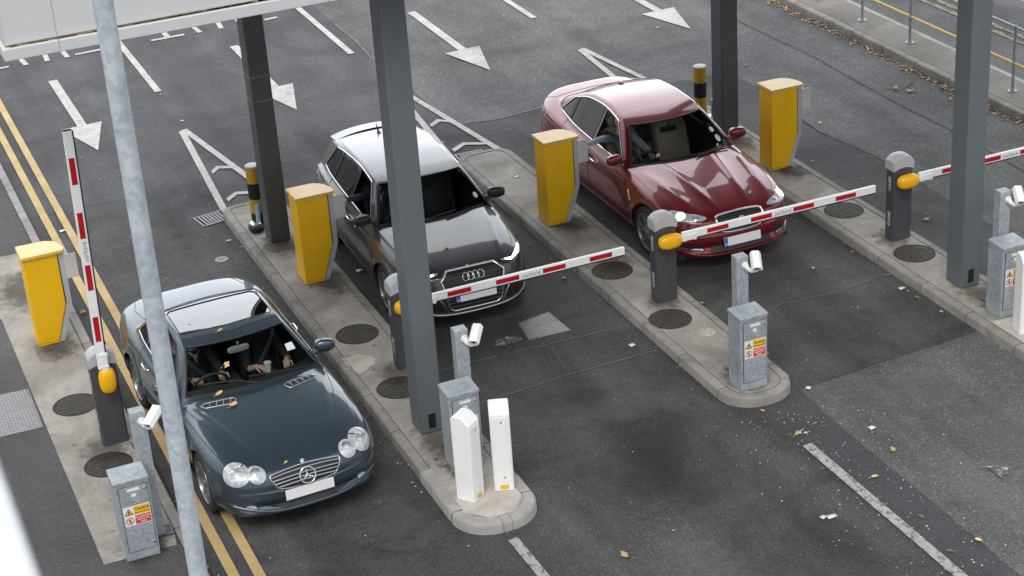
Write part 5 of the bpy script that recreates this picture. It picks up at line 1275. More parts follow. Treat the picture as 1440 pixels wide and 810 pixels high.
COMMON = dict(p=5.0, q=1.7, crown=0.030, bowf=0.15, bowr=0.12, krail=0.05, tm=0.035, bm=0.018, soft=True, light_mirror=False,
    slim=0.955, dS=[(0, 0.045), (0.12, 0.005), (0.3, -0.025), (0.5, -0.038), (0.75, -0.030), (1, 0)],
    dF=[(0, 0.03), (0.07, -0.035), (0.16, -0.055), (0.22, -0.045), (0.33, -0.012), (0.42, -0.028), (0.52, -0.042), (0.66, -0.040), (0.72, -0.026), (0.84, -0.020), (1, 0)],
    dR=[(0, 0.06), (0.2, 0.0), (0.5, -0.03), (0.8, -0.03), (1, 0)], flare=0.02, arch_sq=1.0, tw=0.225, tyre_in=0.028,
    open=(), glassmat={}, trim={}, roofglass=None, light=None)
def diag(dy, dz):
    d = Vector((0, dy, dz)).normalized(); v = Vector((0, -d.z, d.y)); return (-d*3, Vector((1, 0, 0)), v, d)
def chrome_loop(H, r=0.009, m_=None, bottom_only=False):
    S = H['S']; sd = S.side; ya = min(v[0] for v in sd.values()); yb = max(v[1] for v in sd.values())
    fa = [v for v in sd.values() if v[0] == ya][0][2]; fb = [v for v in sd.values() if v[1] == yb][0][3]
    for sg in (1, -1):
        bot = [(y, float(S.fzbelt(y))+S.bm-0.012) for y in np.linspace(ya-0.02, yb+0.02, 30)]
        top_ = [(y, S.ridge(y)[1]-S.tm+0.013) for y in np.linspace(yb+fb, ya+fa, 30)]
        lp_ = bot if bottom_only else [tuple(q) for q in catmull(resamp(bot+top_, 0.09), 120, True)]
        pts = [(sg*S.xat(y, z), y, z) for y, z in lp_]
        mb = MB(); mb.tube(pts, r, 6, not bottom_only); mb.build('chrome_trim', m_ or M['chrome'], H['root'], ang=70)
def side_lines(H, ys, zlo=0.30, handles=(), hm=None):
    S = H['S']
    for sd_, sg in (('L', -1), ('R', 1)):
        for ya, yb in ys:
            z1 = float(S.fzbelt(ya)); H['line']('door_gap', sd_, [(yb, zlo), (yb, zlo+0.15), (ya, z1-0.12), (ya, z1)], 0.0035, M['trim'], 0.0)
        for y, z in handles:
            o = empty('door_handle', (0, 0, 0)); o.parent = H['root']; p, n = H['on'](sd_, y, z); q, _ = H['on'](sd_, y+0.17, z+0.01)
            mb = MB(); mb.tube([p-n*0.005, p+n*0.03+Vector((0, 0.015, 0)), q+n*0.03-Vector((0, 0.015, 0)), q-n*0.005], [0.010, 0.012, 0.012, 0.010], 10); mb.build('grip', hm or M['chrome'], o, ang=70)
        H['line']('sill_line', sd_, [(S.foh+S.ra+0.05, 0.27), (S.foh+S.wb-S.ra-0.05, 0.27)], 0.008, M['trim'])

# --- blue-grey roadster, left lane
PA = dict(COMMON, W=0.905, foh=0.86, wb=2.56, rw=0.325, ra=0.352, rr=0.228, spokes=5, pair=0.0,
    rear_fit=(3.1, 0.87), plan=[(0, 0.085), (0.30, 0.093), (0.53, 0.13), (0.71, 0.21), (0.825, 0.37), (0.885, 0.62), (0.905, 0.95), (0.90, 1.6), (0.89, 2.3), (0.903, 3.1), (0.905, 3.6), (0.875, 4.05), (0.78, 4.33), (0.55, 4.47), (0.25, 4.525), (0, 4.535)],
    zs=[(0.085, .59), (.22, .605), (.6, .67), (1.0, .72), (1.6, .755), (2.5, .78), (3.5, .82), (4.2, .83), (4.535, .82)],
    zc=[(0.085, .59), (.14, .635), (.32, .705), (.8, .80), (1.3, .86), (1.6, .885), (2.5, .90), (3.3, .94), (3.8, .965), (4.3, .945), (4.48, .905), (4.535, .82)],
    zb=[(0, .20), (.3, .18), (.9, .19), (3.6, .19), (4.3, .24), (4.535, .28)],
    belt_w=[(1.2, .78), (2.0, .785), (3.0, .78), (3.7, .72), (4.2, .60)], belt_z=[(1.2, .85), (2, .885), (3, .92), (3.6, .945), (4, .95)],
    tan=1.6, ymid=2.7, zr=[(.95, .50), (1.34, .785), (1.49, .89), (1.80, 1.085), (2.09, 1.225), (2.35, 1.272), (2.7, 1.293), (3.0, 1.28), (3.2, 1.235), (3.5, 1.09), (3.75, .94), (4.1, .70), (4.5, .4)],
    windscreen=(1.525, 2.07, 0.040), rearglass=(3.60, 3.20, 0.05), roofglass=(2.36, 3.0, 0.52),
    side={'front': (1.90, 2.98, 0.42, 0.02), 'quarter': (3.03, 3.40, 0.0, -0.20)}, open=('front|L',),
    glassmat={'roof_glass': M['glass_roof'], 'quarter': M['glass_dark']}, trim={'windscreen': (0.010, M['trim'])}, cab_end=3.25, shelf=(2.95, 3.5), seat_y=2.42, seat_z=0.34,
    leather=M['leather_b'], rear_seat=False, wheel_y=1.98, wheel_z=0.80, light_mirror=True,
    hood=lambda ax, y: 0.008*gs(ax-(0.40+0.27*(y-0.3)), 0.045)*np.clip((y-0.25)/0.3, 0, 1)*np.clip((1.6-y)/0.3, 0, 1)-0.006*gs(y-3.72, .02)*0)
A = make_car('roadster', PA, M['paint_blue'], 'blue-grey two-seat roadster with twin round headlamps, waiting in the left lane', (3.845, 15.64, 0.004), R(2.5))
S, rA, patch, line, on = A['S'], A['root'], A['patch'], A['line'], A['on']
D1 = diag(0.72, -0.69)
for sg in (-1, 1):
    hl = empty('headlight', (0, 0, 0)); hl.parent = rA
    big = ellipse(sg*0.655, 0.672, 0.118, 0.142, -sg*R(16)); sml = ellipse(sg*0.485, 0.598, 0.088, 0.106, -sg*R(22))
    for e_, bw in ((big, 0.012), (sml, 0.010)):
        c0 = np.mean(e_, 0); out = [tuple(c0+(np.array(q)-c0)*1.07) for q in e_]
        patch('lamp_surround', D1, out, M['trim'], 0.003, 0.03, hl)
        patch('lens', D1, e_, M['lamp_bowl'], 0.007, 0.02, hl, dome=0.016)
    for (cx, cb_), r_ in (((sg*0.660, 0.680), 0.045), ((sg*0.487, 0.612), 0.036)):
        patch('projector', D1, ellipse(cx, cb_, r_, r_*1.05), M['lamp_lens'], 0.022, 0.012, hl, dome=0.008)
        patch('projector_ring', D1, [q for q in ellipse(cx, cb_, r_*1.35, r_*1.42)], M['chrome_satin'], 0.018, 0.012, hl, dome=0.006)
    patch('reflector_band', D1, [(sg*0.565, 0.745), (sg*0.735, 0.700), (sg*0.728, 0.686), (sg*0.565, 0.730)][::int(sg)], M['chrome'], 0.020, 0.012, hl, dome=0.004)
    patch('indicator', 'F', [(sg*0.50, 0.455), (sg*0.76, 0.475), (sg*0.76, 0.483), (sg*0.50, 0.463)], M['trim'], 0.003, 0.02)
    patch('fog_lamp', 'F', ellipse(sg*0.60, 0.315, 0.055, 0.026), M['lamp_bowl'], 0.008, 0.012, dome=0.006)
DG = diag(0.93, -0.37)
gr = empty('grille'); gr.parent = rA
gp = [tuple(q) for q in catmull([(-0.370, 0.612), (-0.335, 0.630), (0, 0.652), (0.335, 0.630), (0.370, 0.612), (0.345, 0.545), (0.27, 0.470), (0, 0.450), (-0.27, 0.470), (-0.345, 0.545)], 60, True)]
patch('grille_shade', DG, gp, M['trim'], 0.004, 0.025, gr)  # dark patch gives the grille its recessed, shaded look
cl = [on(DG, a, b) for a, b in gp]; mb = MB(); mb.tube([p+n*0.006 for p, n in cl], 0.009, 8, True); mb.build('grille_surround', M['chrome_satin'], gr, ang=70)
for b, hw_ in ((0.497, 0.300), (0.532, 0.335), (0.568, 0.355), (0.604, 0.358)):
    mb = MB(); pts = [on(DG, x, b+0.012*(1-(x/0.33)**2)) for x in np.linspace(-hw_, hw_, 24)]; mb.tube([p+n*0.012 for p, n in pts if p is not None], 0.0095, 8); mb.build('grille_slat', M['chrome_satin'], gr, ang=70)
p, n = on(DG, 0, 0.548); bd = empty('star_emblem', p+Vector((0, -0.022, 0)), 0); bd.parent = gr; fm = frame((0, 0, 0), (1, 0, 0), n.cross(Vector((1, 0, 0))), n)
mb = MB(); mb.tube([fm @ Vector((0.082*math.cos(t), 0.082*math.sin(t), 0)) for t in (2*math.pi*k/36 for k in range(36))], 0.0085, 8, True); mb.build('emblem_ring', M['chrome'], bd, ang=70)
mb = MB(); mb.lathe([(0.078, -0.006), (0, -0.006)], 30, fm); mb.build('emblem_back', M['trim'], bd, weld=False)
mb = MB()
for k in range(3):
    a = R(90+120*k); c_, s_ = math.cos(a), math.sin(a)
    mb.add([fm @ Vector(q) for q in ((0.080*c_, 0.080*s_, 0.0), (-0.013*s_, 0.013*c_, 0), (0, 0, 0.012), (0.013*s_, -0.013*c_, 0), (0, 0, -0.004))], [(0, 2, 1), (0, 3, 2), (0, 1, 4), (0, 4, 3), (1, 2, 4), (2, 3, 4)])
mb.build('emblem_star', M['chrome'], bd, ang=20)
p, n = on('T', 0, 0.185); mb = MB(); mb.lathe([(0.022, 0), (0.020, 0.004), (0, 0.006)], 20, frame(p, (1, 0, 0), n.cross(Vector((1, 0, 0))), n)); mb.build('bonnet_badge', M['chrome'], rA, ang=60)
patch('lower_intake', 'F', [(-0.50, 0.372), (-0.30, 0.345), (0.30, 0.345), (0.50, 0.372), (0.44, 0.315), (0.28, 0.272), (-0.28, 0.272), (-0.44, 0.315)][::-1], M['trim'], 0.003, 0.025)
mb = MB(); pts = [on('F', x, 0.252+0.09*abs(x/0.74)**3) for x in np.linspace(-0.74, 0.74, 40)]; mb.tube([p+n*0.008 for p, n in pts if p is not None], 0.020, 10); mb.build('bumper_lip', M['paint_blue'], rA, ang=70)
mb = MB(); pts = [on('F', x, 0.452+0.03*abs(x/0.8)**2) for x in list(np.linspace(-0.80, -0.30, 16))]; mb.tube([p for p, n in pts if p is not None], 0.0075, 6); mb.build('bumper_gap', M['trim'], rA, ang=70)
mb = MB(); pts = [on('F', x, 0.452+0.03*abs(x/0.8)**2) for x in list(np.linspace(0.30, 0.80, 16))]; mb.tube([p for p, n in pts if p is not None], 0.0075, 6); mb.build('bumper_gap', M['trim'], rA, ang=70)
plate(A, 0.412, tilt=6, dy=0.016)
for sg in (-1, 1):
    line('bonnet_gap', 'T', [(sg*0.36, 0.19), (sg*0.42, 0.40), (sg*0.58, 0.75), (sg*0.72, 1.15), (sg*0.80, 1.62), (sg*0.785, 1.80)], 0.0035, M['trim'])
    line('crease_highlight', 'T', [(sg*0.745, 0.62), (sg*0.775, 1.0), (sg*0.785, 1.35)], 0.003, M['chrome_satin'])  # satin chrome line drawn in as the highlight along the wing crease
    vt = empty('bonnet_vent'); vt.parent = rA
    poly = [(sg*0.27, 1.395), (sg*0.31, 1.325), (sg*0.60, 1.39), (sg*0.64, 1.45), (sg*0.60, 1.475), (sg*0.30, 1.43)]; poly = poly if sg > 0 else poly[::-1]
    patch('vent_opening', 'T', poly, M['trim'], 0.003, 0.03, vt); line('vent_frame', 'T', poly, 0.007, M['chrome_satin'], 0.003, True, parent=vt)
    for k in range(4):
        t = (k+0.8)/4.8; x = 0.29+0.34*t; line('vent_fin', 'T', [(sg*x, 1.335+0.075*t), (sg*(x-0.03), 1.435+0.045*t)], 0.0055, M['chrome_satin'], 0.008, parent=vt)
line('bonnet_front_gap', 'T', [(-0.36, 0.19), (-0.2, 0.155), (0, 0.145), (0.2, 0.155), (0.36, 0.19)], 0.003, M['trim'])
side_lines(A, [(1.78, 1.62), (3.06, 3.0)], handles=((2.72, 0.77),))
chrome_loop(A, 0.008, bottom_only=True)
line('roof_gap', 'T', [(-0.56, 2.30), (0, 2.20), (0.56, 2.30)], 0.004, M['trim']); line('roof_gap', 'T', [(-0.60, 3.05), (0, 3.08), (0.60, 3.05)], 0.006, M['trim'])
for sg in (-1, 1): line('roof_rail_gap', 'T', [(sg*0.54, 2.32), (sg*0.555, 2.7), (sg*0.56, 3.05)], 0.005, M['trim'])
line('boot_gap', 'T', [(-0.62, 3.60), (0, 3.65), (0.62, 3.60)], 0.005, M['trim'])
for sg in (-1, 1): line('boot_gap', 'T', [(sg*0.62, 3.60), (sg*0.66, 3.9), (sg*0.58, 4.18)], 0.004, M['trim'])
for sd_, sg in (('L', -1), ('R', 1)):
    patch('tail_lamp', 'B', [(sg*0.52, 0.62), (sg*0.82, 0.64), (sg*0.82, 0.80), (sg*0.55, 0.79)][::-int(sg)], M['tail'], 0.004, 0.03)
door_mirror(A, 1, 1.86, 0.93, M['paint_blue']); door_mirror(A, -1, 1.86, 0.93, M['paint_blue'])
wiper(A, [(0.05, 1.50, 0.02), (-0.2, 1.60, 0.022), (-0.55, 1.70, 0.016)]); wiper(A, [(0.55, 1.60, 0.02), (0.3, 1.58, 0.022), (-0.05, 1.60, 0.016)])
patch('permit_sticker', 'T', [(0.47, 1.80), (0.565, 1.82), (0.555, 1.90), (0.47, 1.88)], M['paper'], 0.004, 0.03)

# --- charcoal hatchback, middle lane
PB = dict(COMMON, W=0.892, foh=0.865, wb=2.636, rw=0.325, ra=0.355, rr=0.232, spokes=5, pair=0.16,
    rear_fit=(2.0, 0.88), plan=[(0, 0.02), (0.35, 0.04), (0.58, 0.10), (0.735, 0.26), (0.82, 0.48), (0.865, 0.80), (0.882, 1.3), (0.888, 2.4), (0.885, 3.3), (0.86, 3.8), (0.79, 4.12), (0.6, 4.26), (0.3, 4.305), (0, 4.31)],
    zs=[(0.02, .69), (.3, .72), (.8, .78), (1.3, .83), (2.5, .87), (3.5, .90), (4.31, .90)],
    zc=[(0.02, .69), (.09, .745), (.3, .82), (.8, .92), (1.1, .965), (1.3, .985), (2.5, 1.0), (3.9, 1.02), (4.2, .98), (4.31, .90)],
    zb=[(0, .19), (.3, .17), (.9, .19), (3.5, .2), (4.31, .28)],
    dF=[(0, 0.03), (0.15, -0.03), (0.4, -0.05), (0.65, -0.045), (0.85, -0.025), (1, 0)],
    belt_w=[(0.9, .77), (2, .785), (3.3, .77), (4.0, .69), (4.3, .60)], belt_z=[(0.9, .92), (2, .955), (3, .985), (3.6, 1.01), (4, 1.04)],
    tan=1.9, ymid=2.5, zr=[(.7, .56), (1.0, .86), (1.14, .97), (1.45, 1.19), (1.74, 1.35), (1.98, 1.40), (2.5, 1.425), (3.2, 1.405), (3.7, 1.36), (3.98, 1.315), (4.06, 1.25), (4.18, 1.08), (4.26, .9), (4.31, .7)],
    windscreen=(1.165, 1.72, 0.040), rearglass=(4.20, 4.06, 0.05),
    side={'front': (1.52, 2.33, 0.38, 0.03), 'rear': (2.40, 3.20, 0.0, -0.02), 'quarter': (3.25, 3.72, -0.01, -0.20)}, open=('front|L',),
    glassmat={'rear': M['glass_dark'], 'quarter': M['glass_dark'], 'rear_window': M['glass_dark']}, trim={}, cab_end=3.9, shelf=(3.4, 4.0), seat_y=2.08, seat_z=0.45,
    leather=M['leather_b'], rear_seat=True, wheel_y=1.66, wheel_z=0.84,
    hood=lambda ax, y: 0.014*gs(ax-(0.46+0.20*(y-0.3)), 0.035)*np.clip((y-0.15)/0.3, 0, 1)*np.clip((1.2-y)/0.3, 0, 1))
B = make_car('hatchback', PB, M['paint_grey'], 'charcoal hatchback with a hexagonal grille and four rings, in the middle lane', (6.945, 18.85, 0.004), R(-1.2))
S, rB, patch, line, on = B['S'], B['root'], B['patch'], B['line'], B['on']
DH = diag(0.95, -0.31); gr = empty('grille'); gr.parent = rB
gp = [(-0.40, 0.655), (-0.30, 0.755), (0.30, 0.755), (0.40, 0.655), (0.33, 0.31), (0.28, 0.275), (-0.28, 0.275), (-0.33, 0.31)][::-1]
patch('grille_shade', DH, gp, M['trim'], 0.004, 0.025, gr)  # recess shade laid on the nose as a dark patch
pts = [on(DH, a, b) for a, b in resamp(gp, 0.04)]; mb = MB(); mb.tube([p+n*0.010 for p, n in pts if p is not None], 0.014, 8, True); mb.build('grille_surround', M['chrome'], gr, ang=50)
for k in range(9):
    b = 0.325+k*0.048; hw_ = 0.32+0.06*min(1, (b-0.3)/0.36) if b < 0.655 else 0.38-0.09*(b-0.655)/0.10
    pts = [on(DH, x, b) for x in np.linspace(-hw_, hw_, 14)]; mb = MB(); mb.tube([p+n*0.008 for p, n in pts if p is not None], 0.006, 6); mb.build('grille_bar', M['housing'], gr, ang=70)
bd = empty('four_ring_emblem'); bd.parent = gr
for k in range(4):
    cx = -0.096+0.064*k; pts = [on(DH, cx+0.041*math.cos(t), 0.655+0.041*math.sin(t)) for t in (2*math.pi*j/28 for j in range(28))]
    mb = MB(); mb.tube([p+n*0.020 for p, n in pts if p is not None], 0.0052, 8, True); mb.build('emblem_ring', M['chrome'], bd, ang=70)
for sg in (-1, 1):
    hl = empty('headlight'); hl.parent = rB; D2 = diag(0.88, -0.47)
    q = [(sg*0.37, 0.735), (sg*0.55, 0.735), (sg*0.715, 0.86), (sg*0.765, 0.93), (sg*0.775, 0.86), (sg*0.70, 0.755), (sg*0.52, 0.685), (sg*0.40, 0.70)]; q = q if sg < 0 else q[::-1]
    patch('lamp_surround', D2, q, M['trim'], 0.003, 0.025, hl)
    q = [(sg*0.40, 0.728), (sg*0.55, 0.726), (sg*0.70, 0.845), (sg*0.752, 0.905), (sg*0.755, 0.865), (sg*0.69, 0.765), (sg*0.53, 0.697), (sg*0.42, 0.706)]; q = q if sg < 0 else q[::-1]
    patch('lens', D2, q, M['lamp_bowl'], 0.008, 0.02, hl)
    q = [(sg*0.455, 0.726), (sg*0.55, 0.726), (sg*0.640, 0.800), (sg*0.735, 0.890), (sg*0.745, 0.862), (sg*0.685, 0.768), (sg*0.54, 0.695), (sg*0.46, 0.706)]; q = q if sg < 0 else q[::-1]
    patch('running_light', D2, q, M['lamp_drl'], 0.012, 0.02, hl)
    q = [(sg*0.40, 0.50), (sg*0.70, 0.53), (sg*0.76, 0.42), (sg*0.72, 0.33), (sg*0.42, 0.29)]; q = q if sg < 0 else q[::-1]
    patch('side_intake', 'F', q, M['trim'], 0.004, 0.025)
    pts = [on('F', sg*a, b) for a, b in resamp([(0.34, 0.27), (0.44, 0.46), (0.60, 0.50)], 0.04, False)]; mb = MB(); mb.tube([p+n*0.008 for p, n in pts if p is not None], 0.008, 6); mb.build('intake_blade', M['chrome_satin'], rB, ang=70)
mb = MB(); pts = [on('F', x, 0.235+0.09*abs(x/0.72)**3) for x in np.linspace(-0.72, 0.72, 40)]; mb.tube([p+n*0.012 for p, n in pts if p is not None], 0.016, 8); mb.build('front_splitter', M['chrome_satin'], rB, ang=70)
plate(B, 0.465, 0.515, 0.105, 6, True, 0.03)
for sg in (-1, 1):
    line('bonnet_gap', 'T', [(sg*0.40, 0.09), (sg*0.68, 0.42), (sg*0.75, 0.8), (sg*0.765, 1.25)], 0.0035, M['trim'])
    line('roof_seam', 'T', [(sg*0.555, 1.86), (sg*0.57, 2.5), (sg*0.545, 3.1), (sg*0.52, 3.55)], 0.004, M['trim'])
    patch('tail_lamp', 'B', [(sg*0.48, 0.80), (sg*0.83, 0.82), (sg*0.85, 0.92), (sg*0.5, 0.91)][::-int(sg)], M['tail'], 0.004, 0.03)
side_lines(B, [(1.28, 1.22), (2.33, 2.30), (3.1, 3.0)], handles=((2.08, 0.80), (2.85, 0.82)))
chrome_loop(B, 0.009)
line('front_body_crease', 'L', [(0.95, 0.80), (2.4, 0.83), (4.0, 0.86)], 0.003, M['paint_grey'], 0.002); line('front_body_crease', 'R', [(0.95, 0.80), (2.4, 0.83), (4.0, 0.86)], 0.003, M['paint_grey'], 0.002)
mb = MB(); xs = np.linspace(-0.56, 0.56, 15); sp = [(x, S.fy(3.98)-0.10*abs(x/0.56)**2.2, float(S.top(x*0.95, S.fy(3.90)))+0.014) for x in xs]
mb.v = [v for x, y, z in sp for v in ((x, y-0.10, z+0.010), (x, y+0.16, z-0.012), (x, y+0.16, z-0.035), (x, y-0.05, z-0.04))]
mb.f = [(i*4+a, i*4+(a+1) % 4, (i+1)*4+(a+1) % 4, (i+1)*4+a) for i in range(14) for a in range(4)]+[(0, 1, 2, 3), (59, 58, 57, 56)]; mb.mi = [0]*len(mb.f); mb.build('roof_spoiler', M['paint_grey'], rB, ang=50, bevel=0.006)
p, n = on('T', 0, 3.38); mb = MB(); mb.tube([p, p+Vector((0, 0.05, 0.035)), p+Vector((0, 0.10, 0.10))], [0.022, 0.012, 0.005], 8); mb.ell(p, (0.03, 0.05, 0.018), 12, 8); mb.build('roof_antenna', M['trim'], rB, ang=60)
door_mirror(B, 1, 1.45, 1.01, M['trim']); door_mirror(B, -1, 1.45, 1.01, M['trim'], chrome=True)
wiper(B, [(-0.45, 1.18, 0.02), (-0.1, 1.17, 0.02), (0.25, 1.22, 0.014)]); wiper(B, [(0.1, 1.13, 0.02), (0.35, 1.19, 0.02), (0.66, 1.30, 0.014)])
patch('permit_sticker', 'T', ellipse(0.60, 1.42, 0.028, 0.034, 0, 14), M['paper'], 0.004, 0.03)

# --- dark red saloon, right lane
PC_ = dict({k: v for k, v in COMMON.items() if k != 'bowf'}, W=0.935, foh=0.93, wb=2.909, rw=0.335, ra=0.368, rr=0.245, spokes=5, pair=0.20, krail=0.07,
    rear_fit=(2.5, 0.885), plan=[(0, 0.075), (0.30, 0.088), (0.56, 0.14), (0.75, 0.26), (0.845, 0.5), (0.90, 0.8), (0.922, 1.2), (0.922, 2.4), (0.932, 3.6), (0.915, 4.2), (0.845, 4.6), (0.70, 4.82), (0.4, 4.93), (0, 4.96)],
    zs=[(0.075, .635), (.3, .67), (.8, .75), (1.5, .81), (2.6, .85), (3.8, .89), (4.5, .91), (4.96, .91)],
    zc=[(0.075, .635), (.13, .685), (.36, .775), (.9, .895), (1.35, .955), (1.6, .975), (3, 1.0), (4.0, 1.05), (4.4, 1.085), (4.78, 1.095), (4.92, 1.05), (4.96, .91)],
    zb=[(0, .20), (.3, .17), (.9, .19), (4.2, .2), (4.7, .24), (4.96, .30)],
    belt_w=[(1.2, .79), (2.2, .805), (3.3, .79), (4.0, .73), (4.5, .60)], belt_z=[(1.2, .92), (2.2, .96), (3.2, .985), (3.9, 1.03), (4.4, 1.05)],
    tan=1.75, ymid=2.8, zr=[(1.0, .62), (1.3, .85), (1.45, .955), (1.76, 1.17), (2.06, 1.34), (2.35, 1.42), (2.85, 1.458), (3.3, 1.44), (3.7, 1.37), (4.0, 1.28), (4.3, 1.16), (4.5, 1.06), (4.8, .85)],
    windscreen=(1.455, 2.03, 0.062), rearglass=(4.42, 3.78, 0.06), bowf=0.19,
    side={'front': (1.78, 2.66, 0.50, 0.02), 'rear': (2.74, 3.60, 0.0, -0.02), 'quarter': (3.64, 4.02, -0.01, -0.26)}, open=('front|L',),
    glassmat={'rear': M['glass_dark'], 'quarter': M['glass_dark']}, trim={'windscreen': (0.012, M['trim'])}, cab_end=4.0, shelf=(3.5, 4.2), seat_y=2.42, seat_z=0.44,
    leather=M['leather_w'], rear_seat=True, wheel_y=1.98, wheel_z=0.82,
    hood=lambda ax, y: (0.013*gs(ax-(0.22+0.14*(y-0.3)), 0.05)+0.012*gs(ax-(0.52+0.16*(y-0.3)), 0.06)-0.008*gs(ax-(0.36+0.16*(y-0.3)), 0.09))*np.clip((y-0.18)/0.45, 0, 1)*np.clip((1.55-y)/0.35, 0, 1)+0.010*gs(y-4.86, 0.05)*np.clip(1-ax/0.8, 0, 1))
C = make_car('saloon', PC_, M['paint_red'], 'dark red saloon with lit headlamps and pale leather seats, in the right lane', (10.525, 18.66, 0.004), R(-0.2))
S, rC, patch, line, on = C['S'], C['root'], C['patch'], C['line'], C['on']
DJ = diag(0.92, -0.39); gr = empty('grille'); gr.parent = rC
gp = [tuple(q) for q in catmull([(-0.325, 0.672), (-0.27, 0.708), (0, 0.722), (0.27, 0.708), (0.325, 0.672), (0.305, 0.590), (0.25, 0.500), (0, 0.482), (-0.25, 0.500), (-0.305, 0.590)], 60, True)]
patch('grille_shade', DJ, gp, M['trim'], 0.004, 0.025, gr)  # flat dark patch stands for the shaded recess behind the bars
pts = [on(DJ, a, b) for a, b in gp]; mb = MB(); mb.tube([p+n*0.010 for p, n in pts if p is not None], 0.015, 8, True); mb.build('grille_surround', M['chrome'], gr, ang=70)
for k in range(7):
    b = 0.510+k*0.029; pts = [on(DJ, x, b) for x in np.linspace(-0.27, 0.27, 14)]; mb = MB(); mb.tube([p+n*0.006 for p, n in pts if p is not None], 0.0045, 6); mb.build('grille_mesh_bar', M['housing'], gr, ang=70)
p, n = on(DJ, 0, 0.625); bd = empty('round_emblem', p+n*0.012); bd.parent = gr; fm = frame((0, 0, 0), (1, 0, 0), n.cross(Vector((1, 0, 0))), n)
mb = MB(); mb.lathe([(0.042, -0.006), (0.042, 0.004), (0.033, 0.008), (0.031, 0.003)], 28, fm); mb.build('emblem_ring', M['chrome'], bd)
mb = MB(); mb.lathe([(0.032, 0.003), (0, 0.004)], 28, fm); mb.build('emblem_disc', M['red'], bd)
mb = MB(); mb.ell(fm @ Vector((0, 0.002, 0.007)), (0.014, 0.006, 0.018), 10, 8); mb.ell(fm @ Vector((0.010, 0.012, 0.006)), (0.009, 0.005, 0.006), 8, 6); mb.ell(fm @ Vector((-0.009, 0.013, 0.006)), (0.007, 0.005, 0.006), 8, 6); mb.build('emblem_head', M['chrome'], bd, ang=70)
for sg in (-1, 1):
    hl = empty('headlight'); hl.parent = rC; D3 = diag(0.80, -0.60); D3 = (D3[0]-D3[2]*0.030, D3[1], D3[2], D3[3])
    out = catmull([(sg*0.42, 0.700), (sg*0.53, 0.765), (sg*0.63, 0.815), (sg*0.735, 0.925), (sg*0.79, 0.945), (sg*0.80, 0.87), (sg*0.765, 0.775), (sg*0.66, 0.700), (sg*0.52, 0.665), (sg*0.44, 0.672)], 50, True); out = [tuple(q) for q in out]
    out = out if sg < 0 else out[::-1]; c0 = np.mean(out, 0)
    patch('lamp_surround', D3, out, M['trim'], 0.003, 0.03, hl)
    patch('lens', D3, [tuple(c0+(np.array(q)-c0)*0.94) for q in out], M['lamp_bowl'], 0.007, 0.02, hl, dome=0.022)
    patch('main_beam', D3, ellipse(sg*0.70, 0.805, 0.052, 0.058), M['lamp_warm'], 0.024, 0.012, hl, dome=0.014)
    patch('beam_ring', D3, ellipse(sg*0.70, 0.805, 0.066, 0.073), M['chrome_satin'], 0.022, 0.014, hl, dome=0.006)
    patch('dip_beam', D3, ellipse(sg*0.565, 0.720, 0.036, 0.038), M['lamp_lens'], 0.026, 0.012, hl, dome=0.010)
    q = [(sg*0.50, 0.355), (sg*0.82, 0.385), (sg*0.83, 0.345), (sg*0.78, 0.315), (sg*0.50, 0.295)]; q = q if sg < 0 else q[::-1]
    patch('side_intake', 'F', q, M['trim'], 0.004, 0.025)
    q = [(sg*0.52, 0.326), (sg*0.80, 0.350), (sg*0.80, 0.335), (sg*0.52, 0.305)]; q = q if sg < 0 else q[::-1]
    patch('intake_blade', 'F', q, M['chrome_satin'], 0.012, 0.02)
patch('lower_intake', 'F', [(-0.42, 0.335), (0.42, 0.335), (0.44, 0.27), (-0.44, 0.27)][::-1], M['trim'], 0.004, 0.03)
mb = MB(); pts = [on('F', x, 0.215+0.10*abs(x/0.8)**3) for x in np.linspace(-0.78, 0.78, 40)]; mb.tube([p+n*0.0 for p, n in pts if p is not None], 0.014, 8); mb.build('bumper_lip', M['paint_red'], rC, ang=70)
plate(C, 0.385, 0.52, 0.115, 8, True, 0.016)
for sg in (-1, 1):
    line('bonnet_gap', 'T', [(sg*0.36, 0.11), (sg*0.48, 0.22), (sg*0.70, 0.50), (sg*0.79, 1.0), (sg*0.79, 1.5)], 0.0035, M['trim'])
    patch('tail_lamp', 'B', [(sg*0.42, 0.84), (sg*0.80, 0.83), (sg*0.86, 0.92), (sg*0.5, 0.95)][::-int(sg)], M['tail'], 0.004, 0.03)
    patch('tail_lamp', 'L' if sg < 0 else 'R', [(4.28, 0.76), (4.50, 0.78), (4.52, 0.88), (4.30, 0.86)], M['tail'], 0.004, 0.03)
side_lines(C, [(1.58, 1.50), (2.66, 2.62), (3.55, 3.38)], handles=((2.38, 0.78), (3.22, 0.80)))
chrome_loop(C, 0.010)
line('boot_gap', 'T', [(-0.62, 4.27), (0, 4.32), (0.62, 4.27)], 0.004, M['trim']); line('boot_gap', 'T', [(-0.62, 4.27), (-0.70, 4.46)], 0.004, M['trim']); line('boot_gap', 'T', [(0.62, 4.27), (0.70, 4.46)], 0.004, M['trim'])
p, n = on('T', 0, 3.42); mb = MB(); mb.ell(p+Vector((0, 0, 0.006)), (0.030, 0.075, 0.030), 14, 10, None, 0, 0.8); mb.build('roof_fin', M['paint_red'], rC, ang=70)
door_mirror(C, 1, 1.78, 1.00, M['paint_red']); door_mirror(C, -1, 1.78, 1.00, M['paint_red'], stalk=M['trim'])
wiper(C, [(0.62, 1.50, 0.02), (0.3, 1.47, 0.022), (-0.15, 1.50, 0.014)]); wiper(C, [(0.10, 1.42, 0.02), (0.45, 1.52, 0.022), (0.70, 1.68, 0.014)])
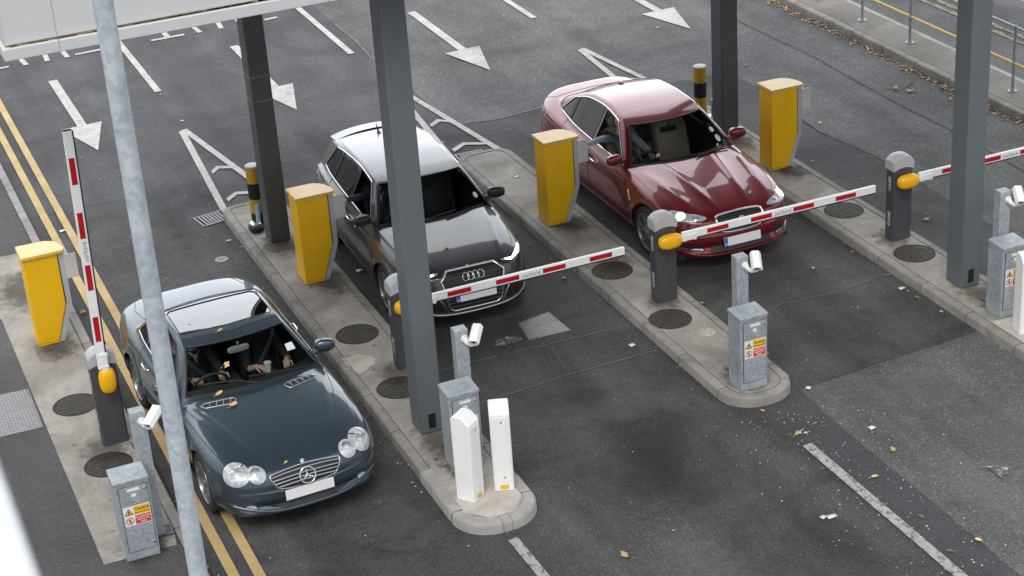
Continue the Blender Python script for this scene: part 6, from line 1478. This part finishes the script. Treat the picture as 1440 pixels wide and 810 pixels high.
patch('permit_sticker', 'T', ellipse(0.585, 1.72, 0.035, 0.045, 0, 14), M['paper'], 0.004, 0.03); patch('permit_sticker', 'T', ellipse(0.55, 1.83, 0.030, 0.036, 0, 14), M['paper'], 0.004, 0.03)
for sg in (-1, 1): line('side_crease', 'L' if sg < 0 else 'R', [(1.35, 0.80), (2.4, 0.835), (4.2, 0.88)], 0.003, M['paint_red'], 0.002)
for x_ in (-1, 1): patch('side_vent', 'L' if x_ < 0 else 'R', [(1.36, 0.62), (1.40, 0.62), (1.46, 0.74), (1.43, 0.74)], M['chrome'], 0.006, 0.03)
#SPLIT3

# ------------------------------------------------------------------ people in the cars
def hand(mb, p, d, up_, side, curl=0.5, mi=0, s_=1.0):
    """palm, four unequal curled fingers and a thumb leaving the side of the palm; d = pointing direction"""
    d = Vector(d).normalized(); u = Vector(up_); u = (u-d*u.dot(d)).normalized(); r = d.cross(u)*side
    T_ = frame(p+d*0.045*s_, d, r, u)
    mb.ell((0, 0, 0), (0.050*s_, 0.042*s_, 0.017*s_), 14, 10, T_ @ Matrix.Identity(4), mi, 0.7, 0.7) if False else None
    vs = MB(); vs.ell((0, 0, 0), (0.052*s_, 0.043*s_, 0.018*s_), 14, 10, None, 0, 0.7, 0.7)
    mb.add([T_ @ Vector(v) for v in vs.v], vs.f, mi)
    for k, (off, ln) in enumerate(((-0.030, 0.074), (-0.010, 0.084), (0.010, 0.078), (0.029, 0.062))):
        a = p+d*0.085*s_+r*off*s_; q = [a-d*0.012*s_]; dr = d.copy(); ax = r; pos = a
        for j, f in enumerate((0.42, 0.33, 0.25)):
            dr = (Matrix.Rotation(curl*(0.5+0.35*j)*(-1), 3, ax*side) @ dr) if True else dr
            pos = pos+dr*ln*f*s_; q.append(pos.copy())
        mb.tube(q, [0.0095*s_, 0.009*s_, 0.0082*s_, 0.0065*s_], 8, mi=mi)
    a = p+d*0.025*s_-r*0.036*s_; mb.tube([a+r*0.012*s_, a+(d*0.6-r*0.8)*0.030*s_, a+(d*0.9-r*0.55-u*0.25)*0.058*s_, a+(d*1.0-r*0.35-u*0.5)*0.078*s_], [0.013*s_, 0.0115*s_, 0.010*s_, 0.008*s_], 8, mi=mi)
def head(mb, c0, face, mi_skin, mi_eye, mi_lip, roll=0.0):
    f = Vector(face).normalized(); u = Vector((0, 0, 1)); u = (u-f*u.dot(f)).normalized(); r = f.cross(u); T_ = frame(c0, r, f, u)
    n, m_ = 26, 20; vs = []
    for i in range(m_+1):
        ph = -math.pi/2+math.pi*i/m_
        for k in range(n):
            t = 2*math.pi*k/n; x, y, z = math.cos(ph)*math.cos(t), math.cos(ph)*math.sin(t), math.sin(ph)
            X_, Y_, Z_ = 0.076*x, 0.097*y, 0.118*z
            if z < 0: X_ *= 1-0.28*z*z*1.1; Y_ = Y_*(1-0.10*z*z)+0.012*z*z*(1 if y > 0 else 0.2)
            if y > 0.5 and abs(z) < 0.75: Y_ -= 0.008*(y-0.5)*2                      # flatter face
            if y > 0: 
                Y_ += 0.024*math.exp(-(x/0.16)**2-((z+0.10)/0.20)**2)               # nose
                Y_ -= 0.010*math.exp(-((abs(x)-0.36)/0.16)**2-((z-0.10)/0.13)**2)      # eye sockets
                Y_ += 0.006*math.exp(-(x/0.3)**2-((z+0.50)/0.10)**2)                # lips
                Y_ += 0.008*math.exp(-(x/0.25)**2-((z+0.82)/0.14)**2)               # chin
            vs.append(T_ @ Vector((X_, Y_, Z_)))
    mb.add(vs, [(i*n+k, i*n+(k+1) % n, (i+1)*n+(k+1) % n, (i+1)*n+k) for i in range(m_) for k in range(n)], mi_skin)
    for sg in (-1, 1):
        q = MB(); q.ell((sg*0.029, 0.083, 0.010), (0.011, 0.007, 0.006), 10, 6); mb.add([T_ @ Vector(v) for v in q.v], q.f, mi_eye)
        q = MB(); q.ell((sg*0.077, -0.005, -0.005), (0.010, 0.020, 0.032), 10, 8); mb.add([T_ @ Vector(v) for v in q.v], q.f, mi_skin)
    q = MB(); q.ell((0, 0.090, -0.060), (0.024, 0.007, 0.006), 12, 6); mb.add([T_ @ Vector(v) for v in q.v], q.f, mi_lip)
    return T_
def hair(T_, parent, m_, long=False):
    mb = MB(); n, m_2 = 26, 14; vs = []
    for i in range(m_2+1):
        ph = -0.75+(math.pi/2+0.75)*i/m_2
        for k in range(n):
            t = 2*math.pi*k/n; x, y, z = math.cos(ph)*math.cos(t), math.cos(ph)*math.sin(t), math.sin(ph)
            g = 1.0+0.03*math.sin(9*t+5*ph)
            if y > 0.25 and z < 0.62: g = 0.86
            low = -0.02-0.10*(1 if long else 0) if (z < -0.3 and y < 0.2) else 0
            vs.append(T_ @ Vector((0.084*x*g, 0.104*y*g-0.004, 0.126*z*g+0.004+low)))
    mb.add(vs, [(i*n+k, i*n+(k+1) % n, (i+1)*n+(k+1) % n, (i+1)*n+k) for i in range(m_2) for k in range(n)]); return mb.build('hair', m_, parent, ang=80)
def person(H, carloc, rz, sx, sy, sz, label, lean, armR, armL, face, cloth, legs=M['cloth_navy'], bare=False, hairm=M['hair'], collar=None, female=False, group=None):
    """seated figure in the car's own axes; arm = (elbow, wrist, hand direction, palm up)"""
    base = Matrix.Translation(carloc) @ Matrix.Rotation(rz, 4, 'Z'); org = Vector((sx, sy, sz)); root_m = base @ Matrix.Translation(org)
    V, E, Rr, Tg = [], [], [], []
    def J(p, r, tg, par=None):
        V.append(Vector(p)-org); Rr.append(r); Tg.append(tg); i = len(V)-1
        if par is not None: E.append((par, i))
        return i
    lx = lean; k = 0.93 if female else 1.0; P0 = Vector((sx, sy+0.06, sz+0.16))
    pel = J(P0, 0.135*k, 'c'); wa = J(P0+Vector((lx*0.3, 0.045, 0.15)), 0.118*k, 'c', pel); ch = J(P0+Vector((lx*0.7, 0.10, 0.32)), 0.128*k, 'c', wa)
    nb = J(P0+Vector((lx, 0.125, 0.455)), 0.078*k, 'c', ch); nk = J(P0+Vector((lx, 0.105, 0.52)), 0.054*k, 's', nb); hd = J(P0+Vector((lx, 0.085, 0.585)), 0.058*k, 's', nk)
    for sg in (-1, 1):
        hp = J(P0+Vector((sg*0.10, -0.04, -0.03)), 0.092, 'l', pel); kn = J(P0+Vector((sg*0.15, -0.44, 0.06)), 0.066, 'l', hp); an = J(P0+Vector((sg*0.13, -0.70, -0.22)), 0.045, 'l', kn); J(P0+Vector((sg*0.13, -0.80, -0.22)), 0.04, 'l', an)
    for sg, arm_ in ((-1, armR), (1, armL)):
        sh = J(P0+Vector((lx*0.9+sg*0.165*k, 0.115, 0.41)), 0.068*k, 'c', nb)
        el = J(Vector(arm_[0]), 0.048*k, 'c', sh); m1 = J(Vector(arm_[0]).lerp(Vector(arm_[1]), 0.5), 0.042*k, 's' if bare else 'c', el)
        J(Vector(arm_[0]).lerp(Vector(arm_[1]), 0.88), 0.034*k, 's' if bare else 'c', m1); J(Vector(arm_[1]), 0.025*k, 's', len(V)-1)
    me = bpy.data.meshes.new('p'); me.from_pydata([tuple(v) for v in V], E, []); ob = bpy.data.objects.new('p', me); COL.objects.link(ob)
    sk = ob.modifiers.new('skin', 'SKIN'); sk.use_smooth_shade = True; sk.branch_smoothing = 0.6
    if not me.skin_vertices: ob.data.attributes.new
    for i, dd in enumerate(me.skin_vertices[0].data): dd.radius = (Rr[i], Rr[i]*(0.80 if Tg[i] == 'c' and Rr[i] > 0.1 else 1)); dd.use_root = (i == 0)
    sb = ob.modifiers.new('sub', 'SUBSURF'); sb.levels = 2; sb.render_levels = 2
    dg = bpy.context.evaluated_depsgraph_get(); dg.update(); m2 = bpy.data.meshes.new_from_object(ob.evaluated_get(dg)); bpy.data.objects.remove(ob)
    mb = MB(); tagmi = {'s': 0, 'c': 1, 'l': 2}; co = [v.co.copy() for v in m2.vertices]
    bones = [(V[a], V[b], a, b) for a, b in E]
    for p_ in m2.polygons:
        cpt = p_.center; best = (9, 0)
        for a, b, ia, ib in bones:
            t = max(0, min(1, (cpt-a).dot(b-a)/max(1e-9, (b-a).length_squared))); d = (cpt-(a+(b-a)*t)).length-(Rr[ia]*(1-t)+Rr[ib]*t)
            if d < best[0]: best = (d, tagmi[Tg[ib] if t > 0.5 else Tg[ia]])
        mb.f.append(tuple(p_.vertices)); mb.mi.append(best[1])
    mb.v = [tuple(v) for v in co]
    T_ = head(mb, P0+Vector((lx*1.05, 0.075, 0.665))-org, face, 0, 3, 4)
    for sg, arm_ in ((-1, armR), (1, armL)): hand(mb, Vector(arm_[1])-org, arm_[2], arm_[3], sg, arm_[4] if len(arm_) > 4 else 0.5, 0, 0.92 if female else 1.0)
    o = mb.build('person', [M['skin'], cloth, legs, M['eye'], M['lip']], None, ang=80); o.matrix_world = root_m; tag(o, label, 'person', group)
    hair(T_, o, hairm, female)
    if collar:
        q = MB(); c0 = P0+Vector((lx, 0.095, 0.475))-org
        for sg in (-1, 1): q.add([c0+Vector(v) for v in ((0, -0.085, -0.085), (sg*0.060, -0.05, 0.0), (sg*0.045, -0.075, 0.012), (0, -0.095, -0.045))], [(0, 1, 2, 3)])
        q.add([c0+Vector(v) for v in ((-0.030, -0.085, -0.02), (0.030, -0.085, -0.02), (0, -0.105, -0.15))], [(0, 1, 2)])
        cl_ = q.build('collar', collar, o); cl_.modifiers.new('t', 'SOLIDIFY').thickness = 0.006
    return o
def belt(H, pts, w_=0.05):
    mb = MB(); pts = [Vector(p) for p in catmull(pts, 24)]
    for i, p in enumerate(pts):
        d = (pts[min(i+1, 23)]-pts[max(i-1, 0)]).normalized(); s_ = d.cross(Vector((0, -1, 0.25))).normalized()*w_/2; mb.v += [tuple(p-s_), tuple(p+s_)]
    mb.f = [(2*i, 2*i+1, 2*i+3, 2*i+2) for i in range(23)]; mb.mi = [0]*23; o = mb.build('seat_belt', M['belt'], H['root']); o.modifiers.new('t', 'SOLIDIFY').thickness = 0.003
LA, RA = (3.845, 15.64, 0.004), R(2.5); LB, RB = (6.945, 18.85, 0.004), R(-1.2); LC, RC = (10.525, 18.66, 0.004), R(-0.2)
sz = PA['seat_z']; sy = PA['seat_y']
person(A, LA, RA, -0.37, sy, sz-0.02, 'driver of the blue-grey roadster in a dark jumper and pale collar, hands on the wheel', 0.0,
    ((-0.60, sy-0.08, sz+0.38), (-0.50, 2.13, sz+0.48), (0.25, -1, 0.35), (0, 0.3, 1), 0.9), ((-0.14, sy-0.08, sz+0.38), (-0.21, 2.10, sz+0.49), (-0.2, -1, 0.3), (0, 0.3, 1), 0.9),
    (0.05, -1, -0.12), M['cloth_black'], collar=M['shirt'])
person(A, LA, RA, 0.37, sy, sz-0.02, 'passenger of the blue-grey roadster with bare forearms, holding a white cup', 0.0,
    ((0.14, sy-0.10, sz+0.33), (0.22, 2.17, sz+0.42), (0.5, -1, 0.1), (0, 0, 1), 0.8), ((0.62, sy-0.08, sz+0.33), (0.54, 2.14, sz+0.42), (-0.3, -1, -0.1), (0, 0, 1), 0.5),
    (-0.15, -1, -0.10), M['cloth_black'], bare=True, female=True)
belt(A, [(-0.58, sy+0.28, sz+0.62), (-0.50, sy+0.06, sz+0.58), (-0.36, sy-0.02, sz+0.40), (-0.22, sy-0.03, sz+0.20), (-0.16, sy+0.02, sz+0.10)])
belt(A, [(0.60, sy+0.28, sz+0.62), (0.50, sy+0.06, sz+0.58), (0.36, sy-0.02, sz+0.40), (0.22, sy-0.03, sz+0.20), (0.16, sy+0.02, sz+0.10)])
o = empty('drinks_cup', tuple((Matrix.Translation(LA) @ Matrix.Rotation(RA, 4, 'Z')) @ Vector((0.30, 2.055, sz+0.38))), label='white cup held by the passenger in the blue-grey roadster', cat='cup')
mb = MB(); mb.lathe([(0, 0), (0.030, 0), (0.040, 0.11)], 20); mb.build('cup_body', M['white'], o); mb = MB(); mb.lathe([(0.042, 0.11), (0.042, 0.118), (0, 0.120)], 20); mb.build('cup_lid', M['white'], o)
sz = PB['seat_z']; sy = PB['seat_y']
person(B, LB, RB, -0.37, sy, sz-0.03, 'driver of the charcoal hatchback in a dark jacket, reaching out to the ticket machine', -0.05,
    ((-0.74, sy+0.01, 1.085), (-0.925, 2.02, 1.12), (-1, -0.10, 0.05), (0, -0.2, 1), 0.35), ((-0.14, sy-0.10, sz+0.36), (-0.24, 1.78, sz+0.42), (-0.2, -1, 0.3), (0, 0.3, 1), 0.9),
    (-0.55, -1, -0.15), M['cloth_navy'], collar=M['shirt'])
sz = PC_['seat_z']; sy = PC_['seat_y']
person(C, LC, RC, -0.37, sy, sz-0.03, 'driver of the dark red saloon in a blue-grey shirt, arm stretched to the ticket machine', -0.07,
    ((-0.78, sy+0.02, 1.075), (-1.04, 2.34, 1.09), (-1, -0.15, 0.0), (0, -0.2, 1), 0.35), ((-0.14, sy-0.10, sz+0.36), (-0.24, 2.10, sz+0.42), (-0.2, -1, 0.3), (0, 0.3, 1), 0.9),
    (-0.5, -1, -0.15), M['cloth_grey'])
belt(C, [(-0.62, sy+0.28, sz+0.62), (-0.53, sy+0.02, sz+0.58), (-0.38, sy-0.04, sz+0.40), (-0.24, sy-0.03, sz+0.20), (-0.18, sy+0.02, sz+0.10)])

# ------------------------------------------------------------------ fallen leaves, papers, grit
def leaf_mb(kind, s_=0.07):
    mb = MB()
    if kind == 0:                                        # lobed plane-tree leaf
        pts = []
        for k in range(20):
            a = 2*math.pi*k/20; r = s_*(1.0 if k % 4 == 0 else 0.68 if k % 4 == 2 else 0.80)*(0.7 if k in (9, 10, 11) else 1)*random.uniform(0.78, 1.12)
            pts.append((r*math.cos(a), 0.72*r*math.sin(a), 0.30*s_*math.sin(2.3*a+1)*abs(math.cos(a))+0.012))
    else:                                                # simple oval leaf, folded
        pts = [(s_*math.cos(2*math.pi*k/14), s_*(0.42 if kind == 1 else 0.6)*math.sin(2*math.pi*k/14), 0.012+0.22*s_*abs(math.sin(2*math.pi*k/14))+0.15*s_*math.cos(2*math.pi*k/14)**2) for k in range(14)]
    n = len(pts); mb.add(pts+[(0, 0, 0.010)], [(k, (k+1) % n, n) for k in range(n)])
    mb.tube([(-s_*0.9, 0, 0.012), (-s_*1.5, 0.15*s_, 0.01)], 0.0018, 5); return mb
protos = []
for k_, m_ in ((0, M['leaf']), (1, M['leaf_b']), (2, M['leaf_y'])):
    o = leaf_mb(k_).build('fallen_leaf', m_, None, weld=False); protos.append(o)
LV = [(8.97, 14.78, 0), (9.04, 14.74, 2), (9.57, 14.26, 1), (9.65, 14.0, 0), (8.88, 15.37, 2), (8.93, 15.12, 1), (8.64, 15.21, 1), (8.62, 14.13, 1), (9.01, 13.17, 1), (9.18, 12.82, 1), (9.42, 12.22, 2), (9.19, 13.65, 2), (9.08, 12.19, 1), (11.23, 18.14, 0), (9.57, 18.0, 0), (11.76, 19.47, 1), (13.26, 18.65, 0), (11.91, 17.5, 1), (11.88, 16.35, 0), (9.6, 16.48, 1),
      (16.08, 22.14, 0), (14.28, 25.19, 0), (13.05, 21.15, 0), (13.55, 21.47, 1), (14.56, 22.38, 1), (13.93, 22.36, 2), (11.97, 29.86, 0), (11.76, 28.67, 1), (13.97, 27.72, 0), (8.79, 24.7, 2), (12.08, 26.0, 1), (5.54, 29.3, 0), (5.55, 27.84, 2), (5.54, 24.78, 1), (9.52, 21.31, 0), (8.39, 19.49, 0), (8.42, 20.63, 1), (6.37, 17.76, 1), (2.72, 21.75, 0), (2.76, 20.9, 1), (4.93, 21.2, 1), (4.95, 22.9, 2), (8.45, 18.0, 1), (11.9, 18.3, 2), (11.85, 16.8, 1)]
used = set()
for x, y, k in LV:
    o = protos[k] if k not in used else protos[k].copy()
    if k in used: COL.objects.link(o)
    used.add(k); o.location = (x, y, 0.018); sc = random.uniform(0.45, 0.95)*(1.0 if k == 0 else 0.7); o.scale = (sc, sc, sc); o.rotation_euler = (random.uniform(-.15, .15), random.uniform(-.15, .15), random.uniform(0, 6.28))
    tag(o, 'small dry yellow-brown fallen leaf lying on the road surface', 'leaf', 'fallen leaves scattered over the road')
for x, y, sc, l in ((6.34, 13.61, 1.15, 'large pale brown leaf alone on the dark tarmac below the white bollard boxes'), (15.67, 22.97, 1.1, 'long curled yellow leaf, left one of the pair near the right kerb'), (15.78, 22.75, 1.35, 'large curled yellow leaf, right one of the pair near the right kerb')):
    o = protos[0].copy(); o.data = protos[0].data.copy(); COL.objects.link(o); o.location = (x, y, 0.02); o.scale = (sc, sc*0.8, sc); o.rotation_euler = (0.1, 0.1, random.uniform(0, 6)); tag(o, l, 'leaf'); 
    o['group'] = 'fallen leaves scattered over the road'
def car_leaf(H, loc, rz, x, y, kind, sc, label, rot=0.5):
    S = H['S']; z = float(S.top(x, y)); e = 0.01; n = Vector((-(float(S.top(x+e, y))-z)/e, -(float(S.top(x, y+e))-z)/e, 1)).normalized()
    base = Matrix.Translation(loc) @ Matrix.Rotation(rz, 4, 'Z'); o = leaf_mb(kind, 0.05).build('fallen_leaf', M['leaf_y'], None, weld=False)
    q = n.to_track_quat('Z', 'Y').to_matrix().to_4x4(); o.matrix_world = base @ Matrix.Translation((x, y, z-0.004)) @ q @ Matrix.Rotation(rot, 4, 'Z') @ Matrix.Scale(sc, 4); tag(o, label, 'leaf', 'leaves lying on the cars')
car_leaf(A, LA, RA, -0.33, 1.30, 2, 1.0, 'small yellow leaf on the roadster bonnet below its left-hand vent')
car_leaf(A, LA, RA, -0.22, 1.80, 0, 1.0, 'pale yellow leaf in the middle of the roadster windscreen')
car_leaf(A, LA, RA, -0.40, 1.56, 1, 0.9, 'thin yellow leaf beside the wiper of the roadster')
car_leaf(A, LA, RA, -0.12, 2.25, 1, 0.8, 'thin yellow leaf on the roof front edge of the roadster')
car_leaf(A, LA, RA, -0.16, 0.22, 1, 0.5, 'tiny yellow leaf on the roadster bonnet edge left of its badge')
car_leaf(B, LB, RB, -0.14, 0.52, 1, 0.8, 'small yellow leaf on the bonnet of the charcoal hatchback')
car_leaf(B, LB, RB, -0.03, 0.14, 1, 0.6, 'tiny yellow leaf above the grille of the charcoal hatchback')
car_leaf(C, LC, RC, 0.33, 0.42, 1, 0.7, 'small yellow leaf on the saloon bonnet near its right headlamp')
car_leaf(C, LC, RC, -0.36, 1.62, 0, 0.8, 'yellow leaf low on the driver side of the saloon windscreen')
car_leaf(C, LC, RC, 0.52, 1.62, 2, 0.6, 'yellow leaf by the wiper of the dark red saloon')
def paper(x, y, w_, d_, rz, label, z=0.018):
    mb = MB(); mb.add([(-w_/2, -d_/2, 0), (w_/2, -d_/2, 0.004), (w_/2, d_/2, 0.001), (-w_/2, d_/2, 0.006)], [(0, 1, 2, 3)]); o = mb.build('paper_scrap', M['paper'], None, weld=False); o.location = (x, y, z); o.rotation_euler = (0, 0, rz); o.modifiers.new('t', 'SOLIDIFY').thickness = 0.002
    tag(o, label, 'paper', 'scraps of paper on the ground')
paper(8.34, 17.46, 0.07, 0.06, 0.3, 'white paper scrap on the tarmac beside the middle island kerb')
paper(8.43, 13.25, 0.10, 0.055, 0.0, 'pale blue ticket on the dark tarmac, larger of the pair')
paper(8.35, 13.28, 0.06, 0.05, 0.4, 'pale blue ticket on the dark tarmac, smaller of the pair')
paper(9.58, 15.57, 0.06, 0.05, 0.8, 'white paper scrap on the tarmac right of the middle island nose')
paper(9.71, 14.50, 0.07, 0.06, 0.2, 'white paper scrap on the coarse tarmac right of the centre line')
paper(6.2, 21.09, 0.08, 0.06, 0.2, 'white paper scrap on the road left of the charcoal hatchback')
paper(2.99, 24.5, 0.08, 0.05, 0.2, 'white paper scrap on the far part of the double yellow lines')
paper(11.85, 17.12, 0.08, 0.05, 0.1, 'white paper scrap in the empty lane left of the right-hand column')
paper(9.12, 22.65, 0.07, 0.05, 0.2, 'white paper scrap on the island behind the third ticket machine', KH+0.002)
# drift of leaves against the right kerb
mb = MB()
for k in range(1500):
    y = random.uniform(16, 34); x = 16.42-abs(random.gauss(0, 0.075))-(0.03 if y > 21 else 0); s_ = random.uniform(0.012, 0.038); a = random.uniform(0, 6.28); tx, ty = random.uniform(-.5, .5), random.uniform(-.5, .5); z = 0.006+random.random()*0.035*max(0, 1-(16.42-x)/0.12)
    ca, sa = math.cos(a), math.sin(a); q = [(1, 0), (0.3, 0.5), (-0.8, 0.3), (-1, -0.1), (-0.2, -0.5)]
    mb.add([(x+(u*ca-v*sa)*s_, y+(u*sa+v*ca)*s_, z+(u*tx+v*ty)*s_*0.6+0.01) for u, v in q], [(0, 1, 2, 3, 4)], random.choice((0, 0, 1, 1, 1, 2, 3)))
tag(mb.build('leaf_litter', [M['leaf'], M['leaf_b'], M['leaf_y'], M['leaf_r']], weld=False), kind='stuff')
mb = MB()
for k in range(900):
    if k < 500: x, y = random.uniform(2.7, 16), random.uniform(11.5, 32)
    elif k < 800: x, y = random.gauss(9.0, 0.5), random.uniform(11.8, 15.3)
    else: x, y = random.choice((5.02, 8.55, 11.9, 2.68))+random.gauss(0, 0.05), random.uniform(14.5, 24)
    if any(a < x < b and y > c_ for a, b, c_ in ((5.0, 6.05, 14.5), (8.55, 9.5, 15.4), (11.9, 12.85, 12.5))) and k < 800: continue
    s_ = random.uniform(0.004, 0.013); a = random.uniform(0, 6.28); ca, sa = math.cos(a), math.sin(a)
    mb.add([(x+(u*ca-v*sa)*s_, y+(u*sa+v*ca)*s_, 0.020) for u, v in ((1, 0), (0, .7), (-1, .1), (-.2, -.8))], [(0, 1, 2, 3)], random.choice((0, 0, 1, 2, 2)))
tag(mb.build('grit', [M['paper'], M['leaf_b'], M['leaf']], weld=False), kind='stuff')
